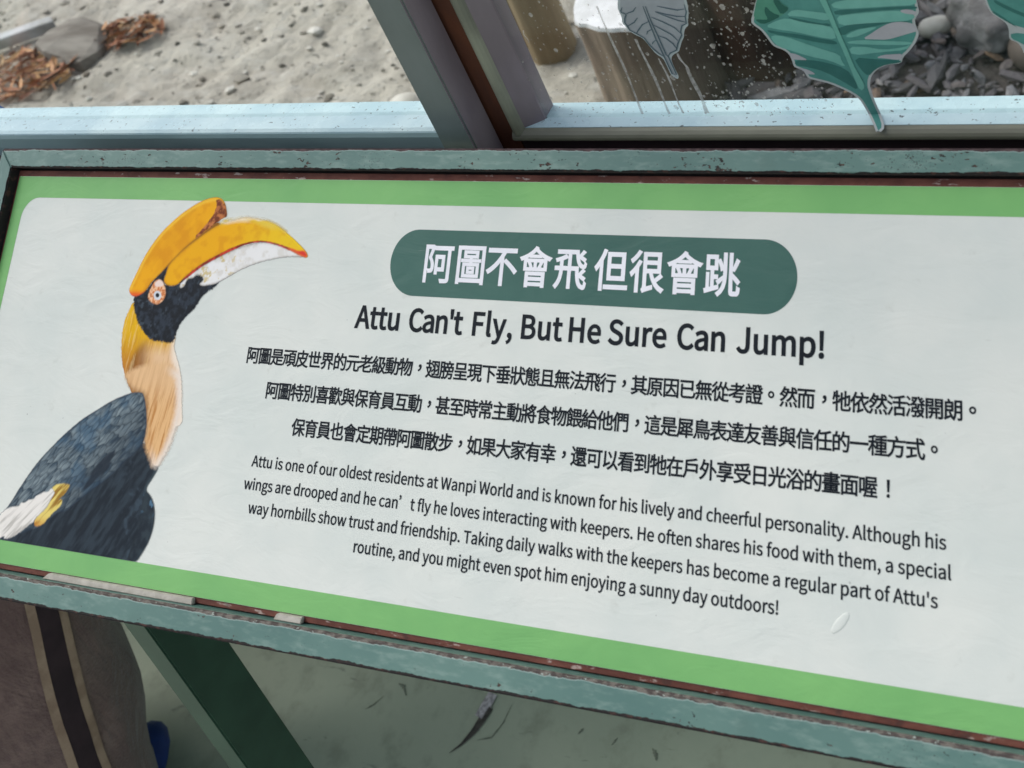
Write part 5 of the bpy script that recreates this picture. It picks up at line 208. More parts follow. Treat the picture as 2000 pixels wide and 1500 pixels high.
0,0,166,277,0,0,72,-277,0,0,175,85,16,78,19,71,21,-60,58,-137,-36,-172,-31,-178,-22,22,-64,220,27,0,-163,4,462,32,0,208,357,0,0,-208,28020,1000,8,8,501,829,-59,-89,-70,-83,-77,-70,63,-45,76,76,74,91,64,96,
8,671,790,79,-79,75,-83,58,-72,62,46,-60,71,-77,80,-77,76,8,93,777,66,-42,65,-45,51,-41,47,58,-52,39,-66,43,-66,39,8,42,499,63,-35,62,-38,49,-34,43,61,-50,33,-63,36,-62,31,8,76,-16,65,-47,47,91,48,98,
43,98,-57,46,-49,-104,-51,-100,27,593,663,-47,-88,-59,-82,-70,-73,-78,-63,-85,-51,19,-18,18,-21,13,-20,71,44,0,-372,74,0,0,42,329,0,0,-35,76,0,0,363,71,-44,13,22,19,22,19,17,-78,44,-72,50,-66,58,-61,68,-54,
80,16,33,4,449,29,0,200,329,0,0,-200,7,383,297,85,70,76,82,64,91,71,-96,77,-80,86,-67,28497,1000,6,8,72,786,50,-39,47,-43,36,-40,43,49,-36,38,-48,41,-50,36,8,44,505,53,-33,51,-36,40,-34,40,52,-41,33,
-52,34,-52,29,8,55,-26,59,-38,42,98,43,108,39,107,-51,37,-43,-112,-46,-110,50,340,359,-34,-211,184,0,-10,-81,-10,-49,-13,-24,-8,-5,-9,-2,-12,-1,-87,4,10,-19,6,-22,3,-20,94,0,23,3,19,6,16,13,19,37,14,71,
13,117,2,28,-182,0,15,96,168,0,0,216,-133,0,44,43,39,49,35,55,29,60,23,66,-42,16,-13,-3,-205,0,0,-61,174,0,-18,-37,-20,-36,-24,-33,-88,66,-42,-41,90,-71,-47,-43,-52,-34,-53,-27,40,-54,62,34,0,-8,137,0,
0,-98,53,906,697,-102,-83,-45,60,35,26,35,29,34,32,-47,39,-83,-80,-17,35,-14,37,-12,38,-64,-12,24,-72,29,-67,36,-61,42,-54,48,-47,-179,0,0,-88,-1,-26,-5,-26,-10,-26,-18,-26,-28,-24,45,-43,34,30,23,34,14,35,7,
36,2,34,0,33,93,0,0,-92,1,-29,6,-22,11,-15,19,-8,28,-3,37,0,39,3,-4,51,-36,-3,-27,0,-8,2,-3,7,-1,17,0,119,87,-46,45,58,-49,21,-45,26,-41,32,112,81,26,595,149,126,-97,-50,-33,-53,-27,-58,-19,
14,-16,13,-20,9,-18,62,24,59,31,53,38,103,-90,46,43,-106,88,41,52,34,61,25,70,-41,12,-11,-2,-263,0,0,-56,233,0,-19,-36,-22,-33,-26,-30,-126,95,28961,1000,11,8,345,113,11,-63,7,-66,3,-55,73,10,-4,54,-9,64,
-12,63,8,549,113,25,-64,22,-65,14,-56,74,16,-15,55,-23,64,-27,63,8,753,120,51,-68,47,-71,34,-63,74,27,-35,62,-49,70,-51,66,8,170,139,-33,-71,-43,-67,-48,-53,70,-29,49,59,43,70,34,73,25,56,250,0,-69,887,0,
0,69,-137,0,0,170,109,0,0,69,-109,0,0,168,106,0,0,68,-637,0,54,94,-73,21,-58,-99,-73,-90,-83,-73,61,-49,91,89,0,-129,-109,0,0,-69,109,0,0,-170,4,372,657,0,-168,-111,0,0,168,4,438,657,115,0,0,-168,
-115,0,4,618,657,118,0,0,-168,-118,0,4,372,420,0,-170,-111,0,0,170,4,438,420,115,0,0,-170,-115,0,4,618,420,118,0,0,-170,-118,0,28982,1000,7,8,765,786,41,-45,38,-49,27,-43,58,36,-29,42,-39,47,-41,44,8,345,
113,10,-64,7,-65,3,-56,74,11,-4,54,-9,64,-12,63,8,551,115,25,-64,21,-65,14,-56,74,16,-15,55,-23,64,-27,63,8,758,120,51,-68,46,-71,34,-63,70,33,-35,61,-49,70,-51,66,8,172,141,-39,-70,-46,-67,-46,-56,70,-28,
47,60,44,71,39,71,35,664,828,0,-181,0,-19,-163,0,0,-72,158,0,-15,-72,-30,-72,-48,-71,-70,-67,-98,-62,54,-52,79,49,64,53,49,57,36,59,25,60,29,-69,35,-63,40,-54,47,-47,54,-39,14,21,18,22,18,18,-63,43,-53,
56,-45,67,-35,77,-27,86,206,0,0,72,-208,0,0,18,0,182,36,258,848,-28,-75,-38,-77,-46,-75,-53,-70,-59,-59,52,-47,68,71,61,83,53,90,165,0,-43,-127,-118,64,-35,-44,126,-73,-58,-88,-119,79,-42,-40,42,-27,41,-29,37,-30,
-63,-56,-69,-47,-75,-37,19,-17,19,-21,14,-20,111,64,99,87,84,110,67,136,47,162,-45,18,-14,-2,-160,0,32,78,29280,1000,1,94,94,788,-13,-123,-21,-115,-29,-97,55,-33,15,43,13,48,12,52,85,0,0,-219,-178,-49,24,-71,154,47,
0,-351,71,0,0,373,123,38,-10,67,69,26,0,-356,4,-53,14,-37,25,-23,40,-12,55,-4,234,0,49,5,35,17,22,32,15,47,8,65,-22,6,-23,10,-20,12,-5,-53,-7,-37,-11,-24,-18,-12,-25,-3,-228,0,-32,2,-21,5,-13,12,
-6,18,-2,27,0,382,126,47,0,-355,66,0,0,380,134,51,-2,-142,-3,-101,-5,-54,-6,-18,-10,-8,-13,-2,-59,1,8,-19,6,-22,3,-21,28,0,30,1,27,5,24,11,17,21,12,33,6,74,4,129,1,170,3,12,-50,20,-13,-10,
-9,-8,-133,-50,0,242,-66,0,0,-267,-126,-47,0,229,-68,0,0,-255,-113,-42,22,-63,-91,-27,0,198,104,0,0,72,-104,0,0,204,-71,0,0,-204,-72,0,18,142,29289,1000,2,61,534,840,-23,-90,-29,-85,-36,-80,-42,-71,-47,-60,58,-43,
42,56,38,64,35,71,86,0,-33,-97,-41,-94,-50,-87,-56,-75,-61,-60,59,-44,64,68,57,85,51,96,42,103,33,105,82,0,-38,-150,-51,-144,-65,-130,-79,-110,-92,-86,22,-13,23,-16,18,-16,93,95,79,120,66,140,52,152,38,158,47,0,
-12,-210,-14,-157,-14,-110,-16,-70,-18,-37,-11,-10,-12,-5,-15,-1,-104,5,10,-24,7,-26,4,-25,114,0,27,6,22,13,21,21,22,44,19,79,15,123,15,177,13,239,2,38,-393,0,45,155,28,98,782,-15,-123,-22,-114,-32,-97,57,-34,16,
44,15,51,13,54,92,0,0,-226,-187,-52,20,-72,167,52,0,-345,70,0,0,367,126,40,-10,66,-116,-35,0,205,103,0,0,72,-103,0,0,204,-70,0,0,-204,-78,0,19,137,29305,1000,3,8,457,212,49,-54,44,-58,30,-52,60,39,-33,
51,-45,56,-49,52,38,642,841,0,-109,-195,0,0,-70,195,0,0,-126,-253,0,0,-71,375,0,0,-119,-359,0,0,-71,359,0,0,-262,-2,-10,-6,-6,-12,-2,-131,0,23,-75,68,1,53,3,38,9,25,16,12,25,4,39,0,262,116,0,
0,71,-116,0,0,119,122,0,0,71,-245,0,0,126,199,0,0,70,-199,0,0,109,28,97,763,-12,-125,-20,-117,-26,-97,58,-32,14,50,13,57,12,63,76,0,0,-245,-165,-47,16,-76,149,48,0,-322,72,0,0,345,103,34,-6,70,-97,
-30,0,223,95,0,0,72,-95,0,0,205,-72,0,0,-205,-65,0,13,118,29312,1000,8,4,546,550,0,-201,73,0,0,201,8,824,568,-39,-32,-46,-34,-45,-30,51,-27,45,27,48,32,45,35,8,651,407,85,-35,80,-36,65,-35,43,47,-68,
35,-83,35,-88,32,4,240,376,23,-56,245,84,-8,50,8,285,531,45,-28,43,-31,33,-28,52,38,-34,28,-44,29,-45,26,4,216,728,608,0,0,-95,-608,0,16,141,790,0,-290,-2,-102,-8,-110,-19,-113,-32,-109,-51,-100,66,-39,53,106,35,
117,21,122,10,119,2,109,0,69,683,0,0,221,26,359,333,-36,-65,-48,-60,-55,-51,61,-33,70,74,194,0,0,-84,-329,0,0,-63,329,0,0,-125,73,0,0,125,325,0,0,63,-325,0,0,84,275,0,0,60,-275,0,0,75,-73,0,
0,-75,-152,0,31,60,29376,1000,2,8,741,779,51,-61,46,-64,34,-57,64,34,-35,56,-48,62,-53,59,67,617,840,0,-274,0,-22,-218,0,0,-75,216,0,-11,-103,-26,-104,-44,-101,-70,-96,-100,-89,0,864,-70,0,0,-290,-140,0,0,247,-69,
0,0,-314,32,0,177,-1,0,-142,-248,0,0,-69,77,0,0,-29,-2,-47,-7,-54,-15,-56,-24,-56,-37,-51,59,-36,41,57,27,62,17,64,8,61,2,55,0,30,102,0,0,-350,70,0,0,52,18,-16,18,-20,13,-19,83,70,65,75,48,
79,35,82,23,83,25,-85,34,-85,47,-80,62,-72,78,-60,16,21,19,21,21,18,-100,79,-71,97,-47,107,-28,106,-14,95,248,0,0,75,-267,0,0,22,0,274,29694,1000,5,4,510,572,327,0,0,-101,-327,0,4,510,411,327,0,0,-102,
-327,0,4,510,733,327,0,0,-101,-327,0,20,31,149,19,-72,359,106,-10,67,-138,-39,0,225,123,0,0,69,-123,0,0,214,132,0,0,70,-344,0,0,-70,139,0,0,-214,-127,0,0,-69,127,0,0,-245,42,440,796,0,-551,89,0,-14,
-74,-26,-64,-43,-54,-65,-44,-91,-34,16,-18,16,-22,11,-21,102,42,72,54,49,67,30,78,17,90,99,0,0,-224,2,-38,9,-27,16,-17,25,-9,37,-3,98,0,31,4,23,15,16,28,10,45,6,63,-22,7,-24,10,-19,11,-4,-76,-8,
-34,-17,-8,-79,0,-18,2,-8,8,-2,19,0,224,136,0,0,551,29978,1000,6,8,449,243,-44,-59,-52,-61,-50,-52,54,-37,50,51,51,60,48,63,8,592,210,64,-56,59,-59,45,-54,57,44,-46,52,-61,58,-64,52,26,688,840,0,-104,-369,
0,0,104,-75,0,0,-104,-171,0,0,-64,171,0,0,-354,-196,0,0,-65,121,0,0,-294,710,0,0,64,-634,0,0,230,707,0,0,65,-187,0,0,354,159,0,0,64,-159,0,0,104,4,319,672,369,0,0,-75,-369,0,4,319,540,369,
0,0,-79,-369,0,4,319,403,369,0,0,-85,-369,0,30028,1000,6,16,311,271,0,-59,-3,-47,-14,-50,-32,-50,-56,-48,-88,-43,18,-18,19,-21,14,-21,98,52,63,58,37,63,17,63,4,60,0,61,4,231,578,230,0,0,-109,-230,0,4,
536,578,232,0,0,-109,-232,0,4,231,744,230,0,0,-107,-230,0,4,536,744,232,0,0,-107,-232,0,33,629,271,0,-349,77,0,0,347,65,-40,69,-34,71,-26,51,64,-71,22,-69,30,-66,35,-59,41,-51,45,199,0,0,402,-688,0,0,
-402,200,0,-51,-46,-59,-42,-65,-36,-68,-31,-69,-24,50,-63,80,33,78,42,74,50,66,56,56,61,110,0,42,-49,48,-45,54,-41,30059,1000,9,4,52,2,0,-53,898,0,0,53,4,166,284,0,-235,674,0,0,235,4,239,146,222,0,0,
-53,-222,0,4,532,146,232,0,0,-53,-232,0,4,239,240,222,0,0,-51,-222,0,4,532,240,232,0,0,-51,-232,0,4,763,633,0,-55,-229,0,0,55,36,458,841,0,-62,-298,0,0,-47,298,0,0,-51,-404,0,0,-48,404,0,0,-55,
-304,0,0,-47,304,0,0,-51,-329,0,0,-47,329,0,0,-53,-406,0,0,-52,899,0,0,52,-417,0,0,53,344,0,0,47,-344,0,0,51,304,0,0,102,109,0,0,48,-109,0,0,98,-304,0,0,62,4,763,681,-229,0,0,51,229,
0,30340,1000,5,8,552,423,57,-80,55,-82,41,-72,64,40,-43,69,-57,81,-59,77,10,240,842,-41,-163,-112,0,0,-733,69,0,0,79,279,0,0,654,-167,0,53,149,4,156,612,210,0,0,-211,-210,0,4,156,93,0,242,210,0,0,-242,
33,598,844,-39,-136,-52,-125,-64,-104,63,-43,33,52,32,60,29,65,256,0,-14,-323,-20,-187,-26,-79,-12,-11,-14,-5,-17,-1,-149,6,12,-22,9,-26,4,-24,56,-3,52,-1,41,2,32,6,25,13,24,23,21,44,16,78,13,123,10,177,9,
241,1,38,-302,0,43,146,30382,1000,3,54,148,703,0,-247,-2,-92,-9,-100,-20,-102,-35,-99,-53,-90,61,-49,51,82,36,90,24,95,13,95,7,91,84,0,54,-103,66,-91,78,-78,-98,-48,-107,-39,-114,-28,16,-21,16,-25,12,-23,120,33,114,
45,105,57,102,-59,115,-46,129,-33,47,69,-121,28,-109,38,-97,50,57,50,52,57,46,64,39,71,32,78,-49,27,-15,-3,-229,0,0,184,257,0,-57,-129,68,-21,31,61,32,73,30,76,-57,16,-14,-4,-290,0,0,138,-77,0,0,-138,7,
384,377,373,0,-50,-88,-63,-77,-75,-64,-74,66,-62,77,5,489,631,0,-184,-266,0,0,8,0,176,30475,1000,4,4,332,214,436,0,0,-70,-436,0,4,332,267,0,68,436,0,0,-68,4,332,92,436,0,0,-74,-436,0,43,826,832,-200,-26,
-252,-17,-256,-6,15,-58,275,6,-22,-69,-254,0,0,-60,232,0,-34,-75,-271,0,0,-62,237,0,-41,-62,-46,-58,-52,-53,-59,-48,-65,-42,48,-59,66,44,59,49,54,55,0,-373,72,0,0,40,436,0,0,-40,75,0,0,477,-503,0,42,70,
559,0,0,62,-528,0,33,75,437,0,0,60,-415,0,23,73,141,11,130,14,112,18,31278,1000,6,40,433,535,0,-321,208,0,0,-72,-219,0,0,-60,219,0,0,-79,-276,0,0,-62,600,0,0,62,-252,0,0,79,218,0,0,60,-218,0,
0,72,213,0,0,321,-213,0,0,67,233,0,0,62,-233,0,0,74,84,9,78,11,69,13,-46,57,-140,-23,-173,-16,-176,-10,18,-58,214,11,0,-68,-250,0,0,-62,250,0,0,-67,4,500,350,141,0,0,-80,-141,0,4,713,350,144,0,
0,-80,-144,0,4,500,479,141,0,0,-79,-141,0,4,713,479,144,0,0,-79,-144,0,29,361,826,-90,-32,-112,-28,-116,-22,22,-57,147,25,0,-154,-163,0,0,-70,153,0,-48,-117,-61,-111,-65,-88,39,-69,51,73,50,90,44,99,0,-443,74,
0,0,431,91,-124,45,59,-136,138,0,62,125,0,0,70,-125,0,0,171,127,39,32026,1000,6,8,197,189,12,-74,9,-77,4,-68,64,13,-6,67,-10,76,-12,74,8,83,197,-11,-83,-16,-80,-21,-69,62,-24,20,72,18,84,14,89,8,306,
210,19,-56,17,-59,12,-51,58,20,-13,50,-18,58,-21,55,42,428,785,0,-68,95,0,-8,-184,-16,-170,-27,-154,-41,-134,-60,-112,64,-43,39,72,33,79,26,86,21,94,15,100,36,-81,42,-75,46,-70,-61,-59,-68,-50,-73,-40,18,-16,19,-21,
14,-19,69,40,65,50,61,59,54,-56,59,-48,64,-40,50,58,-65,37,-60,48,-56,56,41,60,36,66,32,73,27,79,21,86,-46,19,-13,-3,-102,0,78,281,10,596,717,170,0,-81,-280,170,0,-31,-95,-39,-85,-47,-76,-62,97,-52,106,-40,
113,36,65,240,31,11,81,16,175,28,15,-60,64,24,-18,62,-26,72,-30,70,-58,-19,35,-91,-172,-24,84,100,81,110,74,116,-63,38,-82,-137,-118,-10,59,83,55,91,50,94,-69,29,-51,-108,-53,-91,-37,-55,-20,-27,-19,-19,-18,-9,23,-68,
21,6,44,8,87,11,-91,-114,-30,-33,-25,-23,-23,-12,32102,1000,8,6,195,189,12,-75,9,-79,5,-69,62,13,-29,220,8,84,197,-12,-85,-16,-81,-21,-71,63,-24,20,73,18,87,14,90,8,300,208,21,-65,19,-66,14,-59,58,20,-14,58,
-20,65,-23,64,19,655,838,-37,-81,-48,-79,-58,-75,-67,-68,-75,-58,54,-53,88,74,0,-53,330,0,0,64,85,-74,56,62,-60,42,-59,53,-56,62,-51,66,-43,68,12,30,7,838,513,-311,0,57,64,51,69,44,73,48,-73,54,-70,8,467,
330,0,-413,73,0,0,54,281,0,0,-51,76,0,0,410,4,540,39,0,223,281,0,0,-223,36,66,240,30,10,78,15,166,26,13,-58,62,21,-16,63,-24,73,-27,73,-59,-17,34,-98,-165,-21,81,99,76,109,70,114,-66,39,-74,-132,-107,
-10,57,82,53,92,49,95,-69,29,-49,-108,-52,-91,-36,-55,-19,-27,-19,-19,-17,-10,23,-68,20,6,42,7,80,11,-84,-113,-29,-32,-25,-23,-22,-11,32709,1000,6,6,425,638,32,-56,29,-58,22,-49,51,25,-85,158,6,694,643,80,-161,53,24,
-22,46,-29,55,-31,54,43,201,840,0,-143,-158,0,0,-67,158,0,0,-152,-151,0,0,-66,31,0,31,-116,38,-95,45,-78,-49,-56,-54,-46,-59,-38,44,-60,59,40,54,48,51,57,66,-53,75,-38,84,-23,92,-12,100,-4,277,0,28,69,-303,
-1,-90,3,-83,11,-77,21,-69,34,-61,49,53,98,43,114,31,128,-43,17,-13,-3,-79,0,0,152,137,0,0,67,-137,0,0,143,7,144,412,182,0,-24,-85,-31,-77,-37,-70,-36,64,-30,77,20,402,281,32,-58,147,120,0,-192,-2,-12,-5,
-6,-12,-2,-110,1,18,-64,63,0,47,3,34,8,20,14,11,23,3,34,0,646,-228,0,0,-66,161,0,0,-314,20,678,310,32,-60,140,112,0,-213,-2,-11,-6,-7,-12,-2,-115,2,19,-66,65,0,49,3,34,8,22,15,11,24,3,34,
0,648,-237,0,0,-67,169,0,0,-295,32769,1000,2,67,837,801,-37,-49,-39,-49,-42,-47,0,48,-248,0,0,136,-77,0,0,-136,-255,0,0,-70,255,0,0,-136,-342,0,0,-71,399,0,-132,-83,-140,-73,-146,-61,53,-63,80,35,78,38,77,41,
0,-213,5,-46,16,-33,31,-20,48,-11,67,-3,274,0,58,5,41,17,27,32,17,51,10,73,-24,6,-26,11,-22,12,-5,-60,-9,-40,-14,-24,-23,-12,-34,-3,-268,0,-40,1,-26,4,-16,8,-8,14,-2,19,0,89,151,40,147,46,129,51,
-66,55,-100,-45,-125,-44,-136,-39,0,104,60,38,58,41,57,42,376,0,0,71,-290,0,89,84,82,89,75,95,6,471,498,0,136,227,0,-48,-47,-51,-45,-52,-44,32771,1000,1,58,836,794,-77,-89,-88,-83,-96,-78,-85,0,0,114,218,0,0,
64,-218,0,0,118,-74,0,0,-118,-257,0,0,-64,257,0,0,-114,-346,0,0,-66,412,0,-141,-85,-148,-73,-153,-61,35,-67,90,37,88,41,88,45,-75,-160,446,0,-16,-77,-17,-49,-20,-26,-12,-6,-16,-2,-21,-1,-182,8,12,-22,9,-25,4,
-23,178,-4,36,3,27,8,24,15,29,41,24,74,21,114,5,34,-422,0,44,100,426,0,0,61,-396,0,148,100,342,0,0,66,-258,0,77,68,71,72,65,75,32780,1000,1,36,54,788,0,-76,390,0,-35,-144,-304,0,0,-648,76,0,0,
577,159,0,0,-545,74,0,0,545,165,0,0,-545,75,0,0,545,169,0,0,-483,-2,-11,-5,-5,-12,-2,-122,0,11,-22,9,-26,5,-23,65,1,51,3,38,9,23,16,12,24,3,36,0,554,-411,0,45,144,418,0,0,76,32946,1000,5,
4,733,361,0,-78,-459,0,0,78,18,199,424,0,-505,75,0,0,174,459,0,0,-88,-2,-13,-9,-7,-16,-3,-168,1,26,-63,86,0,65,3,45,7,28,14,16,23,4,37,0,420,4,274,227,459,0,0,-79,-459,0,24,431,826,48,-86,
-417,0,0,-67,265,0,-50,-43,-43,-34,-28,-20,-24,-16,-22,-10,-20,-6,25,-77,55,11,166,12,374,22,75,-71,61,45,-65,57,-79,66,-81,64,270,0,0,67,-373,0,-62,107,7,599,647,93,-77,-406,-19,51,37,52,41,50,44,201,0,33152,
1000,6,21,379,555,0,-160,69,0,0,99,424,0,0,-99,71,0,0,160,-143,0,50,115,-74,14,-47,-129,-161,0,26,6,-9,35,-13,42,-16,41,-65,-13,13,-37,11,-39,8,-35,8,612,839,24,-93,-245,0,0,-62,530,0,0,62,-212,0,
-28,102,43,611,451,24,-90,-243,0,0,-63,150,0,-10,-87,-18,-76,-32,-65,-49,-53,-71,-42,17,-16,15,-21,12,-18,57,32,45,39,36,44,27,50,19,56,218,0,-9,-76,-11,-46,-12,-23,-8,-5,-10,-2,-14,-1,-103,5,9,-20,7,-23,3,
-22,115,-1,24,4,20,7,17,14,20,37,15,71,12,114,3,29,-283,0,11,95,308,0,0,63,-212,0,-31,101,25,89,803,0,-359,-1,-94,-4,-102,-11,-103,-19,-100,-31,-91,59,-35,34,104,21,116,12,120,131,0,0,-243,-2,-10,-5,-6,
-10,-2,-92,1,20,-72,54,1,40,4,29,9,19,17,9,24,3,33,0,788,4,154,735,126,0,0,-166,-126,0,5,154,500,126,0,0,-171,-128,0,2,115,33267,1000,2,26,146,423,61,10,177,11,399,19,62,-72,65,46,-71,76,-91,82,
-95,75,-59,-39,125,-106,-465,-18,63,62,63,69,62,76,475,0,0,71,-840,0,0,-71,266,0,-61,-74,-54,-59,-37,-37,-25,-23,-23,-16,-21,-8,16,460,415,0,-130,-318,0,0,-70,318,0,0,-185,-406,0,0,-71,894,0,0,71,-411,0,0,
185,327,0,0,70,-327,0,0,130,33287,1000,3,8,597,92,105,-56,98,-58,81,-53,49,56,-83,53,-102,56,-107,53,8,340,140,-79,-58,-100,-56,-101,-48,44,-56,103,50,105,59,92,63,53,129,758,19,-532,-101,0,0,-70,908,0,0,70,-97,
0,8,173,5,199,2,192,-214,0,0,-66,145,0,-2,-127,-134,0,0,-64,132,0,-4,-124,-133,0,0,-64,130,0,-6,-119,-169,0,0,333,-30,0,-131,1,0,108,165,0,0,64,-165,0,0,101,-66,0,0,-334,162,0,0,-273,-98,0,0,
221,-62,0,0,-221,-177,0,-4,124,129,0,0,64,-132,0,-4,122,133,0,0,64,-135,0,-4,119,153,54,-37,62,-56,-26,-65,-27,34892,1000,4,4,435,780,0,-72,492,0,0,72,8,267,841,-64,-77,-82,-76,-86,-66,44,-60,93,74,90,86,
77,89,18,391,504,0,-72,337,0,0,-415,-3,-13,-8,-6,-15,-3,-157,2,25,-74,85,0,62,2,42,9,26,17,15,26,4,39,0,416,151,0,0,72,12,307,626,-81,-113,-97,-105,-104,-86,53,-63,114,105,0,-447,74,0,0,529,41,51,
37,51,34,52,34920,1000,1,65,252,-79,36,17,96,33,207,67,-12,66,-244,-73,0,220,58,42,53,45,46,47,54,-119,70,-104,84,-87,101,-70,116,-51,50,65,-94,36,-85,47,-74,60,65,43,67,48,62,49,-62,44,-51,-46,-61,-48,-62,-45,
-41,55,-36,59,-29,64,368,0,0,65,-398,0,0,89,322,0,0,62,-322,0,0,85,366,0,0,65,-366,0,0,89,-76,0,0,-89,-355,0,0,-65,355,0,0,-85,-304,0,0,-62,304,0,0,-89,-395,0,0,-65,332,0,-108,-81,-125,-70,
-128,-51,50,-61,57,23,58,27,57,31,0,-148,-6,-33,-15,-21,-18,-12,35657,1000,11,8,503,155,25,-50,21,-52,11,-44,69,20,-13,45,-21,50,-27,49,4,536,365,261,0,0,-119,-261,0,4,471,425,0,-240,395,0,0,240,4,79,538,0,
-60,268,0,0,60,4,79,406,0,-59,268,0,0,59,4,41,670,0,-62,337,0,0,62,8,141,814,29,-45,28,-47,20,-42,55,39,-22,40,-28,45,-30,43,46,909,700,-86,-67,-32,59,33,24,35,28,32,29,-46,41,-76,-70,-28,86,-62,
-13,29,-95,38,-88,46,-80,-239,0,41,71,33,79,25,87,-45,15,-13,-3,-171,0,0,-62,146,0,-45,-104,-87,61,-42,-47,93,-72,-37,-45,-40,-39,-41,-30,45,-51,44,33,41,40,38,46,0,-40,260,0,0,53,37,-47,41,-42,45,-34,53,
55,-44,30,-41,37,-36,44,34,21,34,23,34,26,10,768,177,-20,-56,-27,-60,-27,-54,-308,0,0,-62,568,0,0,62,-190,0,79,150,6,78,273,0,-340,60,0,0,48,214,0,0,292,4,138,210,154,0,0,-166,-154,0,36339,1000,6,4,
150,725,161,0,0,-178,-161,0,8,390,681,39,-72,30,-76,19,-68,64,29,-20,67,-33,75,-41,71,20,35,52,17,-70,352,93,-9,65,-123,-31,0,181,108,0,0,67,-108,0,0,126,104,0,0,306,-289,0,0,-306,122,0,0,-390,-64,-15,
0,326,-56,0,0,-340,8,883,715,-32,-77,-39,-80,-40,-70,54,-28,42,66,44,77,41,77,33,701,841,0,-793,3,-46,8,-33,16,-20,25,-11,35,-3,96,0,32,5,22,17,16,29,9,44,6,59,-22,7,-22,10,-19,13,-4,-70,-7,-35,
-15,-10,-81,0,-17,3,-8,13,-2,28,0,268,55,-48,52,-48,39,-42,50,53,-50,50,-65,56,-66,53,-15,-15,0,466,18,546,841,0,-424,-1,-65,-186,-116,42,-68,139,107,-12,-71,-21,-68,-35,-63,-50,-55,-69,-45,48,-55,98,77,62,94,35,
106,16,112,3,110,0,424,36889,1000,7,8,70,735,66,-43,62,-48,48,-44,53,54,-49,43,-64,44,-66,41,4,414,460,0,-58,440,0,0,58,4,414,591,0,-57,440,0,0,57,4,472,269,320,0,0,-125,-320,0,4,401,327,0,-240,465,
0,0,240,29,252,490,-198,0,0,-70,125,0,0,-319,-45,-26,-47,-40,-48,-49,50,-65,49,62,46,45,38,18,27,-9,33,-23,38,-26,75,-33,89,-17,110,-5,345,10,5,26,8,28,9,24,-115,-10,-127,-7,-123,-2,-102,3,-86,15,-73,31,
-83,54,13,542,823,25,-33,24,-35,19,-33,-296,0,0,-60,633,0,0,60,-305,0,48,18,-20,34,-27,38,-29,36,36948,1000,4,8,69,764,57,-54,52,-59,37,-53,62,46,-40,52,-53,57,-57,52,31,246,445,-200,0,0,-70,127,0,0,-250,
-41,-27,-44,-42,-46,-53,49,-64,44,66,40,48,34,19,25,-10,32,-24,39,-29,44,-24,49,-17,56,-10,63,-5,72,-2,355,10,21,75,-112,-10,-131,-7,-131,-2,-66,1,-60,4,-53,9,-47,14,-42,22,-77,56,48,581,840,0,-76,-222,0,0,
-56,222,0,0,-75,-283,0,0,-59,167,0,-45,-11,19,-33,15,-34,10,-31,-144,0,0,-57,261,0,0,-66,-228,0,0,-57,228,0,0,-75,-273,0,0,-58,273,0,0,-100,74,0,0,100,283,0,0,58,-283,0,0,75,239,0,0,57,-239,
0,0,66,277,0,0,57,-173,0,55,97,-44,12,176,0,0,59,-291,0,0,75,225,0,0,56,-225,0,0,76,8,493,465,42,11,-11,31,-16,34,-20,33,250,0,-45,-99,32,-10,36996,1000,9,4,280,572,0,-56,667,0,0,56,4,435,
421,354,0,0,-83,-354,0,4,722,762,105,0,0,-94,-105,0,4,558,762,103,0,0,-94,-103,0,4,399,762,99,0,0,-94,-99,0,4,333,810,0,-191,561,0,0,191,8,77,799,53,-61,52,-65,39,-55,64,41,-41,54,-53,62,-54,58,
39,453,21,1,1,25,12,66,19,137,35,-1,53,-145,-30,0,114,92,64,221,0,-109,-72,-84,52,-36,-42,94,-59,93,-63,74,-55,38,49,-132,89,41,22,40,24,38,26,-46,29,4,0,0,180,-499,0,0,-180,175,0,-80,-43,-89,-35,-89,
-27,41,-51,48,16,50,19,49,22,0,-62,-7,-29,-15,-16,-17,-7,22,-51,33,248,501,-203,0,0,-70,131,0,0,-319,-46,-25,-50,-41,-50,-54,52,-71,45,63,42,47,35,18,23,-10,29,-23,34,-27,42,-23,47,-17,54,-10,63,-5,72,-1,
383,11,4,26,9,30,10,25,-124,-10,-142,-8,-137,-3,-66,1,-59,5,-53,8,-47,15,-41,22,-57,44,38283,1000,8,4,566,335,0,-109,-140,0,0,109,28,233,226,0,-64,125,0,-7,-37,-14,-41,-22,-41,-32,-39,-44,-34,50,-46,50,43,37,
50,25,51,15,50,8,44,142,0,0,-223,67,0,0,223,136,0,0,64,-136,0,0,109,115,0,0,62,-497,0,0,-62,109,0,0,-109,4,383,605,0,-87,-220,0,0,87,4,383,658,-220,0,0,82,220,0,4,842,605,0,-88,-228,0,
0,88,4,842,658,-228,0,0,82,228,0,19,878,797,-335,0,0,-338,299,0,0,-441,-2,-13,-6,-7,-13,-2,-124,1,10,-24,9,-27,4,-24,68,0,52,4,37,9,23,17,12,27,4,38,0,780,6,89,797,0,-878,74,0,0,541,291,
0,0,337,38463,1000,4,18,381,772,0,-71,424,0,0,-687,-3,-15,-9,-8,-17,-3,-174,1,25,-68,90,0,65,3,45,8,29,14,16,26,5,42,0,687,86,0,0,71,6,415,560,0,-439,65,0,0,76,218,0,0,363,4,480,494,151,
0,0,-232,-151,0,34,81,797,0,-877,67,0,0,809,133,0,-80,-226,37,-47,26,-44,16,-40,9,-38,2,-35,-2,-29,-6,-25,-13,-16,-31,-9,-58,2,10,-22,6,-24,2,-21,68,2,19,3,18,6,15,9,23,28,12,39,4,50,-2,39,
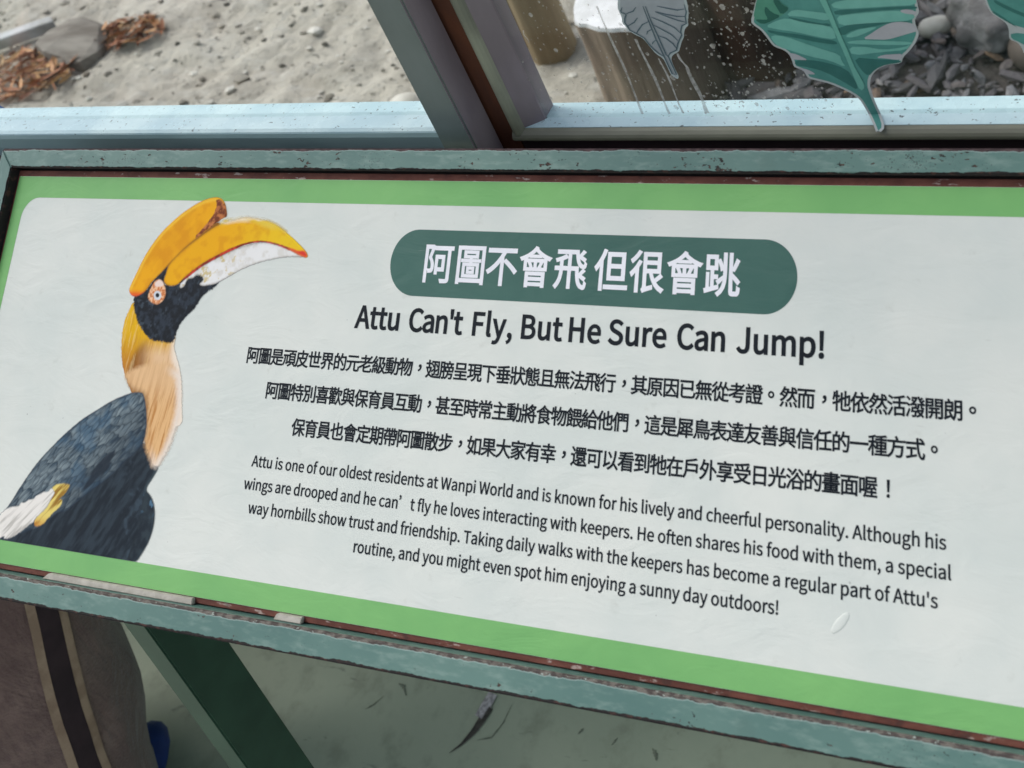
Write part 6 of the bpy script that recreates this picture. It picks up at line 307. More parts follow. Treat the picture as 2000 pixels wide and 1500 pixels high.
-8,41,-16,44,-26,46,-37,49,99,260,-48,29,-12,-3,38754,1000,6,4,389,334,212,0,0,-113,-212,0,4,389,395,0,111,212,0,0,-111,4,389,160,212,0,0,-117,-212,0,16,58,774,0,-72,386,0,-28,-126,-312,0,0,-656,72,0,0,
53,644,0,0,-53,76,0,0,656,-403,0,39,126,413,0,0,72,4,176,43,0,463,144,0,0,-463,4,820,43,-150,0,0,463,150,0,38929,1000,8,4,82,790,0,-70,338,0,0,70,4,556,421,293,0,0,-98,-293,0,4,556,268,293,
0,0,-100,-293,0,4,556,574,293,0,0,-97,-293,0,8,597,91,-59,-44,-76,-44,-79,-36,50,-49,79,38,80,47,69,50,8,740,49,64,-43,62,-46,47,-42,60,43,-50,41,-63,45,-64,40,30,278,35,22,16,55,27,114,50,-10,60,-101,
-40,0,332,94,0,0,70,-400,0,0,-70,78,0,0,-96,-2,-68,-7,-74,-18,-76,-30,-76,-46,-71,53,-44,52,77,34,85,20,86,10,83,2,77,0,97,93,0,0,-314,-8,-32,-17,-21,-20,-12,12,486,632,0,-522,435,0,0,522,-210,0,
29,96,221,0,0,64,-507,0,0,-64,202,0,-19,-96,39131,1000,2,68,351,683,-82,-37,-100,-34,-106,-28,26,-55,104,24,0,-140,-145,0,0,-68,144,0,-7,-77,-16,-77,-28,-76,-44,-74,-64,-69,20,-14,21,-18,16,-18,70,77,48,84,31,86,
17,89,7,87,167,0,0,-415,72,0,0,415,155,0,11,-127,22,-113,38,-91,61,-64,88,-30,29,0,23,12,18,25,12,38,9,54,-47,42,-6,-56,-10,-35,-12,-12,-48,13,-37,30,-30,44,-21,57,-15,66,61,-28,55,-30,44,-27,39,53,
-36,22,-45,23,-49,23,114,93,-64,34,-106,-104,-22,9,-8,147,-223,0,0,275,-72,0,0,-275,-166,0,0,160,52,17,49,18,44,19,36,851,789,-30,-35,-37,-37,-37,-36,-24,9,-10,99,-606,0,0,-68,543,0,16,-99,26,-88,41,-72,58,
-52,81,-25,27,0,21,10,17,20,13,32,9,43,-47,40,-5,-44,-9,-26,-11,-8,-44,11,-37,24,-29,36,-23,45,-18,54,61,-26,55,-27,43,-26,39,53,-37,21,-45,22,-49,21,111,95,39135,1000,4,4,708,365,0,-89,-418,0,0,89,4,
708,423,-418,0,0,83,418,0,48,438,153,142,-74,138,-82,108,-75,54,52,-51,36,-61,39,-69,40,59,36,59,40,56,41,-56,43,-34,-28,0,321,47,-22,48,-18,47,-16,14,22,18,24,18,20,-97,30,-96,41,-91,49,-80,56,-66,61,18,
25,-67,33,-66,-81,-83,-73,-96,-64,-104,-53,-109,-42,48,-61,130,56,0,-480,-5,-31,-14,-21,-15,-11,29,-64,35,13,92,22,197,41,0,65,-245,-45,0,196,484,0,-136,-91,-151,75,13,428,649,50,-81,-191,0,78,52,73,57,65,63,68,-63,
77,-58,84,-51,-177,0,-17,32,-21,35,-23,33,39221,1000,10,4,457,799,0,-371,453,0,0,371,36,480,-70,27,12,69,21,143,38,1,65,-168,-39,0,260,103,0,33,-97,44,-86,54,-75,65,-60,77,-46,44,57,-62,32,-55,43,-48,52,48,
31,48,35,45,36,-45,48,-38,-33,-45,-35,-46,-33,-22,41,-19,43,-16,47,242,0,0,65,-548,0,0,-65,72,0,0,-220,-6,-33,-14,-22,-16,-12,4,522,586,133,0,0,-99,-133,0,4,718,586,125,0,0,-99,-125,0,4,522,740,133,0,
0,-98,-133,0,4,718,740,125,0,0,-98,-125,0,4,313,359,0,-87,-142,0,0,87,4,313,416,-142,0,0,77,142,0,24,272,170,33,-76,-134,-51,0,171,209,0,0,336,-83,0,-41,103,-58,-18,32,-85,-127,0,0,-480,-8,-33,-19,-23,
-21,-13,33,-69,25,17,67,31,145,62,24,-72,59,26,-20,58,-28,69,-31,68,16,231,846,-54,-85,-69,-76,-76,-61,35,-71,63,53,60,62,54,70,51,-48,47,-48,36,-43,48,50,-39,45,-53,50,-56,48,17,32,40165,1000,7,8,450,137,22,
-55,16,-57,10,-49,62,17,-11,48,-18,56,-23,54,8,608,151,29,-44,25,-46,18,-40,56,23,-18,40,-27,45,-30,43,8,286,133,14,-62,8,-63,1,-55,66,11,-3,54,-8,63,-15,61,8,150,162,-24,-73,-36,-70,-47,-57,60,-37,49,62,
35,75,25,77,33,178,760,0,-563,669,0,-12,-111,-13,-67,-15,-31,-9,-6,-10,-2,-15,-1,-108,5,9,-20,6,-22,3,-20,122,-2,24,4,20,8,18,14,22,43,17,88,14,147,2,30,-669,0,0,70,696,0,0,56,-696,0,0,67,555,
0,0,313,-307,0,41,73,-87,12,-32,-85,4,734,580,0,-77,-481,0,0,77,4,734,632,-481,0,0,72,481,0,65281,1000,2,6,217,242,66,0,20,388,2,118,-110,0,2,-118,12,250,-5,32,8,23,23,9,35,-9,35,-23,24,-32,8,
-32,-8,-23,-24,-9,-35,9,-35,22,-23,65292,1000,1,27,157,-107,58,27,48,38,36,46,23,54,8,62,-4,39,-10,32,-17,24,-24,15,-30,5,-24,-3,-20,-9,-17,-14,-11,-20,-4,-26,4,-25,11,-20,16,-15,20,-8,24,-3,17,2,-8,-39,
-16,-34,-26,-29,-34,-25,-42,-21,]
# ------------------------------------------------------------------ helpers
rng = np.random.default_rng(11); random.seed(5)
def lin(r, g, b):
    f = lambda c: (c / 255 / 12.92) if c / 255 <= .04045 else ((c / 255 + .055) / 1.055) ** 2.4
    return (f(r), f(g), f(b), 1.0)
class NT:
    def __init__(s, name):
        s.m = bpy.data.materials.new(name); s.m.use_nodes = True; s.t = s.m.node_tree
        s.b = s.t.nodes['Principled BSDF']; s.o = s.t.nodes['Material Output']
    def n(s, t, **k):
        x = s.t.nodes.new(t)
        for a, v in k.items(): setattr(x, a, v)
        return x
    def l(s, a, b): s.t.links.new(a, b)
    def coord(s, kind='Object'): return s.n('ShaderNodeTexCoord').outputs[kind]
    def map(s, src, scale):
        m = s.n('ShaderNodeMapping'); m.inputs['Scale'].default_value = scale; s.l(src, m.inputs[0]); return m.outputs[0]
    def noise(s, src, scale, detail=4, rough=.55, dist=0.0):
        x = s.n('ShaderNodeTexNoise'); x.inputs['Scale'].default_value = scale; x.inputs['Detail'].default_value = detail
        x.inputs['Roughness'].default_value = rough; x.inputs['Distortion'].default_value = dist; s.l(src, x.inputs['Vector']); return x.outputs['Fac']
    def ramp(s, f, a, b, va=0.0, vb=1.0):
        x = s.n('ShaderNodeMapRange'); x.interpolation_type = 'SMOOTHSTEP'; s.l(f, x.inputs[0])
        for i, v in zip((1, 2, 3, 4), (a, b, va, vb)): x.inputs[i].default_value = v
        return x.outputs[0]
    def math(s, op, a, b=None):
        x = s.n('ShaderNodeMath', operation=op)
        for i, v in enumerate((a, b)):
            if v is None: continue
            if isinstance(v, (int, float)): x.inputs[i].default_value = v
            else: s.l(v, x.inputs[i])
        return x.outputs[0]
    def mix(s, f, a, b, mode='MIX'):
        x = s.n('ShaderNodeMix', data_type='RGBA', blend_type=mode)
        if isinstance(f, (int, float)): x.inputs[0].default_value = f
        else: s.l(f, x.inputs[0])
        for i, v in ((6, a), (7, b)):
            if isinstance(v, tuple): x.inputs[i].default_value = v
            else: s.l(v, x.inputs[i])
        return x.outputs[2]
    def xyz(s, src):
        x = s.n('ShaderNodeSeparateXYZ'); s.l(src, x.inputs[0]); return x.outputs
    def bump(s, h, strength=.3, dist=.001):
        x = s.n('ShaderNodeBump'); x.inputs['Strength'].default_value = strength; x.inputs['Distance'].default_value = dist
        s.l(h, x.inputs['Height']); s.l(x.outputs[0], s.b.inputs['Normal'])
    def col(s, c):
        if isinstance(c, tuple): s.b.inputs['Base Color'].default_value = c
        else: s.l(c, s.b.inputs['Base Color'])
    def rough(s, r):
        if isinstance(r, (int, float)): s.b.inputs['Roughness'].default_value = r
        else: s.l(r, s.b.inputs['Roughness'])
def mottled(name, c1, c2, scale=20, rough=.6, bump=0.0, bscale=200, bdist=.001, lo=.35, hi=.65, detail=5, spec=.5, stretch=(1, 1, 1)):
    m = NT(name); c = m.map(m.coord(), stretch)
    m.col(m.mix(m.ramp(m.noise(c, scale, detail), lo, hi), c1, c2)); m.rough(rough); m.b.inputs['Specular IOR Level'].default_value = spec
    if bump: m.bump(m.noise(c, bscale, 6), bump, bdist)
    return m.m
def link(name, me, mat=None, parent=None, mw=None):
    o = bpy.data.objects.new(name, me); COL.objects.link(o)
    if mat:
        for x in (mat if isinstance(mat, (list, tuple)) else [mat]): me.materials.append(x)
    if parent: o.parent = parent
    if mw is not None: o.matrix_local = mw
    return o
def mesh(name, v, f, smooth=False):
    me = bpy.data.meshes.new(name); me.from_pydata([tuple(map(float, p)) for p in v], [], f); me.update()
    if smooth: me.polygons.foreach_set('use_smooth', [True] * len(me.polygons))
    return me
def thing(name, label, cat, loc=(0, 0, 0), group=None):
    o = bpy.data.objects.new(name, None); o.empty_display_size = .05; COL.objects.link(o); o.location = loc
    return tag(o, label, cat, group)
def tag(o, label=None, cat=None, group=None, kind=None):
    if label: o['label'] = label
    if cat: o['category'] = cat
    if group: o['group'] = group
    if kind: o['kind'] = kind
    return o
def bevel(me, w, seg=2):
    bm = bmesh.new(); bm.from_mesh(me)
    bmesh.ops.recalc_face_normals(bm, faces=bm.faces)
    bmesh.ops.bevel(bm, geom=[e for e in bm.edges if e.calc_face_angle(0) > .5], offset=w, segments=seg, affect='EDGES', clamp_overlap=True)
    bm.to_mesh(me); bm.free(); return me
def box(name, x0, x1, y0, y1, z0, z1, bw=0.0):
    v = [(x, y, z) for x in (x0, x1) for y in (y0, y1) for z in (z0, z1)]
    f = [(0, 1, 3, 2), (4, 6, 7, 5), (0, 4, 5, 1), (2, 3, 7, 6), (0, 2, 6, 4), (1, 5, 7, 3)]
    me = mesh(name, v, f)
    return bevel(me, bw) if bw else me
def prism(name, prof, axis, a, b, bw=0.0):
    """closed profile [(p,q)] extruded along axis ('x': p=y,q=z; 'z': p=x,q=y)"""
    n = len(prof)
    pt = (lambda p, q, t: (t, p, q)) if axis == 'x' else (lambda p, q, t: (p, q, t))
    v = [pt(p, q, a) for p, q in prof] + [pt(p, q, b) for p, q in prof]
    f = [tuple(range(n))[::-1], tuple(range(n, 2 * n))] + [(i, (i + 1) % n, n + (i + 1) % n, n + i) for i in range(n)]
    me = mesh(name, v, f)
    bm = bmesh.new(); bm.from_mesh(me); bmesh.ops.recalc_face_normals(bm, faces=bm.faces); bm.to_mesh(me); bm.free()
    return bevel(me, bw) if bw else me
def fill(contours):
    """even-odd fill of closed 2D contours -> verts (x,y), faces"""
    cu = bpy.data.curves.new('tmp', 'CURVE'); cu.dimensions = '2D'; cu.fill_mode = 'FRONT'
    for c in contours:
        sp = cu.splines.new('POLY'); sp.points.add(len(c) - 1); sp.use_cyclic_u = True
        for p, q in zip(sp.points, c): p.co = (q[0], q[1], 0, 1)
    o = bpy.data.objects.new('tmp', cu); COL.objects.link(o)
    dg = bpy.context.evaluated_depsgraph_get(); dg.update()
    me = o.evaluated_get(dg).to_mesh()
    v = [(w.co.x, w.co.y) for w in me.vertices]; f = [tuple(p.vertices) for p in me.polygons]
    if me.polygons and sum(p.normal.z for p in me.polygons) < 0: f = [x[::-1] for x in f]
    o.to_mesh_clear(); bpy.data.objects.remove(o); bpy.data.curves.remove(cu)
    return v, f
def sheet(name, contours, h, mat, parent, mw=None, scale=.001):
    v, f = fill(contours)
    return link(name, mesh(name, [(x * scale, y * scale, h) for x, y in v], f), mat, parent, mw)
def smooth_poly(p, it=1):
    """Chaikin rounding of a closed outline"""
    p = np.array(p, float)
    for _ in range(it):
        q = np.roll(p, -1, 0); p = np.stack([.75 * p + .25 * q, .25 * p + .75 * q], 1).reshape(-1, 2)
    return p
def offset(c, d):
    c = np.array(c, float); a = c - np.roll(c, 1, 0); b = np.roll(c, -1, 0) - c
    a /= np.linalg.norm(a, axis=1)[:, None] + 1e-9; b /= np.linalg.norm(b, axis=1)[:, None] + 1e-9
    na = np.stack([a[:, 1], -a[:, 0]], 1); nb = np.stack([b[:, 1], -b[:, 0]], 1)
    m = na + nb; k = 2 / np.maximum((m * m).sum(1), .9)
    return c + m * (k * d)[:, None]
def area(c):
    c = np.array(c, float); x, y = c[:, 0], c[:, 1]; return .5 * np.sum(x * np.roll(y, -1) - np.roll(x, -1) * y)
def ico(sub): 
    bm = bmesh.new(); bmesh.ops.create_icosphere(bm, subdivisions=sub, radius=1.0)
    v = np.array([w.co[:] for w in bm.verts]); f = [tuple(w.index for w in q.verts) for q in bm.faces]; bm.free(); return v, f
ICO = {k: ico(k) for k in (1, 2, 3, 4)}
def vnoise(p, seed=0):
    """cheap smooth 2D/3D value noise in numpy, 0..1"""
    p = np.atleast_2d(np.asarray(p, float)); i = np.floor(p).astype(np.int64); f = p - i; f = f * f * (3 - 2 * f)
    d = p.shape[1]; out = np.zeros(len(p))
    for c in range(2 ** d):
        o = np.array([(c >> k) & 1 for k in range(d)]); q = i + o
        h = np.full(len(p), seed * 7919 + 17, np.int64)
        for k, pr in zip(range(d), (374761393, 668265263, 2147483647)): h = (h ^ (q[:, k] * pr)) * 1274126177 & 0x7fffffff
        h = (h ^ (h >> 13)) * 1103515245 & 0x7fffffff
        w = np.prod(np.where(o, f, 1 - f), axis=1); out += w * ((h >> 8) % 65536) / 65535.0
    return out
def fbm(p, seed=0, oct=4):
    p = np.asarray(p, float); s = 0; a = .5; t = 0
    for k in range(oct): s = s + a * vnoise(p * 2 ** k + 13.7 * k, seed + k); t += a; a *= .5
    return s / t
def rock(name, loc, size, seed, mat, amp=.25, freq=1.6, sub=4, rot=0.0, sink=.3):
    v, f = ICO[sub]
    d = 1 + amp * (fbm(v * freq + seed, seed, 4) - .5) * 2
    v = v * d[:, None] * np.array(size); c, s = math.cos(rot), math.sin(rot)
    v = np.stack([v[:, 0] * c - v[:, 1] * s, v[:, 0] * s + v[:, 1] * c, v[:, 2] + size[2] * (1 - 2 * sink)], 1)
    o = link(name, mesh(name, v, f, True), mat); o.location = loc; return o

# ------------------------------------------------------------------ materials
RH_ = .0060
def peel_paint(name, top=(0, 0), bot=(0, 0), spots=.70, base=(95, 127, 119), under=lin(58, 44, 46), flake=0.0, width=.013, dark=lin(28, 24, 24)):
    """aged teal enamel: object x runs along the bar, y across it (0..width)"""
    m = NT(name); c = m.coord(); x, y, z = m.xyz(c)
    big = m.noise(c, 9, 3); fine = m.noise(c, 900, 3)
    b1 = lin(*base); b2 = lin(base[0] - 16, base[1] - 14, base[2] - 12)
    colr = m.mix(m.ramp(big, .35, .65), b2, b1)
    colr = m.mix(m.ramp(m.noise(m.map(c, (.35, 1, 1)), 260, 5), .45, .75, 0, .22), colr, lin(170, 190, 180))
    colr = m.mix(m.ramp(m.noise(c, 55, 4), .55, .8, 0, .35), colr, lin(80, 105, 98))
    n1 = m.noise(m.map(c, (.55, 1, 1)), 420, 4, .6); n2 = m.noise(c, 60, 3)
    spotm = m.ramp(m.math('ADD', n1, m.math('MULTIPLY', m.math('SUBTRACT', n2, .5), .55)), spots, spots + .02)
    colr = m.mix(spotm, colr, m.mix(m.ramp(m.noise(c, 300, 2), .4, .6), lin(38, 40, 38), lin(74, 58, 52)))
    dots = m.ramp(m.math('ADD', m.noise(c, 1100, 2), m.math('MULTIPLY', m.math('SUBTRACT', m.noise(m.map(c, (.6, 1, 1)), 34, 2), .5), .5)), spots + .055, spots + .07)
    colr = m.mix(m.math('MULTIPLY', dots, .85), colr, lin(40, 42, 40))
    rag = m.math('ADD', m.math('MULTIPLY', m.math('SUBTRACT', m.noise(m.map(c, (.6, .25, .25)), 330, 6, .65), .5), .0026),
                 m.math('MULTIPLY', m.math('SUBTRACT', m.noise(m.map(c, (.5, .1, .1)), 45, 3), .5), .0030))
    mask = spotm
    zt = m.ramp(m.math('ADD', z, m.math('MULTIPLY', rag, .8)), RH_ - .0022, RH_ - .0014)
    if top[0]:
        d = m.math('SUBTRACT', width, y)
        e = m.math('MULTIPLY', zt, m.ramp(m.math('ADD', d, rag), top[0] - .0001, top[0] + .0001, 1, 0))
        e2 = m.math('MULTIPLY', zt, m.ramp(m.math('ADD', d, rag), top[0] + .0003, top[0] + .0006, 1, 0))
        colr = m.mix(m.math('MULTIPLY', e2, .35), colr, lin(180, 196, 192))
        u = m.mix(m.ramp(m.noise(m.map(c, (.5, 1, 1)), 380, 4), .42, .62), under, lin(112, 106, 100) if flake else lin(84, 66, 68))
        if flake: u = m.mix(m.ramp(m.noise(m.map(c, (.6, 1, 1)), 520, 4), .63, .67), u, lin(160, 170, 164))
        colr = m.mix(e, colr, u); mask = m.math('MAXIMUM', mask, e)
    if bot[0]:
        e = m.ramp(m.math('ADD', y, rag), bot[0] - .0001, bot[0] + .0001, 1, 0)
        colr = m.mix(e, colr, m.mix(m.ramp(m.noise(c, 200, 3), .5, .7), dark, lin(74, 48, 42))); mask = m.math('MAXIMUM', mask, e)
    m.col(colr); m.rough(m.ramp(mask, 0, 1, .38, .85)); m.b.inputs['Specular IOR Level'].default_value = .5
    h = m.math('ADD', m.math('MULTIPLY', mask, -.7), m.math('MULTIPLY', m.noise(c, 130, 5), .35)); m.bump(h, .5, .0006)
    return m.m
M = {}
M['rail_top'] = peel_paint('peeling teal paint, top rail', top=(.0013, 0), bot=(.0010, 0), spots=.67)
M['rail_bottom'] = peel_paint('peeling teal paint, bottom rail', top=(.0009, 0), bot=(.0016, 0), spots=.72, flake=1.0, under=lin(70, 62, 60))
M['rail_side'] = peel_paint('peeling teal paint, side rail', top=(.0012, 0), bot=(.0009, 0), spots=.67)
def vinyl(name, c1, c2, dirt=lin(120, 118, 100), rough=.34):
    m = NT(name); c = m.coord()
    colr = m.mix(m.ramp(m.noise(c, 14, 4), .3, .7), c1, c2)
    colr = m.mix(m.ramp(m.noise(c, 75, 5, .6), .62, .82, 0, .22), colr, dirt)
    colr = m.mix(m.ramp(m.noise(c, 230, 3), .745, .765, 0, .55), colr, lin(110, 112, 110))
    m.col(colr); m.rough(m.ramp(m.noise(c, 40, 3), .3, .7, rough, rough + .14))
    w = m.math('ADD', m.math('MULTIPLY', m.noise(c, 1300, 2), .10), m.math('ADD', m.math('MULTIPLY', m.noise(c, 60, 4), .5), m.math('MULTIPLY', m.noise(m.map(c, (1, 2.2, 1)), 22, 3, .5, 1.5), 1.2)))
    s_ = m.ramp(m.noise(m.map(c, (.10, 1, 1)), 210, 4, .6, .6), .70, .73, 0, .30)
    colr = m.mix(s_, colr, lin(150, 152, 148)); m.col(colr); m.b.inputs['Specular IOR Level'].default_value = .32
    m.bump(w, .34, .0014); return m.m
M['white'] = vinyl('white printed vinyl', lin(216, 219, 213), lin(206, 212, 207))
M['green'] = vinyl('green printed vinyl', lin(124, 182, 110), lin(113, 172, 104), dirt=lin(90, 130, 70))
M['pill'] = vinyl('dark green printed vinyl', lin(64, 103, 94), lin(58, 96, 88), dirt=lin(58, 84, 78))
M['ink'] = mottled('dark printed ink', lin(19, 26, 33), lin(25, 31, 38), 60, .55, spec=.15)
M['white_ink'] = mottled('white printed ink', lin(236, 236, 242), lin(228, 229, 236), 40, .5, spec=.2)
def rustm(name):
    m = NT(name); c = m.coord()
    colr = m.mix(m.ramp(m.noise(m.map(c, (.4, 1, 1)), 160, 5), .35, .65), lin(88, 46, 36), lin(108, 62, 50))
    colr = m.mix(m.ramp(m.noise(m.map(c, (.3, 1, 1)), 260, 5, .65), .60, .66, 0, .8), colr, lin(176, 160, 152))
    colr = m.mix(m.ramp(m.noise(c, 90, 3), .58, .72, 0, .7), colr, lin(58, 34, 30))
    m.col(colr); m.rough(.8); m.bump(m.noise(c, 400, 5), .5, .0006); return m.m
M['rust'] = rustm('rust brown bare steel')
M['black_gap'] = mottled('black backing', lin(26, 24, 22), lin(38, 32, 28), 80, .9)  # near-black colour of the board seen in the gap around the panel
M['tape'] = mottled('grey foam tape', lin(186, 182, 172), lin(164, 160, 150), 160, .6, .3, 500, .0005)
M['leg'] = mottled('dark green enamel', lin(44, 76, 62), lin(36, 66, 54), 30, .45, .1, 200, .0005)
M['post'] = mottled('grey green enamel', lin(108, 116, 115), lin(92, 100, 98), 18, .45, .15, 220, .0006, stretch=(1, 1, .4))
M['mauve'] = mottled('grey mauve enamel', lin(150, 138, 144), lin(122, 110, 116), 16, .5, .2, 220, .0006, stretch=(1, 1, .4))
M['rustboard'] = mottled('red brown rusted strip', lin(112, 62, 38), lin(78, 46, 36), 26, .75, .3, 200, .0008, stretch=(1, 1, .3))
M['bead'] = mottled('olive grey glazing bead', lin(150, 150, 132), lin(120, 120, 106), 40, .5, .2, 240, .0005, stretch=(.2, 1, .4))
M['maroon'] = mottled('dark maroon sill', lin(66, 50, 54), lin(48, 38, 42), 30, .6, .3, 200, .0008, stretch=(.3, 1, 1))
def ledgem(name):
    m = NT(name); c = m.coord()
    colr = m.mix(m.ramp(m.noise(c, 20, 4), .35, .65), lin(204, 228, 232), lin(184, 212, 220))  # pale blue of the reflected sky is put into the base colour
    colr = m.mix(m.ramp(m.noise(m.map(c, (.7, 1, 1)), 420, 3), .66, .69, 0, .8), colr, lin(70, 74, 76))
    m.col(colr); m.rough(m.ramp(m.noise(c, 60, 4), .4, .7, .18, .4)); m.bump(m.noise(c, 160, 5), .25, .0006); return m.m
M['ledge'] = ledgem('enamel with painted sky sheen')
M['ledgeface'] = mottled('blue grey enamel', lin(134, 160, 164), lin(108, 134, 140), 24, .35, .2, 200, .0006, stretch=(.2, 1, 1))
def glassm(name):
    m = NT(name); t = m.t; t.nodes.remove(m.b)
    tr = m.n('ShaderNodeBsdfTransparent'); tr.inputs[0].default_value = (.95, .97, .965, 1)
    gl = m.n('ShaderNodeBsdfGlossy'); gl.inputs['Roughness'].default_value = .02
    lw = m.n('ShaderNodeLayerWeight'); lw.inputs[0].default_value = .5
    fr = m.math('ADD', m.math('MULTIPLY', m.math('POWER', lw.outputs['Facing'], 5), .8), .018)
    mx = m.n('ShaderNodeMixShader'); m.l(fr, mx.inputs[0]); m.l(tr.outputs[0], mx.inputs[1]); m.l(gl.outputs[0], mx.inputs[2])
    m.l(mx.outputs[0], m.o.inputs['Surface']); return m.m
M['glass'] = glassm('clear window glass')
def filmm(name, colr, alpha, rough=.5):
    m = NT(name); m.col(colr); m.rough(rough); c = m.coord()
    m.l(m.ramp(m.noise(c, 300, 4), .3, .7, alpha * .55, min(1, alpha * 1.3)), m.b.inputs['Alpha']); return m.m
M['streak'] = filmm('dried water residue', lin(206, 202, 198), .62)
M['spot'] = filmm('dried water drop', lin(214, 208, 200), .50)
def flatm(name, a, b=None, rough=.45):
    return mottled(name, lin(*a), lin(*(b or tuple(max(0, q - 8) for q in a))), 90, rough)
M['lf_edge'] = flatm('grey vinyl edge', (188, 192, 192)); M['lf_base'] = flatm('teal vinyl', (84, 150, 142), (74, 138, 131))
M['lf_light'] = flatm('light teal vinyl', (122, 186, 174)); M['lf_dark'] = flatm('dark teal vinyl', (50, 112, 107))
M['lf_mid'] = flatm('teal midrib vinyl', (116, 182, 168)); M['lf_slit'] = flatm('grey vinyl slit', (184, 182, 188))
M['lf_curl'] = flatm('leaf green vinyl', (84, 150, 128)); M['lf_curld'] = flatm('deep green vinyl', (34, 100, 88))
M['lf_grey'] = flatm('frosted grey vinyl', (164, 168, 174)); M['lf_line'] = flatm('slate printed line', (92, 110, 120))
M['lf_greyedge'] = flatm('pale vinyl edge', (184, 192, 194))

# ------------------------------------------------------------------ the setting
def floorm():
    m = NT('worn sage floor paint'); c = m.coord()
    colr = m.mix(m.ramp(m.noise(c, 3.5, 4), .35, .65), lin(156, 170, 150), lin(174, 186, 164))
    colr = m.mix(m.ramp(m.noise(c, 28, 5, .6), .48, .72, 0, .55), colr, lin(126, 134, 116))
    colr = m.mix(m.ramp(m.noise(m.map(c, (.25, 1, 1)), 60, 5, .6, 1.2), .62, .70, 0, .45), colr, lin(84, 94, 86))
    colr = m.mix(m.ramp(m.noise(c, 190, 3), .74, .77, 0, .7), colr, lin(72, 80, 72))
    m.col(colr); m.rough(.55); m.bump(m.noise(c, 90, 6), .3, .001); return m.m
fl = link('floor', box('floor', -8, 8, -8, .168, -.05, 0), floorm()); tag(fl, kind='structure')
ext = NT('damp grey sand'); c = ext.coord()
cc = ext.mix(ext.ramp(ext.noise(c, 7, 6, .6), .35, .65), lin(180, 173, 161), lin(208, 201, 188))
cc = ext.mix(ext.ramp(ext.noise(c, 45, 6, .65), .5, .75, 0, .6), cc, lin(114, 110, 102))
cc = ext.mix(ext.ramp(ext.noise(ext.map(c, (1, 1.8, 1)), 26, 7, .7), .52, .62, 0, .45), cc, lin(206, 203, 196))
cc = ext.mix(ext.ramp(ext.noise(c, 75, 5, .65), .60, .66, 0, .75), cc, lin(92, 88, 80))
ext.col(cc); ext.rough(ext.ramp(ext.noise(c, 12, 4), .4, .7, .45, .8)); ext.bump(ext.noise(c, 55, 9, .7), .9, .014)
xs = np.unique(np.concatenate([np.linspace(-14, -2.7, 14), np.arange(-2.7, .75, .011), np.linspace(.75, 12, 14)]))
ys = np.unique(np.concatenate([[.17], np.arange(.19, 1.9, .011), np.linspace(1.9, 16, 18)]))
XX, YY = np.meshgrid(xs, ys); P2 = np.stack([XX.ravel(), YY.ravel()], 1)
hz = .045 * (fbm(P2 * 3.2, 3, 3) - .5) + .022 * (fbm(P2 * np.array([9, 20]), 9, 3) - .5) + .022 * (fbm(P2 * 34, 5, 3) - .5)
hz *= np.clip((2.0 - P2[:, 1]) / .3, 0, 1) * np.clip((P2[:, 0] + 2.9) / .3, 0, 1) * np.clip((.95 - P2[:, 0]) / .3, 0, 1)
zz = .15 + hz * np.clip((P2[:, 1] - .17) / .2, 0, 1)
nx, ny = len(xs), len(ys)
fc = [(j * nx + i, j * nx + i + 1, (j + 1) * nx + i + 1, (j + 1) * nx + i) for j in range(ny - 1) for i in range(nx - 1)]
gd = link('ground', mesh('ground', np.column_stack([P2, zz]), fc, True), ext.m); tag(gd, kind='structure')
wall = link('wall', box('wall', -3, 3, .147, .164, 0, .764), mottled('sage wall paint', lin(120, 146, 130), lin(108, 134, 120), 8, .6, .2, 90))
tag(wall, 'low sage green painted wall under the viewing windows', 'wall')
cap = link('wall_cap', box('wall_cap', -3, 3, .112, .1665, .765, .785, .002), M['maroon'])
tag(cap, 'dark maroon sill board on top of the low wall, under both window frames', 'sill')

gq, gt = [], []
for k in range(1500):
    x, y = rng.uniform(-2.3, .1), rng.uniform(.75, 1.5); r0 = .0022 + rng.exponential(.0016); v_, f_ = ICO[1]
    h0 = .15 + .045 * (fbm(np.array([[x, y]]) * 3.2, 3, 3)[0] - .5) + .022 * (fbm(np.array([[x * 9, y * 20]]), 9, 3)[0] - .5)
    q_ = v_ * (1 + .5 * (rng.random(len(v_))[:, None] - .5)) * np.array([r0 * rng.uniform(1, 1.8), r0, r0 * .7]); n0 = len(gq)
    gq.extend((q_ + np.array([x, y, h0 + r0 * .3])).tolist()); gt.extend([tuple(t + n0 for t in z) for z in f_])
gm_ = NT('mixed grit'); gm_.rough(.8)
def cramp(m, f, stops):
    x = m.n('ShaderNodeValToRGB'); e = x.color_ramp.elements
    while len(e) < len(stops): e.new(.5)
    for q, (p, cl) in zip(e, stops): q.position = p; q.color = cl
    m.l(f, x.inputs[0]); return x.outputs[0]
gm_.col(cramp(gm_, gm_.n('ShaderNodeNewGeometry').outputs['Random Per Island'], [(0, lin(70, 66, 60)), (.3, lin(122, 116, 106)), (.6, lin(176, 170, 160)), (.85, lin(220, 216, 208)), (1, lin(96, 84, 70))]))
tag(link('grit', mesh('grit', gq, gt), gm_.m), 'fine grit scattered over the pale sand beyond the windows', 'grit', kind='stuff')

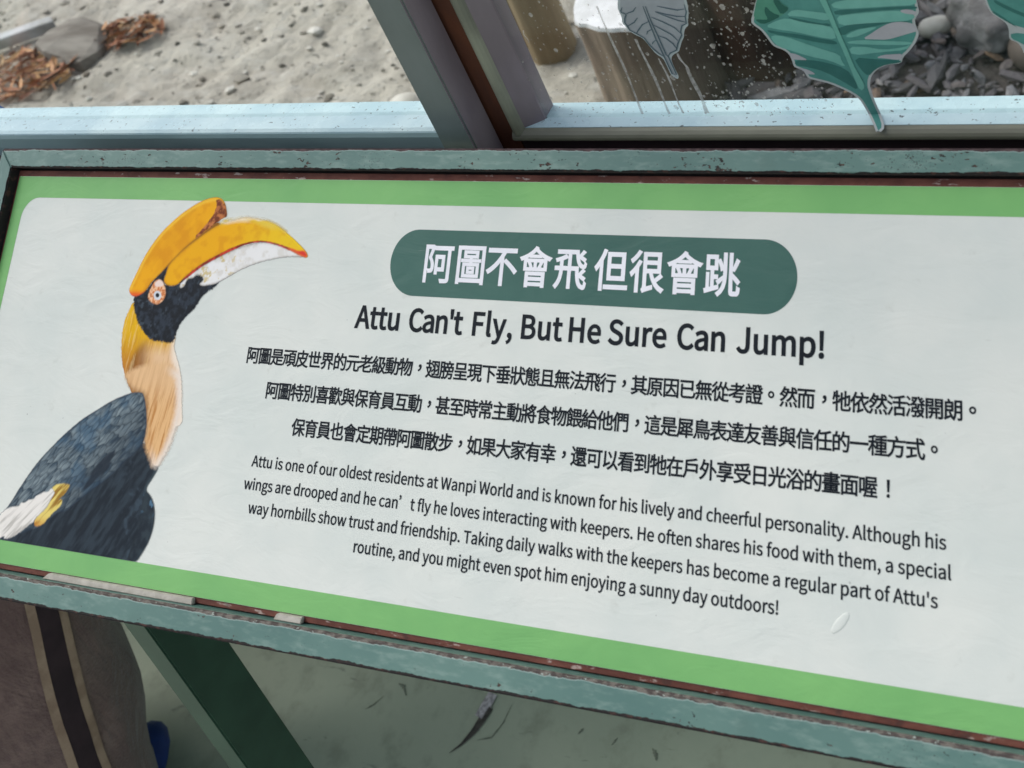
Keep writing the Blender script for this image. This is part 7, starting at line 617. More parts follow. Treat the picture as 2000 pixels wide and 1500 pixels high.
# gravel: uncountable chips, one object
gv, gf = [], []
def chip(pos, sz, asp, seed):
    v, f = ICO[1]; r = np.random.default_rng(seed)
    q = v * (1 + .45 * (r.random(len(v))[:, None] - .5)) * np.array([sz * asp, sz * .62, sz * .42])
    R = np.array(Matrix.Rotation(r.uniform(0, 6.3), 3, 'Z') @ Matrix.Rotation(r.normal(0, .35), 3, 'X') @ Matrix.Rotation(r.normal(0, .35), 3, 'Y'))
    b = len(gv); gv.extend((q @ R.T + pos).tolist()); gf.extend([tuple(i + b for i in t) for t in f])
ng = 0
for k in range(8500):
    x = rng.uniform(-.22, .95); y = rng.uniform(.30, 1.75)
    # gravel starts right of the stumps, its edge bending to the right further back
    edge = -.16 + .03 * math.sin(9 * y) 
    if x < edge: continue
    z = .155 + .035 * np.clip((x - edge) / .25, 0, 1) + .02 * math.sin(7 * x + 3 * y) * .4 + rng.uniform(-.004, .012)
    s = rng.choice([.0045, .007, .010, .014, .019], p=[.34, .28, .20, .12, .06]) * rng.uniform(.8, 1.3)
    chip(np.array([x, y, z]), s, rng.uniform(1.0, 2.1), 100 + k)
grm = NT('grey gravel chips'); gi = grm.n('ShaderNodeNewGeometry').outputs['Random Per Island']
gc = cramp(grm, gi, [(0, lin(78, 75, 78)), (.25, lin(118, 115, 118)), (.5, lin(98, 92, 96)), (.74, lin(142, 141, 144)), (.90, lin(112, 98, 94)), (.96, lin(140, 112, 84)), (1, lin(190, 190, 193))])
gc = grm.mix(grm.ramp(grm.noise(grm.coord(), 90, 4), .3, .7, 0, .45), gc, lin(84, 80, 82)); grm.col(gc); grm.rough(.62); grm.bump(grm.noise(grm.coord(), 200, 5), .5, .002)
gr = link('gravel', mesh('gravel', gv, gf), grm.m); tag(gr, 'grey gravel chips piled beyond the glass right of the stumps', 'gravel', kind='stuff')
def soil():
    v, f = [], []
    X = np.linspace(-.2, 1.0, 60); Y = np.linspace(.30, 1.8, 70)
    for y in Y:
        for x in X: v.append((x, y, .142 + .035 * np.clip((x + .16) / .25, 0, 1)))
    n = len(X)
    return v, [(j * n + i, j * n + i + 1, (j + 1) * n + i + 1, (j + 1) * n + i) for j in range(len(Y) - 1) for i in range(n - 1)]
so = link('soil', mesh('soil', *soil(), True), mottled('dark damp soil', lin(70, 64, 62), lin(92, 86, 84), 40, .9, .8, 80, .01)); tag(so, kind='structure')

# ------------------------------------------------------------------ stones and stumps outside
stone_w = mottled('pale limestone', lin(214, 210, 202), lin(184, 178, 166), 14, .6, .4, 60, .004)
stone_g = mottled('grey conglomerate', lin(168, 166, 166), lin(120, 116, 116), 26, .75, .9, 50, .008)
stone_b = mottled('brown grey pebble', lin(116, 106, 98), lin(98, 90, 84), 9, .6, .2, 80, .002)
tag(rock('stone', (-.68, .86, .15), (.040, .034, .036), 3, stone_w, .10, 1.2, 3), 'round white stone on sand beside the window post, seen through left pane', 'stone')
tag(rock('boulder', (.265, 1.01, .175), (.070, .075, .062), 8, stone_g, .34, 2.4, 4), 'lumpy pale grey boulder on gravel between the two teal leaf stickers', 'boulder')
tag(rock('pebble', (.325, .935, .185), (.044, .040, .036), 21, stone_b, .06, 1.0, 3), 'smooth brown grey pebble in front of the lumpy boulder', 'pebble')
tag(rock('pebble', (.170, .995, .19), (.026, .018, .014), 33, stone_w, .12, 1.3, 3, .4), 'oval white pebble on gravel right of the large teal leaf', 'pebble')
tag(rock('pebble', (-.355, .845, .15), (.012, .010, .009), 41, stone_w, .12, 1.3, 3, .4), 'small white pebble at foot of the white topped stump', 'pebble')
def stump(name, x, y, z0, r, h, side, top, label, seed, lean=0):
    e = thing(name, label, 'stump', (x, y, z0)); n = 48; rows = 14; v = []; f = []
    for j in range(rows + 1):
        t = j / rows
        for i in range(n):
            a = i / n * 2 * math.pi
            rr = r * (1 + .08 * (1 - t) ** 3 + .035 * math.sin(5 * a + seed) + .02 * math.sin(11 * a + 2 * seed) + .012 * math.sin(17 * a + 9 * t))
            v.append((rr * math.cos(a) + lean * t * h, rr * math.sin(a), -.03 + (h + .03) * t))
    f = [(j * n + i, j * n + (i + 1) % n, (j + 1) * n + (i + 1) % n, (j + 1) * n + i) for j in range(rows) for i in range(n)]
    link('trunk', mesh('trunk', v, f, True), side, e)
    tv = [v[rows * n + i] for i in range(n)]; tv2 = [(a * .985, b * .985, h + .006) for a, b, _ in tv]
    tt = mesh('cut_face', [(a, b, h) for a, b, _ in tv] + tv2 + [(lean * h, 0, h + .006)],
              [(i, (i + 1) % n, n + (i + 1) % n, n + i) for i in range(n)] + [(n + i, n + (i + 1) % n, 2 * n) for i in range(n)])
    link('cut_face', tt, top, e); return e
bark = mottled('grey brown bark', lin(158, 140, 124), lin(112, 96, 84), 11, .85, .8, 60, .006, stretch=(1, 1, .12))
barkd = mottled('dark brown bark', lin(78, 50, 36), lin(48, 30, 24), 14, .9, .8, 60, .006, stretch=(1, 1, .12))
barkt = mottled('tan peeled wood', lin(176, 156, 124), lin(140, 120, 94), 13, .8, .5, 80, .004, stretch=(1, 1, .1))
cutw = mottled('white cut wood', lin(236, 236, 240), lin(214, 214, 216), 30, .6, .3, 120, .002)  # near-white tone shared by all cut faces
stump('tree_stump', -.238, .925, .15, .094, .185, bark, cutw, 'short grey brown tree stump with white cut top', 1)
stump('tree_stump', -.080, .990, .15, .088, .46, barkd, cutw, 'taller dark brown tree stump behind the big teal leaf', 2)
stump('log_post', -.497, 1.03, .15, .037, .50, barkt, cutw, 'slim tan peeled log post standing in the sand', 4)
stump('log_post', -.590, 1.06, .15, .040, .50, barkd, cutw, 'slim dark log post close behind the window post', 5)
# driftwood and leaf litter top left
def slab(name, pts, z0, z1, mat, label, cat, seed):
    p = smooth_poly(pts, 1); n = len(p); rows = 4; v = []; f = []
    for j in range(rows):
        t = j / (rows - 1); k = 1 - .16 * t ** 3
        cx, cy = p.mean(0)
        for i, (x, y) in enumerate(p):
            q = fbm(np.array([[x * 9 + seed, y * 9, t * 3]]), seed, 3)[0] - .5
            v.append((cx + (x - cx) * (k + .30 * q), cy + (y - cy) * (k + .30 * q), z0 + (z1 - z0) * t + .05 * q * t))
    f = [(j * n + i, j * n + (i + 1) % n, (j + 1) * n + (i + 1) % n, (j + 1) * n + i) for j in range(rows - 1) for i in range(n)]
    b = (rows - 1) * n; v.append((*p.mean(0), z1 + .008)); f += [(b + i, b + (i + 1) % n, len(v) - 1) for i in range(n)]
    o = link(name, mesh(name, v, f), mat); tag(o, label, cat); return o
slab('driftwood', [(-1.76, 1.10), (-1.70, 1.03), (-1.57, 1.00), (-1.53, 1.06), (-1.60, 1.14), (-1.72, 1.18)], .13, .185, mottled('weathered grey wood', lin(152, 146, 138), lin(104, 96, 88), 16, .85, .7, 70, .005, stretch=(.3, 1, 1)),
     'weathered grey block of driftwood among the orange leaves', 'driftwood', 4)
def litter(name, cx, cy, rx, ry, n, label, seed):
    r = np.random.default_rng(seed); v = []; f = []
    for k in range(n):
        a, q = r.uniform(0, 6.28), math.sqrt(r.random()); x = cx + rx * q * math.cos(a); y = cy + ry * q * math.sin(a)
        L = r.uniform(.010, .024); Wd = L * r.uniform(.3, .5); z = .158 + .035 * (1 - q) * r.random() + r.uniform(0, .012)
        R = Matrix.Rotation(r.uniform(0, 6.3), 3, 'Z') @ Matrix.Rotation(r.normal(0, .6), 3, 'X') @ Matrix.Rotation(r.normal(0, .35), 3, 'Y')
        b = len(v); m = 6
        for i in range(m + 1):
            t = i / m; w = Wd * math.sin(math.pi * (.06 + .88 * t)); bend = .35 * L * (t - .5) ** 2 * r.uniform(.4, 2)
            for sgn, up in ((-1, .25), (0, 0), (1, .25)):
                P = R @ Vector((L * (t - .5) * 2, sgn * w * .5, bend + up * w)); v.append((P.x + x, P.y + y, P.z + z))
        for i in range(m):
            for c_ in (0, 1): f.append((b + 3 * i + c_, b + 3 * i + c_ + 1, b + 3 * i + c_ + 4, b + 3 * i + c_ + 3))
    m = NT(name + ' leaves'); gi = m.n('ShaderNodeNewGeometry').outputs['Random Per Island']
    m.col(cramp(m, gi, [(0, lin(98, 62, 46)), (.3, lin(160, 104, 76)), (.55, lin(196, 140, 104)), (.8, lin(212, 170, 120)), (1, lin(84, 66, 60))])); m.rough(.7)
    o = link(name, mesh(name, v, f, True), m.m); tag(o, label, 'leaves', kind='stuff'); return o
pk = mesh('plank', [(a, b_, c_) for c_ in (.16, .185) for a, b_ in ((-2.30, .86), (-2.27, .84), (-1.745, 1.135), (-1.775, 1.155))], [(3, 2, 1, 0), (4, 5, 6, 7)] + [(i, (i + 1) % 4, 4 + (i + 1) % 4, 4 + i) for i in range(4)]); bevel(pk, .002)
tag(link('plank', pk, mottled('pale weathered plank', lin(198, 200, 204), lin(160, 158, 156), 20, .8, .5, 90, .003)), 'pale weathered plank behind the left pile of orange leaves', 'plank')
litter('leaf_litter', -1.74, .985, .18, .080, 420, 'pile of dry orange leaves at the left edge of the sand', 7)
litter('leaf_litter', -1.52, 1.115, .085, .045, 130, 'smaller pile of dry pinkish leaves behind the driftwood', 8)
tp = []
for i in range(9):
    for j in range(7):
        u_, w_ = i / 8, j / 6
        x_ = -.72 + .275 * u_; top_ = min(.790, .7545 + (-.445 - x_) * .85)
        tp.append((x_, .205 + .02 * w_, .66 + (top_ - .66) * (1 - (1 - w_) ** 2) + .003 * math.sin(11 * u_ + 5 * w_)))
ta = link('tarpaulin', mesh('tarpaulin', tp, [(i * 7 + j, i * 7 + j + 1, (i + 1) * 7 + j + 1, (i + 1) * 7 + j) for i in range(8) for j in range(6)], True), mottled('blue plastic sheet', lin(30, 104, 176), lin(24, 84, 150), 30, .35))
tag(ta, 'corner of blue plastic sheet behind the left end of the window ledge', 'sheet')

# ------------------------------------------------------------------ windows and post
def curve_prof(y0, y1, z0, z1, n=6):
    """half-round bead bulging to -Y between z0 and z1"""
    return [(y1, z0)] + [(y1 - (y1 - y0) * math.sin(math.pi * (i + .5) / n) ** .6, z0 + (z1 - z0) * (i + .5) / n) for i in range(n)] + [(y1, z1)]
wl_ = thing('window', 'left viewing window with sand behind clear glass and ledge tinted with sky reflection', 'window', (-.9, .15, .785))
def kid(name, me, mat, par):
    me.transform(Matrix.Translation(-par.location)); return link(name, me, mat, par)
prof = [(.139, .786), (.1375, .789), (.1368, .794), (.1372, .803), (.1385, .8065), (.1405, .8080), (.153, .8082), (.166, .8082), (.166, .786)]
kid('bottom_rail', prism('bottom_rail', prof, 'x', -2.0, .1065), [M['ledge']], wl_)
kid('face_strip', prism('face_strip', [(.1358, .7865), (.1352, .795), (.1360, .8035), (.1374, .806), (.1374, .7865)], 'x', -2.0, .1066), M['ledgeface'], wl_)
kid('glass_pane', box('glass_pane', -1.97, .105, .152, .156, .8085, 1.70), M['glass'], wl_)
kid('top_rail', box('top_rail', -2.0, .1065, .138, .166, 1.70, 1.73, .002), M['post'], wl_)
kid('side_stile', box('side_stile', -2.03, -2.0, .138, .166, .786, 1.73, .002), M['post'], wl_)
wr = thing('window', 'right viewing window with leaf stickers and water marks on its glass', 'window', (.7, .15, .785))
kid('bottom_rail', prism('bottom_rail', [(.1385, .7992), (.1385, .8092), (.1465, .8100), (.160, .8100), (.160, .7992)], 'x', .147, 1.6), M['ledge'], wr)
kid('glazing_bead', prism('glazing_bead', curve_prof(.1335, .1384, .7990, .8088), 'x', .1450, 1.6), M['bead'], wr)
kid('base_board', box('base_board', .1452, 1.6, .1402, .158, .7855, .7985), M['maroon'], wr)
kid('side_stile', prism('side_stile', [(.1537, .1382), (.1655, .1448), (.1655, .158), (.1445, .158), (.1445, .1384)], 'z', .8094, 1.70), M['mauve'], wr)
kid('glazing_bead', prism('glazing_bead', [(x, y) for y, x in curve_prof(.1335, .1382, .1447, .1537)], 'z', .8065, 1.70), M['bead'], wr)
kid('recess_strip', box('recess_strip', .1068, .1443, .1400, .158, .7855, 1.73), M['rustboard'], wr)
kid('top_rail', box('top_rail', .1445, 1.6, .138, .160, 1.70, 1.73, .002), M['post'], wr)
kid('side_stile', box('side_stile', 1.6, 1.63, .138, .160, .7855, 1.73, .002), M['mauve'], wr)
gp = kid('glass_pane', box('glass_pane', .1658, 1.599, .1462, .1500, .8102, 1.70), M['glass'], wr)
inv = Matrix.Translation(-wr.location)
for s in STREAKS:
    v = []; f = []
    for xl, xr, z in s: v += [(xl, .1459, z), (xr, .1459, z)]
    f = [(2 * i, 2 * i + 1, 2 * i + 3, 2 * i + 2) for i in range(len(s) - 1)]
    me = mesh('water_streak', v, f); me.transform(inv); link('water_streak', me, M['streak'], gp)
v, f = [], []
for x, z, r in SPOTS:
    if z < .8112: continue
    b = len(v); k = 7; asp = 1.3
    for i in range(k): a = i / k * 6.283; v.append((x + r * math.cos(a) * (1 + .2 * math.sin(3 * a)), .14585, z + asp * r * math.sin(a)))
    f.append(tuple(range(b, b + k)))
me = mesh('water_spots', v, f); me.transform(inv); tag(link('water_spots', me, M['spot'], gp), kind='stuff')
po = thing('window_post', 'square grey green steel post between the two viewing windows', 'post', (.12, .126, .785))
kid('tube', box('tube', .1075, .1320, .1150, .1378, .786, 1.9, .0012), [M['post'], M['mauve']], po)
for p in po.children[0].data.polygons:
    if p.normal.x > .5: p.material_index = 1

# ------------------------------------------------------------------ stickers on the right pane
def sticker(name, label, outline, layers, edge, lines=(), line_mat=None):
    """thin vinyl: outline with real thickness, printed layers 0.05 mm apart; below the pane it bends over the ledge"""
    e = thing(name, label, 'sticker', (float(np.mean([p[0] for p in outline])), .1457, float(min(p[1] for p in outline))))
    def place(v, d):
        out = []
        for x, z in v:
            y = .1456 - d
            if z < .8108:                       # folds forward over the ledge, then down the bead
                q = min((.8108 - z) / .93, .0128); y -= q; x += .38 * q; z += .93 * q
                if q < .0128: z = .8108 - .12 * q
            out.append((x - e.location.x, y - e.location.y, z - e.location.z))
        return out
    def lay(nm, cs, d, mat, par):
        v, f = fill(cs)
        if not f: return None
        bm = bmesh.new(); vs_ = [bm.verts.new(p) for p in [(x, 0, z) for x, z in v]]
        for q in f:
            try: bm.faces.new([vs_[i] for i in q])
            except ValueError: pass
        for zc in (.8108, .8085, .806, .8035, .801, .7989):
            bmesh.ops.bisect_plane(bm, geom=bm.verts[:] + bm.edges[:] + bm.faces[:], plane_co=(0, 0, zc), plane_no=(0, 0, 1))
        bm.verts.index_update()
        vv = place([(w.co.x, w.co.z) for w in bm.verts], d); ff = [tuple(w.index for w in q.verts) for q in bm.faces]; bm.free()
        return link(nm, mesh(nm, vv, ff), mat, par)
    base = lay('backing', [smooth_poly(outline, 1)], 0, edge, e)
    for k, (nm, cs, mat) in enumerate(layers):
        for c_ in cs: lay(nm, [smooth_poly(c_, 1)], .00006 * (k + 1), mat, e)
    if lines:
        cs = []
        for ln in lines:
            ln = np.array(ln); d = np.gradient(ln, axis=0); d /= np.linalg.norm(d, axis=1)[:, None] + 1e-9
            nrm = np.stack([-d[:, 1], d[:, 0]], 1); w = .00045 * np.minimum(1, .45 + np.minimum(np.arange(len(ln)), np.arange(len(ln))[::-1]) * .5)
            cs.append(np.concatenate([ln + nrm * w[:, None], (ln - nrm * w[:, None])[::-1]]))
        v, f = [], []
        for c_ in cs:
            n2 = len(c_) // 2; b = len(v); v += place(c_.tolist(), .00035)
            f += [(b + i, b + i + 1, b + 2 * n2 - 2 - i, b + 2 * n2 - 1 - i) for i in range(n2 - 1)]
        link('vein_lines', mesh('vein_lines', v, f), line_mat, e)
    return e
def shrink(p, d):
    q = np.array(p); return offset(q, -d if area(q) > 0 else d)
T_ = shrink(LEAF['teal'], .0015)
sticker('leaf_sticker', 'large teal banana leaf sticker whose stalk overlaps the window ledge', LEAF['teal'],
        [('leaf_blade', [T_], M['lf_base']), ('dark_stripe', LEAF['dark'], M['lf_dark']), ('light_stripe', LEAF['light'], M['lf_light']),
         ('slit', LEAF['slits'], M['lf_slit']), ('curled_edge', [LEAF['curl']], M['lf_curl']), ('curl_stripe', LEAF['curl_dark'], M['lf_curld']), ('midrib', [LEAF['midrib']], M['lf_mid'])], M['lf_edge'])
sticker('leaf_sticker', 'grey outlined leaf sticker with slate vein lines on the glass', LEAF['grey'], [('leaf_blade', [shrink(LEAF['grey'], .0016)], M['lf_grey'])], M['lf_greyedge'], LEAF['grey_lines'], M['lf_line'])
sticker('leaf_sticker', 'dark teal leaf sticker at the far right edge of the glass', LEAF['right'],
        [('leaf_blade', LEAF['right_inner'], M['lf_base']), ('dark_stripe', LEAF['right_dark'], M['lf_dark'])], M['lf_edge'])

# ------------------------------------------------------------------ the sign
U = Vector((0, 0.772439865, 0.635087911)); NN = Vector((0, -0.635087911, 0.772439865)); O = Vector((0, 0, .75))
sign = thing('information_sign', 'slanted bilingual hornbill information board in a peeling teal frame', 'sign', (.2, -.02, 0))
MS = Matrix.Translation(-sign.location) @ Matrix.Translation(O) @ Matrix(((1, 0, 0), (0, U.y, NN.y), (0, U.z, NN.z))).to_4x4()
A0, A1, B0, B1 = -.2285, .690, -.1272, .1078                    # printed panel
I0, I1, J0, J1 = -.2315, .6935, -.1311, .1133                   # frame opening
RW, RH, RB = .0130, .0060, -.020
link('back_board', box('back_board', I0 - .006, I1 + .006, J0 - .006, J1 + .006, -.012, -.004), M['black_gap'], sign, MS)
link('steel_strip', box('steel_strip', A0 - .0022, A1 + .0022, B0 - .0032, B1 + .0040, -.0038, -.0006, .0003), M['rust'], sign, MS)
def rail(x0, x1, i0, i1, w, mat, mw):
    """mitred bar: inner edge at y=0 from i0..i1, outer edge at y=w from x0..x1 (local)"""
    v = [(i0, 0, RB), (i1, 0, RB), (x1, w, RB), (x0, w, RB), (i0, 0, RH), (i1, 0, RH), (x1, w, RH), (x0, w, RH)]
    f = [(3, 2, 1, 0), (4, 5, 6, 7), (0, 1, 5, 4), (1, 2, 6, 5), (2, 3, 7, 6), (3, 0, 4, 7)]
    me = mesh('frame_rail', v, f); bevel(me, .0008, 3)
    return link('frame_rail', me, mat, sign, mw)
rail(I0 - RW, I1 + RW, I0, I1, RW, M['rail_top'], MS @ Matrix.Translation((0, J1, 0)))
def ryz(a): return Matrix.Rotation(a, 4, 'Z')
# bottom rail: local y measured from its outer (lower) edge so 'top' wear sits next to the print
v = [(I0 - RW, 0, RB), (I1 + RW, 0, RB), (I1, RW + .0006, RB), (I0, RW + .0006, RB), (I0 - RW, 0, RH), (I1 + RW, 0, RH), (I1, RW + .0006, RH), (I0, RW + .0006, RH)]
me = mesh('frame_rail', v, [(3, 2, 1, 0), (4, 5, 6, 7), (0, 1, 5, 4), (1, 2, 6, 5), (2, 3, 7, 6), (3, 0, 4, 7)]); bevel(me, .0008, 3)
link('frame_rail', me, M['rail_bottom'], sign, MS @ Matrix.Translation((0, J0 - RW - .0006, 0)))
h_ = J1 - J0
rail(-RW, h_ + RW, 0, h_, RW, M['rail_side'], MS @ Matrix.Translation((I0, J0, 0)) @ ryz(math.radians(90)))
rail(-RW, h_ + RW, 0, h_, RW, M['rail_side'], MS @ Matrix.Translation((I1, J1, 0)) @ ryz(math.radians(-90)))
panel = link('panel', box('panel', A0, A1, B0, B1, -.0032, 0), M['white'], sign, MS)
H0 = 0.0
def rrect(x0, x1, y0, y1, r, n=10):
    p = []
    for cx, cy, a0 in ((x1 - r, y1 - r, 0), (x0 + r, y1 - r, 90), (x0 + r, y0 + r, 180), (x1 - r, y0 + r, 270)):
        p += [(cx + r * math.cos(math.radians(a0 + 90 * i / n)), cy + r * math.sin(math.radians(a0 + 90 * i / n))) for i in range(n + 1)]
    return p
MP = MS
sheet('printed_border', [[(A0 * 1e3 + .1, B0 * 1e3 + .1), (A1 * 1e3 - .1, B0 * 1e3 + .1), (A1 * 1e3 - .1, B1 * 1e3 - .1), (A0 * 1e3 + .1, B1 * 1e3 - .1)], rrect(-218.5, 678, -114.6, 93.6, 14)], H0 + .00008, M['green'], sign, MP)
ban = sheet('title_banner', [rrect(97.2, 354.3, 42.3, 79.6, 18.6, 20)], H0 + .00008, M['pill'], sign, MP)
# glyph table
ints = GLYPHS   # per glyph: code point, advance, contours; per contour: count and delta coordinates in 1/1000 em
GL = {}; i = 0
while i < len(ints):
    c_, adv, nc = ints[i], ints[i + 1], ints[i + 2]; i += 3; cs = []
    for _ in range(nc):
        n = ints[i]; i += 1; px = py = 0; q = []
        for _ in range(n): px += ints[i]; py += ints[i + 1]; i += 2; q.append((px / 1000, py / 1000))
        cs.append(q)
    GL[chr(c_)] = (adv / 1000, cs)
CENTRED = {'，': (.30, .33), '。': (.30, .33), '！': (.33, 0)}
cache = {}
def cdt_fill(cs):
    co = [Vector(p) for c_ in cs for p in c_]; ed = []; b = 0
    for c_ in cs: ed += [(b + k, b + (k + 1) % len(c_)) for k in range(len(c_))]; b += len(c_)
    r = delaunay_2d_cdt(co, ed, [], 0, 1e-5)
    vv = np.array([(p[0], p[1]) for p in r[0]]); tri = [tuple(q) for q in r[2]]
    cen = np.array([vv[list(q)].mean(0) for q in tri]); wn_ = np.zeros(len(cen), int)
    for c_ in cs:                                   # non-zero winding keeps emboldened strokes solid
        a_ = np.array(c_); n_ = np.roll(a_, -1, 0)
        for (ax, ay), (bx, by) in zip(a_, n_):
            t_ = (bx - ax) * (cen[:, 1] - ay) - (cen[:, 0] - ax) * (by - ay)
            wn_ += ((ay <= cen[:, 1]) & (by > cen[:, 1]) & (t_ > 0)).astype(int) - ((ay > cen[:, 1]) & (by <= cen[:, 1]) & (t_ < 0)).astype(int)
    return vv.tolist(), [q if (vv[q[1]][0] - vv[q[0]][0]) * (vv[q[2]][1] - vv[q[0]][1]) - (vv[q[2]][0] - vv[q[0]][0]) * (vv[q[1]][1] - vv[q[0]][1]) > 0 else q[::-1] for q, w_ in zip(tri, wn_) if w_ != 0]
def glyph(ch, off):
    k = (ch, off)
    if k not in cache:
        cs = GL[ch][1]
        if ch in CENTRED: cs = [[(x + CENTRED[ch][0], y + CENTRED[ch][1]) for x, y in c_] for c_ in cs]
        if cs:
            sgn = 1 if area(max(cs, key=lambda c_: abs(area(c_)))) > 0 else -1
            cs = [offset(c_, off * sgn) for c_ in cs]
        cache[k] = cdt_fill(cs) if cs else ([], [])
    return cache[k]
for L in TEXT:
    v, f = [], []
    for ch, x0 in L['glyphs']:
        gv_, gf_ = glyph(ch, L['off']); b = len(v)
        v += [((x0 + x * L['em'] * L['xs']) * .001, (L['base'] + y * L['em']) * .001, H0 + (.00022 if L['mat'] == 'white_ink' else .00014)) for x, y in gv_]
        f += [tuple(i + b for i in q) for q in gf_]
    me = mesh(L['name'], v, f)
    if L['mat'] == 'white_ink': link(L['name'], me, M['white_ink'], ban)
    else: link(L['name'], me, M['ink'], sign, MP)

# hornbill picture: a printed photograph, painted procedurally into a fine sheet
def inside(P, poly):
    poly = np.array(poly); x, y = P[:, 0], P[:, 1]; r = np.zeros(len(P), bool); d = np.full(len(P), 1e9)
    q = np.roll(poly, -1, 0)
    for (ax, ay), (bx, by) in zip(poly, q):
        if ay != by:
            c_ = ((ay > y) != (by > y)) & (x < (bx - ax) * (y - ay) / (by - ay) + ax); r ^= c_
        ex, ey = bx - ax, by - ay; t = np.clip(((x - ax) * ex + (y - ay) * ey) / (ex * ex + ey * ey + 1e-9), 0, 1)
        d = np.minimum(d, np.hypot(x - ax - t * ex, y - ay - t * ey))
    return np.where(r, d, -d)
step = .42
gx = np.arange(-226, 58, step); gy = np.arange(-124, 98, step)
GX, GY = np.meshgrid(gx, gy); P = np.stack([GX.ravel(), GY.ravel()], 1)
colr = np.ones((len(P), 3)); alpha = np.zeros(len(P))
jit = (np.stack([fbm(P * .9, 50, 3), fbm(P * .9, 60, 3)], 1) - .5)
def c255(*c_): return np.array(lin(*c_)[:3])
def paint(name, cfun, soft=.35, ragged=0.0):
    sdv = inside(P + jit * ragged, SMOOTH[name]); a = np.clip(sdv / soft * .5 + .5, 0, 1)
    idx = a > 0; cl = cfun(P[idx], sdv[idx]); k = np.where(alpha[idx] < .05, 1.0, a[idx])[:, None]; colr[idx] = colr[idx] * (1 - k) + cl * k
    alpha[idx] = np.maximum(alpha[idx], a[idx])
SMOOTH = {k: smooth_poly(v_, 2) for k, v_ in BIRD.items()}
def lerp(a, b, t): return a[None] * (1 - t[:, None]) + b[None] * t[:, None]
def st(x, a, b): t = np.clip((x - a) / (b - a), 0, 1); return t * t * (3 - 2 * t)
def streaky(p, ang, s1, s2, seed):
    c_, s_ = math.cos(ang), math.sin(ang); q = np.stack([(p[:, 0] * c_ + p[:, 1] * s_) / s1, (-p[:, 0] * s_ + p[:, 1] * c_) / s2], 1); return fbm(q, seed, 4)
def f_body(p, d):
    n = streaky(p, 1.0, 9, 2.5, 3); cl = lerp(c255(22, 32, 42), c255(42, 54, 64), st(n, .3, .75))
    hl = st(fbm(p / 7, 8, 4), .62, .78) * st(p[:, 0], -90, -70) * .5; cl = lerp3(cl, c255(64, 80, 94), hl)
    rim = np.exp(-(np.maximum(d, 0) / 1.2) ** 2) * st(p[:, 0], -76, -64); return lerp3(cl, c255(96, 112, 116), .4 * rim)
def f_lobe(p, d):
    cl = lerp(c255(26, 36, 46), c255(44, 56, 64), st(fbm(p / 5, 8, 4), .3, .7)); cl = lerp3(cl, c255(84, 122, 150), st(fbm(p / 2.2, 9, 3), .52, .7) * st(p[:, 1], -92, -82) * .8)
    return lerp3(cl, c255(12, 18, 26), np.exp(-(np.maximum(d, 0) / 1.4) ** 2) * .8 * st(-p[:, 0], 59, 65))
def lerp3(c_, b, t): return c_ * (1 - t[:, None]) + b[None] * t[:, None]
WANG = math.atan2(1.0, 1.05)
def f_wing(p, d):
    c_, s_ = math.cos(WANG), math.sin(WANG); u_ = p[:, 0] * c_ + p[:, 1] * s_; w_ = -p[:, 0] * s_ + p[:, 1] * c_
    # overlapping feathers: jittered cells in the wing's own frame, longer than wide
    r_ = np.random.default_rng(4); uw = np.stack([(u_ + 5 * (fbm(p / 9, 91, 3) - .5)) / 3.3, w_ + 4 * (fbm(p / 9, 95, 3) - .5)], 1); lo_, hi_ = uw.min(0), uw.max(0)
    s_ = 2.9; gu, gw = np.meshgrid(np.arange(lo_[0], hi_[0] + s_, s_), np.arange(lo_[1], hi_[1] + s_, s_)); seeds = np.stack([gu.ravel(), gw.ravel()], 1)
    seeds[:, 0] += .5 * s_ * (np.round(seeds[:, 1] / s_) % 2); seeds += r_.normal(0, .27 * s_, seeds.shape)
    f1 = np.full(len(uw), 1e9); f2 = f1 * 1.0; near = np.zeros(len(uw), int)
    for k in range(len(seeds)):
        dd = np.hypot(uw[:, 0] - seeds[k, 0], uw[:, 1] - seeds[k, 1]); c1 = dd < f1
        f2 = np.where(c1, f1, np.minimum(f2, dd)); near = np.where(c1, k, near); f1 = np.where(c1, dd, f1)
    rnd = r_.random(len(seeds))[near]; tipw = (seeds[near, 0] - uw[:, 0]) / s_
    cl = lerp(c255(52, 70, 84), c255(126, 140, 146), np.clip(0.45 * rnd + .50 * tipw + .26 + 1.3 * (streaky(p, WANG, 5, 1.1, 5) - .5), 0, 1))
    cl = lerp3(cl, c255(58, 92, 118), st(fbm(p / 13, 12, 3), .5, .75) * .6)
    cl = lerp3(cl, c255(24, 34, 46), st(f1 - f2, -1.0, -.05) * .42); cl = lerp3(cl, c255(138, 150, 154), st(tipw, .35, .7) * st(f2 - f1, .5, 1.3) * .35)
    c_, s_ = math.cos(WANG), math.sin(WANG)
    low = st(-w_, -30, 30)
    lowdark = st(fbm(np.stack([u_ / 30, w_ / 7], 1), 15, 3), .45, .62)
    depth = w_ - np.percentile(w_, 55); cl = lerp3(cl, c255(27, 38, 50), st(-depth, 0, 16) * (.45 + .5 * lowdark))
    far = st(-u_, 170, 205); cl = lerp3(cl, c255(40, 44, 50), far * st(streaky(p, WANG, 12, 1.3, 19), .4, .6) * .8)
    return lerp3(cl, c255(26, 44, 62), np.exp(-(np.maximum(d, 0) / 1.3) ** 2) * .7)
def f_white(p, d):
    n = streaky(p, WANG, 16, 1.5, 23); return lerp(c255(184, 180, 174), c255(228, 224, 218), st(n, .28, .6))
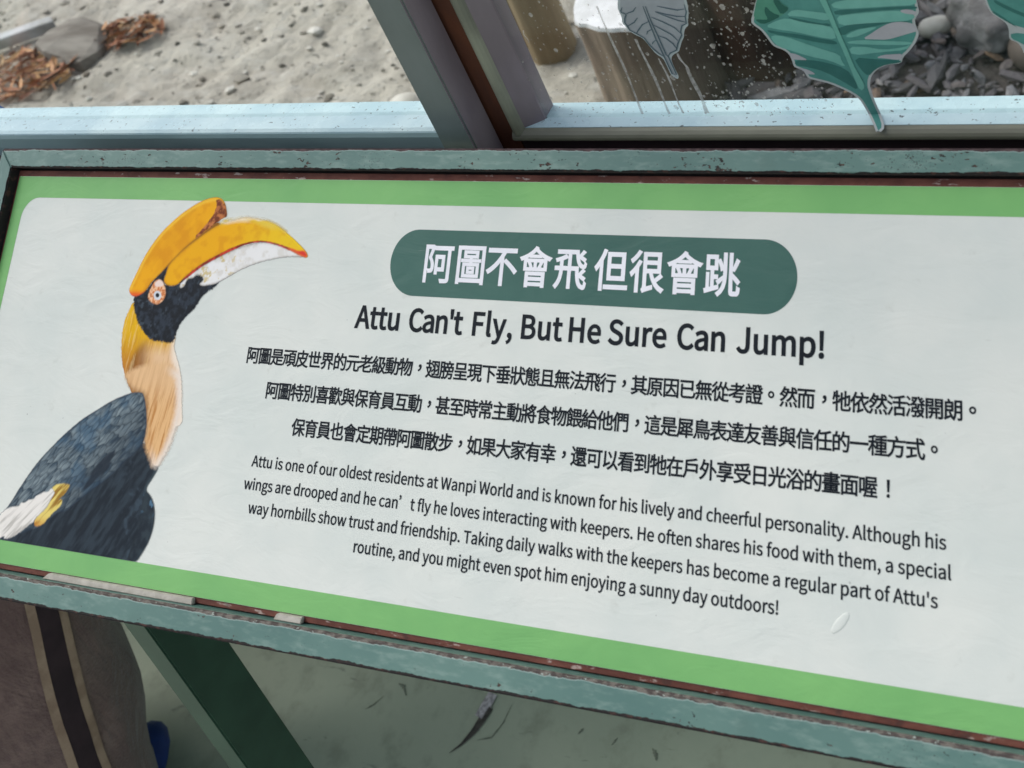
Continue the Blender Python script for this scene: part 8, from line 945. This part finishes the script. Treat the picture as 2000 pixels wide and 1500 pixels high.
def f_yel(p, d):
    n = streaky(p, WANG, 14, 1.6, 29); cl = lerp(c255(150, 112, 40), c255(222, 200, 110), st(n, .3, .62)); lo = st(-p[:, 1], 97, 106); return lerp3(cl, c255(196, 124, 48), lo * .8)
def f_breast(p, d):
    n = streaky(p, 1.45, 14, 1.1, 33); cl = lerp3(lerp(c255(186, 130, 72), c255(222, 178, 126), st(n, .3, .65)), c255(224, 186, 142), st(p[:, 1], -34, -12) * .7)
    rt = st(-d, -7, -1.0) * st(p[:, 0], -66, -54) * st(-p[:, 1], 4, 12); cl = lerp3(cl, c255(232, 222, 212), rt * .85)
    lf = st(-d, -5, 0) * st(-p[:, 0], 62, 72) * st(-p[:, 1], 16, 24); return lerp3(cl, c255(104, 66, 34), lf * .6)
def f_neck(p, d):
    n = streaky(p, 1.5, 12, 1.0, 37); t = st(-p[:, 1], -16, 12)
    cl = lerp(c255(222, 172, 10), c255(186, 120, 36), t); br = st(-((p[:, 0] + 86 - .18 * (p[:, 1] + 8)) ** 2 / 60 + (p[:, 1] + 9) ** 2 / 260), -1.4, -.1)
    cl = lerp3(cl, c255(122, 74, 30), br * .8)
    pale = st(p[:, 0] + .25 * p[:, 1] + 9 * (n - .5), -89, -71) * st(-p[:, 1], -10, 2); cl = lerp3(cl, c255(226, 190, 150), pale * .9)
    cl = lerp3(cl, c255(170, 112, 44), st(n, .56, .74) * .35); cl = lerp3(cl, c255(238, 214, 160), st(-n, -.42, -.25) * .35)
    return lerp3(cl, c255(240, 232, 222), st(-d, -7, -.6) * st(p[:, 0], -68, -56) * .75)
def f_head(p, d):
    n = fbm(p / 2.6, 41, 4); cl = lerp(c255(16, 22, 30), c255(40, 50, 62), st(n, .35, .75)); return lerp3(cl, c255(70, 84, 96), st(fbm(p / 3.4, 44, 3), .66, .8) * .5)
def f_cas(p, d):
    n = fbm(p / 6, 51, 4); cl = lerp(c255(224, 152, 2), c255(234, 166, 6), st(n, .35, .65)); cl = lerp3(cl, c255(206, 132, 4), st(streaky(p, .9, 60, 9, 52), .5, .75) * .3)
    cl = lerp3(cl, c255(248, 206, 70), np.exp(-((d - 1.4) / 1.1) ** 2) * .55 * st(-p[:, 0] + p[:, 1], 128, 146)); cl = lerp3(cl, c255(150, 92, 10), np.exp(-(np.maximum(d, 0) / 1.1) ** 2) * st(p[:, 0] - p[:, 1], -140, -118) * .8)
    return lerp3(cl, c255(226, 74, 30), st(-p[:, 1], -38, -34) * .9)
def f_rust(p, d): return lerp(c255(112, 52, 26), c255(190, 116, 66), st(fbm(p / 1.8, 57, 4), .35, .7))
def f_up(p, d):
    n = fbm(p / 7, 61, 4); t = st(p[:, 0], -40, 20); cl = lerp(c255(232, 168, 4), c255(232, 192, 26), t); cl = lerp3(cl, c255(206, 128, 6), st(n, .5, .75) * .4)
    return lerp3(cl, c255(168, 104, 12), np.exp(-(np.maximum(d, 0) / 1.0) ** 2) * st(-p[:, 0], 20, 50) * .6)
def f_fr(p, d): return lerp(c255(226, 194, 70), c255(236, 228, 206), st(fbm(p / np.array([9, 3]), 63, 2), .35, .7))
def f_red(p, d): return lerp(c255(128, 34, 22), c255(196, 52, 34), st(fbm(p / 3, 67, 3), .4, .65))
def f_tip(p, d): return lerp(c255(226, 120, 50), c255(214, 54, 44), st(-p[:, 1] + .3 * p[:, 0], -84, -79) if False else st(d, -.2, 1.4))
def f_low(p, d):
    n = fbm(p / 4.5, 71, 4); cl = lerp(c255(216, 213, 208), c255(230, 229, 228), st(n, .35, .6)); cl = lerp3(cl, c255(200, 178, 112), st(fbm(p / 2.5, 74, 3), .58, .75) * st(-p[:, 0], 8, 30) * .8)
    return lerp3(cl, c255(148, 140, 132), np.exp(-(np.maximum(d, 0) / .9) ** 2) * .5)
def f_eye(p, d): return lerp(c255(204, 122, 72), c255(236, 190, 150), st(fbm(p / 1.3, 81, 3), .35, .65))
def f_const(*c_): 
    k = c255(*c_); return lambda p, d: np.repeat(k[None], len(p), 0)
paint('body', f_body, .5); paint('lobe', f_lobe, .8, .3); paint('neck', f_neck, .5, .8); paint('breast', f_breast, 1.6, 1.6); 
paint('wing', f_wing, .5, .4); paint('yellow', f_yel, .5, .8); paint('white', f_white, .5, .8)
paint('head', f_head, .5, 1.6); paint('lower', f_low, .4, .6); paint('seam', f_const(140, 92, 22), .5); paint('upper', f_up, .4, .3); paint('fringe', f_fr, 1.6, .8); paint('red', f_red, .4, .5); paint('tip', f_tip, .5, .3)
paint('casque', f_cas, .5, .2); paint('rust', f_rust, .4, 1.0); paint('eye', f_eye, .5, .5); paint('lid', f_const(236, 214, 204), .5); paint('iris', f_const(206, 212, 220), .3); paint('pupil', f_const(18, 22, 30), .3)
# nothing of the picture lies over the lower green border
alpha *= np.clip((P[:, 1] + 114.7) / .3, 0, 1) * np.clip((P[:, 0] + 218.6) / .3, 0, 1)
nx, ny = len(gx), len(gy); A2 = alpha.reshape(ny, nx) > .02
keep = A2[:-1, :-1] | A2[1:, :-1] | A2[:-1, 1:] | A2[1:, 1:]
jj, ii = np.nonzero(keep); quads = np.stack([jj * nx + ii, jj * nx + ii + 1, (jj + 1) * nx + ii + 1, (jj + 1) * nx + ii], 1)
used = np.unique(quads); remap = np.full(nx * ny, -1); remap[used] = np.arange(len(used)); quads = remap[quads]
me = bpy.data.meshes.new('hornbill_picture')
me.from_pydata(np.column_stack([P[used] * .001, np.full(len(used), H0 + .00020)]).tolist(), [], quads.tolist()); me.update()
ca = me.color_attributes.new('print', 'FLOAT_COLOR', 'POINT'); ca.data.foreach_set('color', np.column_stack([colr[used], alpha[used]]).astype(np.float32).ravel())
pm = NT('printed hornbill picture'); at = pm.n('ShaderNodeVertexColor'); at.layer_name = 'print'; pm.col(at.outputs['Color']); pm.l(at.outputs['Alpha'], pm.b.inputs['Alpha'])
pm.rough(.5); pm.b.inputs['Specular IOR Level'].default_value = .15; pm.bump(pm.noise(pm.coord(), 60, 4), .1, .001)
link('hornbill_picture', me, pm.m, sign, MP)
# tape remnants, legs
def tape(q):
    q = [(x * .001, y * .001) for x, y in q]; v = [(x, y, z) for z in (-.0006, .0022) for x, y in q]
    me = mesh('tape_remnant', v, [(3, 2, 1, 0), (4, 5, 6, 7)] + [(i, (i + 1) % 4, 4 + (i + 1) % 4, 4 + i) for i in range(4)]); bevel(me, .0004)
    link('tape_remnant', me, M['tape'], sign, MS)
tape([(-124, -127.6), (-128.5, -130.9), (-8.2, -130.9), (-8.8, -127.6)][::1]); tape([(53, -127.6), (51, -130.9), (70.5, -130.9), (70.5, -127.6)])
for lx in (-.131, .580):
    v = []
    for z, y0 in ((.0, -.133), (.655, -.0820)):
        v += [(lx, y0, z), (lx + .020, y0, z), (lx + .020, y0 + .036, z), (lx, y0 + .036, z)]
    me = mesh('leg', v, [(3, 2, 1, 0), (4, 5, 6, 7)] + [(i, (i + 1) % 4, 4 + (i + 1) % 4, 4 + i) for i in range(4)]); bevel(me, .0012, 2)
    me.transform(Matrix.Translation(-sign.location)); link('leg', me, M['leg'], sign)

# ------------------------------------------------------------------ the child squatting at the left end of the sign
def tube_along(name, pts, radii, n=28, squash=1.0, folds=0.0, seed=0, rows=8):
    pts = np.array(pts, float); t = np.linspace(0, 1, len(pts)); tt = np.linspace(0, 1, rows * (len(pts) - 1) + 1)
    def cr(a):  # smooth interpolation
        a = np.array(a, float); out = np.zeros((len(tt),) + a.shape[1:]); 
        for k, x in enumerate(tt * (len(a) - 1)):
            i = min(int(x), len(a) - 2); f_ = x - i; p0 = a[max(i - 1, 0)]; p1 = a[i]; p2 = a[i + 1]; p3 = a[min(i + 2, len(a) - 1)]
            out[k] = .5 * (2 * p1 + (p2 - p0) * f_ + (2 * p0 - 5 * p1 + 4 * p2 - p3) * f_ ** 2 + (3 * p1 - p0 - 3 * p2 + p3) * f_ ** 3)
        return out
    C_ = cr(pts); R_ = cr(radii); D = np.gradient(C_, axis=0); D /= np.linalg.norm(D, axis=1)[:, None]
    side = np.array([1.0, 0, 0]); v = []; A_ = D * 0
    for k in range(len(C_)):
        s_ = side - D[k] * (side @ D[k]); s_ /= np.linalg.norm(s_); w = np.cross(D[k], s_)
        for i in range(n):
            a = i / n * 2 * math.pi
            rr = R_[k] * (1 + folds * (fbm(np.array([[math.cos(a) * 1.5 + seed, math.sin(a) * 1.5, k * .35]]), seed, 3)[0] - .5))
            v.append(C_[k] + (s_ * math.cos(a) * squash + w * math.sin(a)) * rr)
    m = len(C_); f = [(k * n + i, k * n + (i + 1) % n, (k + 1) * n + (i + 1) % n, (k + 1) * n + i) for k in range(m - 1) for i in range(n)]
    f += [tuple(range(n))[::-1], tuple(range((m - 1) * n, m * n))]
    return np.array(v), f, m
kidp = thing('person', 'squatting person in mauve track trousers with tan side stripes and blue shoes', 'person', (-.68, -.12, 0))
KL = Matrix.Translation(-kidp.location)
sk = bpy.data.meshes.new('body')
J = [(-.69, -.27, .36), (-.69, -.25, .52), (-.69, -.22, .64), (-.69, -.20, .72), (-.69, -.18, .81), (-.69, -.18, .86),
     (-.57, -.22, .62), (-.53, -.12, .50), (-.58, -.02, .47), (-.81, -.22, .62), (-.85, -.12, .50), (-.80, -.02, .47),
     (-.62, -.25, .36), (-.575, -.02, .32), (-.58, -.09, .07), (-.58, -.03, .03), (-.76, -.25, .36), (-.80, -.02, .32), (-.80, -.09, .07), (-.80, -.03, .03)]
E_ = [(0, 1), (1, 2), (2, 3), (3, 4), (4, 5), (2, 6), (6, 7), (7, 8), (2, 9), (9, 10), (10, 11), (0, 12), (12, 13), (13, 14), (14, 15), (0, 16), (16, 17), (17, 18), (18, 19)]
RR = [.085, .085, .08, .035, .075, .06, .04, .03, .022, .04, .03, .022, .06, .045, .032, .028, .06, .045, .032, .028]
sk.from_pydata(J, E_, []); bo = bpy.data.objects.new('body', sk); COL.objects.link(bo)
md = bo.modifiers.new('skin', 'SKIN'); 
for d_, r_ in zip(sk.skin_vertices[0].data, RR): d_.radius = (r_, r_)
sk.skin_vertices[0].data[0].use_root = True
bo.modifiers.new('sub', 'SUBSURF').levels = 2; bo.modifiers['sub'].render_levels = 2
dg = bpy.context.evaluated_depsgraph_get(); dg.update()
bm_ = bpy.data.meshes.new_from_object(bo.evaluated_get(dg)); bpy.data.objects.remove(bo); bm_.name = 'body'; bm_.transform(KL)
bm_.materials.clear(); bm_.polygons.foreach_set('use_smooth', [True] * len(bm_.polygons))
link('body', bm_, mottled('skin', lin(214, 168, 140), lin(206, 158, 130), 20, .5), kidp)
hv, hf = ICO[3]; hair = mesh('hair', hv * np.array([.088, .082, .085]) + np.array([-.69, -.20, .865]), hf, True); hair.transform(KL)
link('hair', hair, mottled('black hair', lin(30, 26, 26), lin(44, 38, 36), 60, .5, .6, 300, .003, stretch=(1, 1, .1)), kidp)
cloth = NT('mauve fleece'); c = cloth.coord()
cq = cloth.mix(cloth.ramp(cloth.noise(c, 12, 4), .35, .65), lin(116, 92, 88), lin(142, 116, 110)); cq = cloth.mix(cloth.ramp(cloth.noise(cloth.map(c, (1, 1, .3)), 260, 4), .4, .7, 0, .5), cq, lin(96, 70, 72))
cloth.col(cq); cloth.rough(.95); cloth.b.inputs['Sheen Weight'].default_value = .4; cloth.bump(cloth.math('ADD', cloth.math('MULTIPLY', cloth.noise(c, 420, 4), .12), cloth.noise(cloth.map(c, (1, 1, .45)), 22, 4, .5, 1.0)), .7, .012)
legs = []
TR = [((-.625, -.27, .44), (-.59, -.13, .50), (-.565, .045, .47), (-.568, -.022, .25), (-.578, -.078, .055)), ((-.755, -.27, .37), (-.79, -.13, .365), (-.805, -.012, .318), (-.802, -.052, .19), (-.80, -.088, .055))]
RAD = (.100, .096, .092, .095, .088)
v1, f1, m1 = tube_along('r', TR[0], RAD, folds=.20, seed=3); v2, f2, m2 = tube_along('l', TR[1], RAD, folds=.14, seed=9)
me = mesh('trousers', np.vstack([v1, v2]), f1 + [tuple(i + len(v1) for i in q) for q in f2], True); me.transform(KL); tro = link('trousers', me, cloth.m, kidp)
def stripe(v, m, a0, a1, lift, mat, name, k0=0):
    n = 28; V = v.reshape(m, n, 3); ctr = V.mean(1); vv = []; f = []; na = 5
    for k in range(k0, m):
        for j in range(na):
            a = (a0 + (a1 - a0) * j / (na - 1)) % 28; i0 = int(a) % n; fr = a - int(a); p = V[k, i0] * (1 - fr) + V[k, (i0 + 1) % n] * fr
            d_ = p - ctr[k]; vv.append(p + d_ / np.linalg.norm(d_) * lift)
    r_ = m - k0; f = [(k * na + j, k * na + j + 1, (k + 1) * na + j + 1, (k + 1) * na + j) for k in range(r_ - 1) for j in range(na - 1)]
    me = mesh(name, vv, f, True); me.transform(KL); link(name, me, mat, tro)
tan = mottled('tan trim', lin(176, 150, 130), lin(156, 130, 112), 60, .9, .4, 500, .001); dk = mottled('dark plum trim', lin(62, 46, 52), lin(52, 38, 44), 40, .9)
stripe(v1, m1, -.05, .28, .0022, tan, 'stripe'); stripe(v1, m1, 0.28, 1.12, .0016, dk, 'stripe_band'); stripe(v1, m1, 1.12, 1.46, .0022, tan, 'stripe')
stv, stf, _ = tube_along('s', ((-.69, -.27, .34), (-.69, -.255, .47), (-.69, -.225, .60), (-.69, -.20, .705)), (.11, .105, .105, .05), squash=1.2, folds=.08, seed=5)
me = mesh('jumper', stv, stf, True); me.transform(KL); link('jumper', me, mottled('dark grey knit', lin(76, 80, 88), lin(62, 66, 74), 30, .95), kidp)
for xx in (-.578, -.80):
    me = mesh('shoe', ICO[3][0] * np.array([.038, .082, .034]) + np.array([xx, -.040, .032]), ICO[3][1], True)
    me.vertices.foreach_set('co', np.array([(q.co.x, q.co.y, max(q.co.z, 0.0)) for q in me.vertices], np.float32).ravel()); me.update(); me.transform(KL)
    link('shoe', me, mottled('blue shoe', lin(34, 66, 150), lin(26, 52, 124), 40, .5), kidp)

# ------------------------------------------------------------------ feather and scuffs on the floor, blister in the print
FP = np.array([(-.212, .137), (-.214, .126), (-.217, .113), (-.221, .101), (-.229, .088), (-.238, .079)]); FW = np.array([.0075, .0085, .0075, .0055, .0022, .0005])
fe = thing('feather', 'small dark feather with white base on the floor below the bottom rail', 'feather', (-.22, .11, 0))
def ribbon(name, pts, wid, z, mat, parent, off):
    d = np.gradient(pts, axis=0); d /= np.linalg.norm(d, axis=1)[:, None]; nr = np.stack([-d[:, 1], d[:, 0]], 1); v = []
    for p, q, w_ in zip(pts, nr, wid):
        for s_, up in ((-1, .0), (0, .0016), (1, .0)): v.append((p[0] + q[0] * s_ * w_ - off[0], p[1] + q[1] * s_ * w_ - off[1], z + up * w_ / .008))
    m = len(pts); f = [(3 * i + k, 3 * i + k + 1, 3 * i + k + 4, 3 * i + k + 3) for i in range(m - 1) for k in (0, 1)]
    return link(name, mesh(name, v, f, True), mat, parent)
def dens(a, n): t = np.linspace(0, len(a) - 1, n); a = np.array(a, float); return np.stack([np.interp(t, range(len(a)), a[:, k]) for k in range(a.shape[1])], 1) if a.ndim > 1 else np.interp(t, range(len(a)), a)
ribbon('vane', dens(FP[1:], 24), dens(FW[1:], 24) * .6, .0012, mottled('dark feather vane', lin(58, 57, 53), lin(84, 82, 76), 300, .8), fe, (-.22, .11))
ribbon('down', dens(FP[:3], 12) + np.array([-.004, .002]), dens(FW[:3], 12) * .75, .0018, mottled('white feather down', lin(206, 204, 206), lin(150, 148, 150), 300, .9), fe, (-.22, .11))
stain = mottled('dark scuff', lin(128, 138, 120), lin(108, 118, 104), 120, .8)
for pts, w_ in (([(-.190, .133), (-.191, .116), (-.198, .100), (-.214, .095)], .0007), ([(-.334, .132), (-.326, .130), (-.318, .122)], .0014), ([(-.345, .118), (-.352, .108), (-.360, .102)], .0007), ([(-.100, .124), (-.104, .118)], .0012), ([(-.060, .122), (-.064, .114)], .0008), ([(-.02, .118), (-.015, .114), (-.012, .109)], .0018)):
    q = dens(pts, 16); wd = w_ * np.sin(np.linspace(.25, 2.9, 16)) * (1 + .4 * rng.standard_normal(16)).clip(.4, 1.6)
    ribbon('scuff_mark', q, wd, .0006, stain, fl, (0, 0))
bv, bf = ICO[3]; k_ = bv[:, 2] >= -.01
bl_ = bv * np.array([.0022, .0062, .00028]); c_, s_ = math.cos(-.75), math.sin(-.75)
bl_ = np.stack([bl_[:, 0] * c_ - bl_[:, 1] * s_ + .381, bl_[:, 0] * s_ + bl_[:, 1] * c_ - .0925, np.maximum(bl_[:, 2], -.0002)], 1)
link('blister', mesh('blister', bl_, bf, True), M['white'], sign, MS)
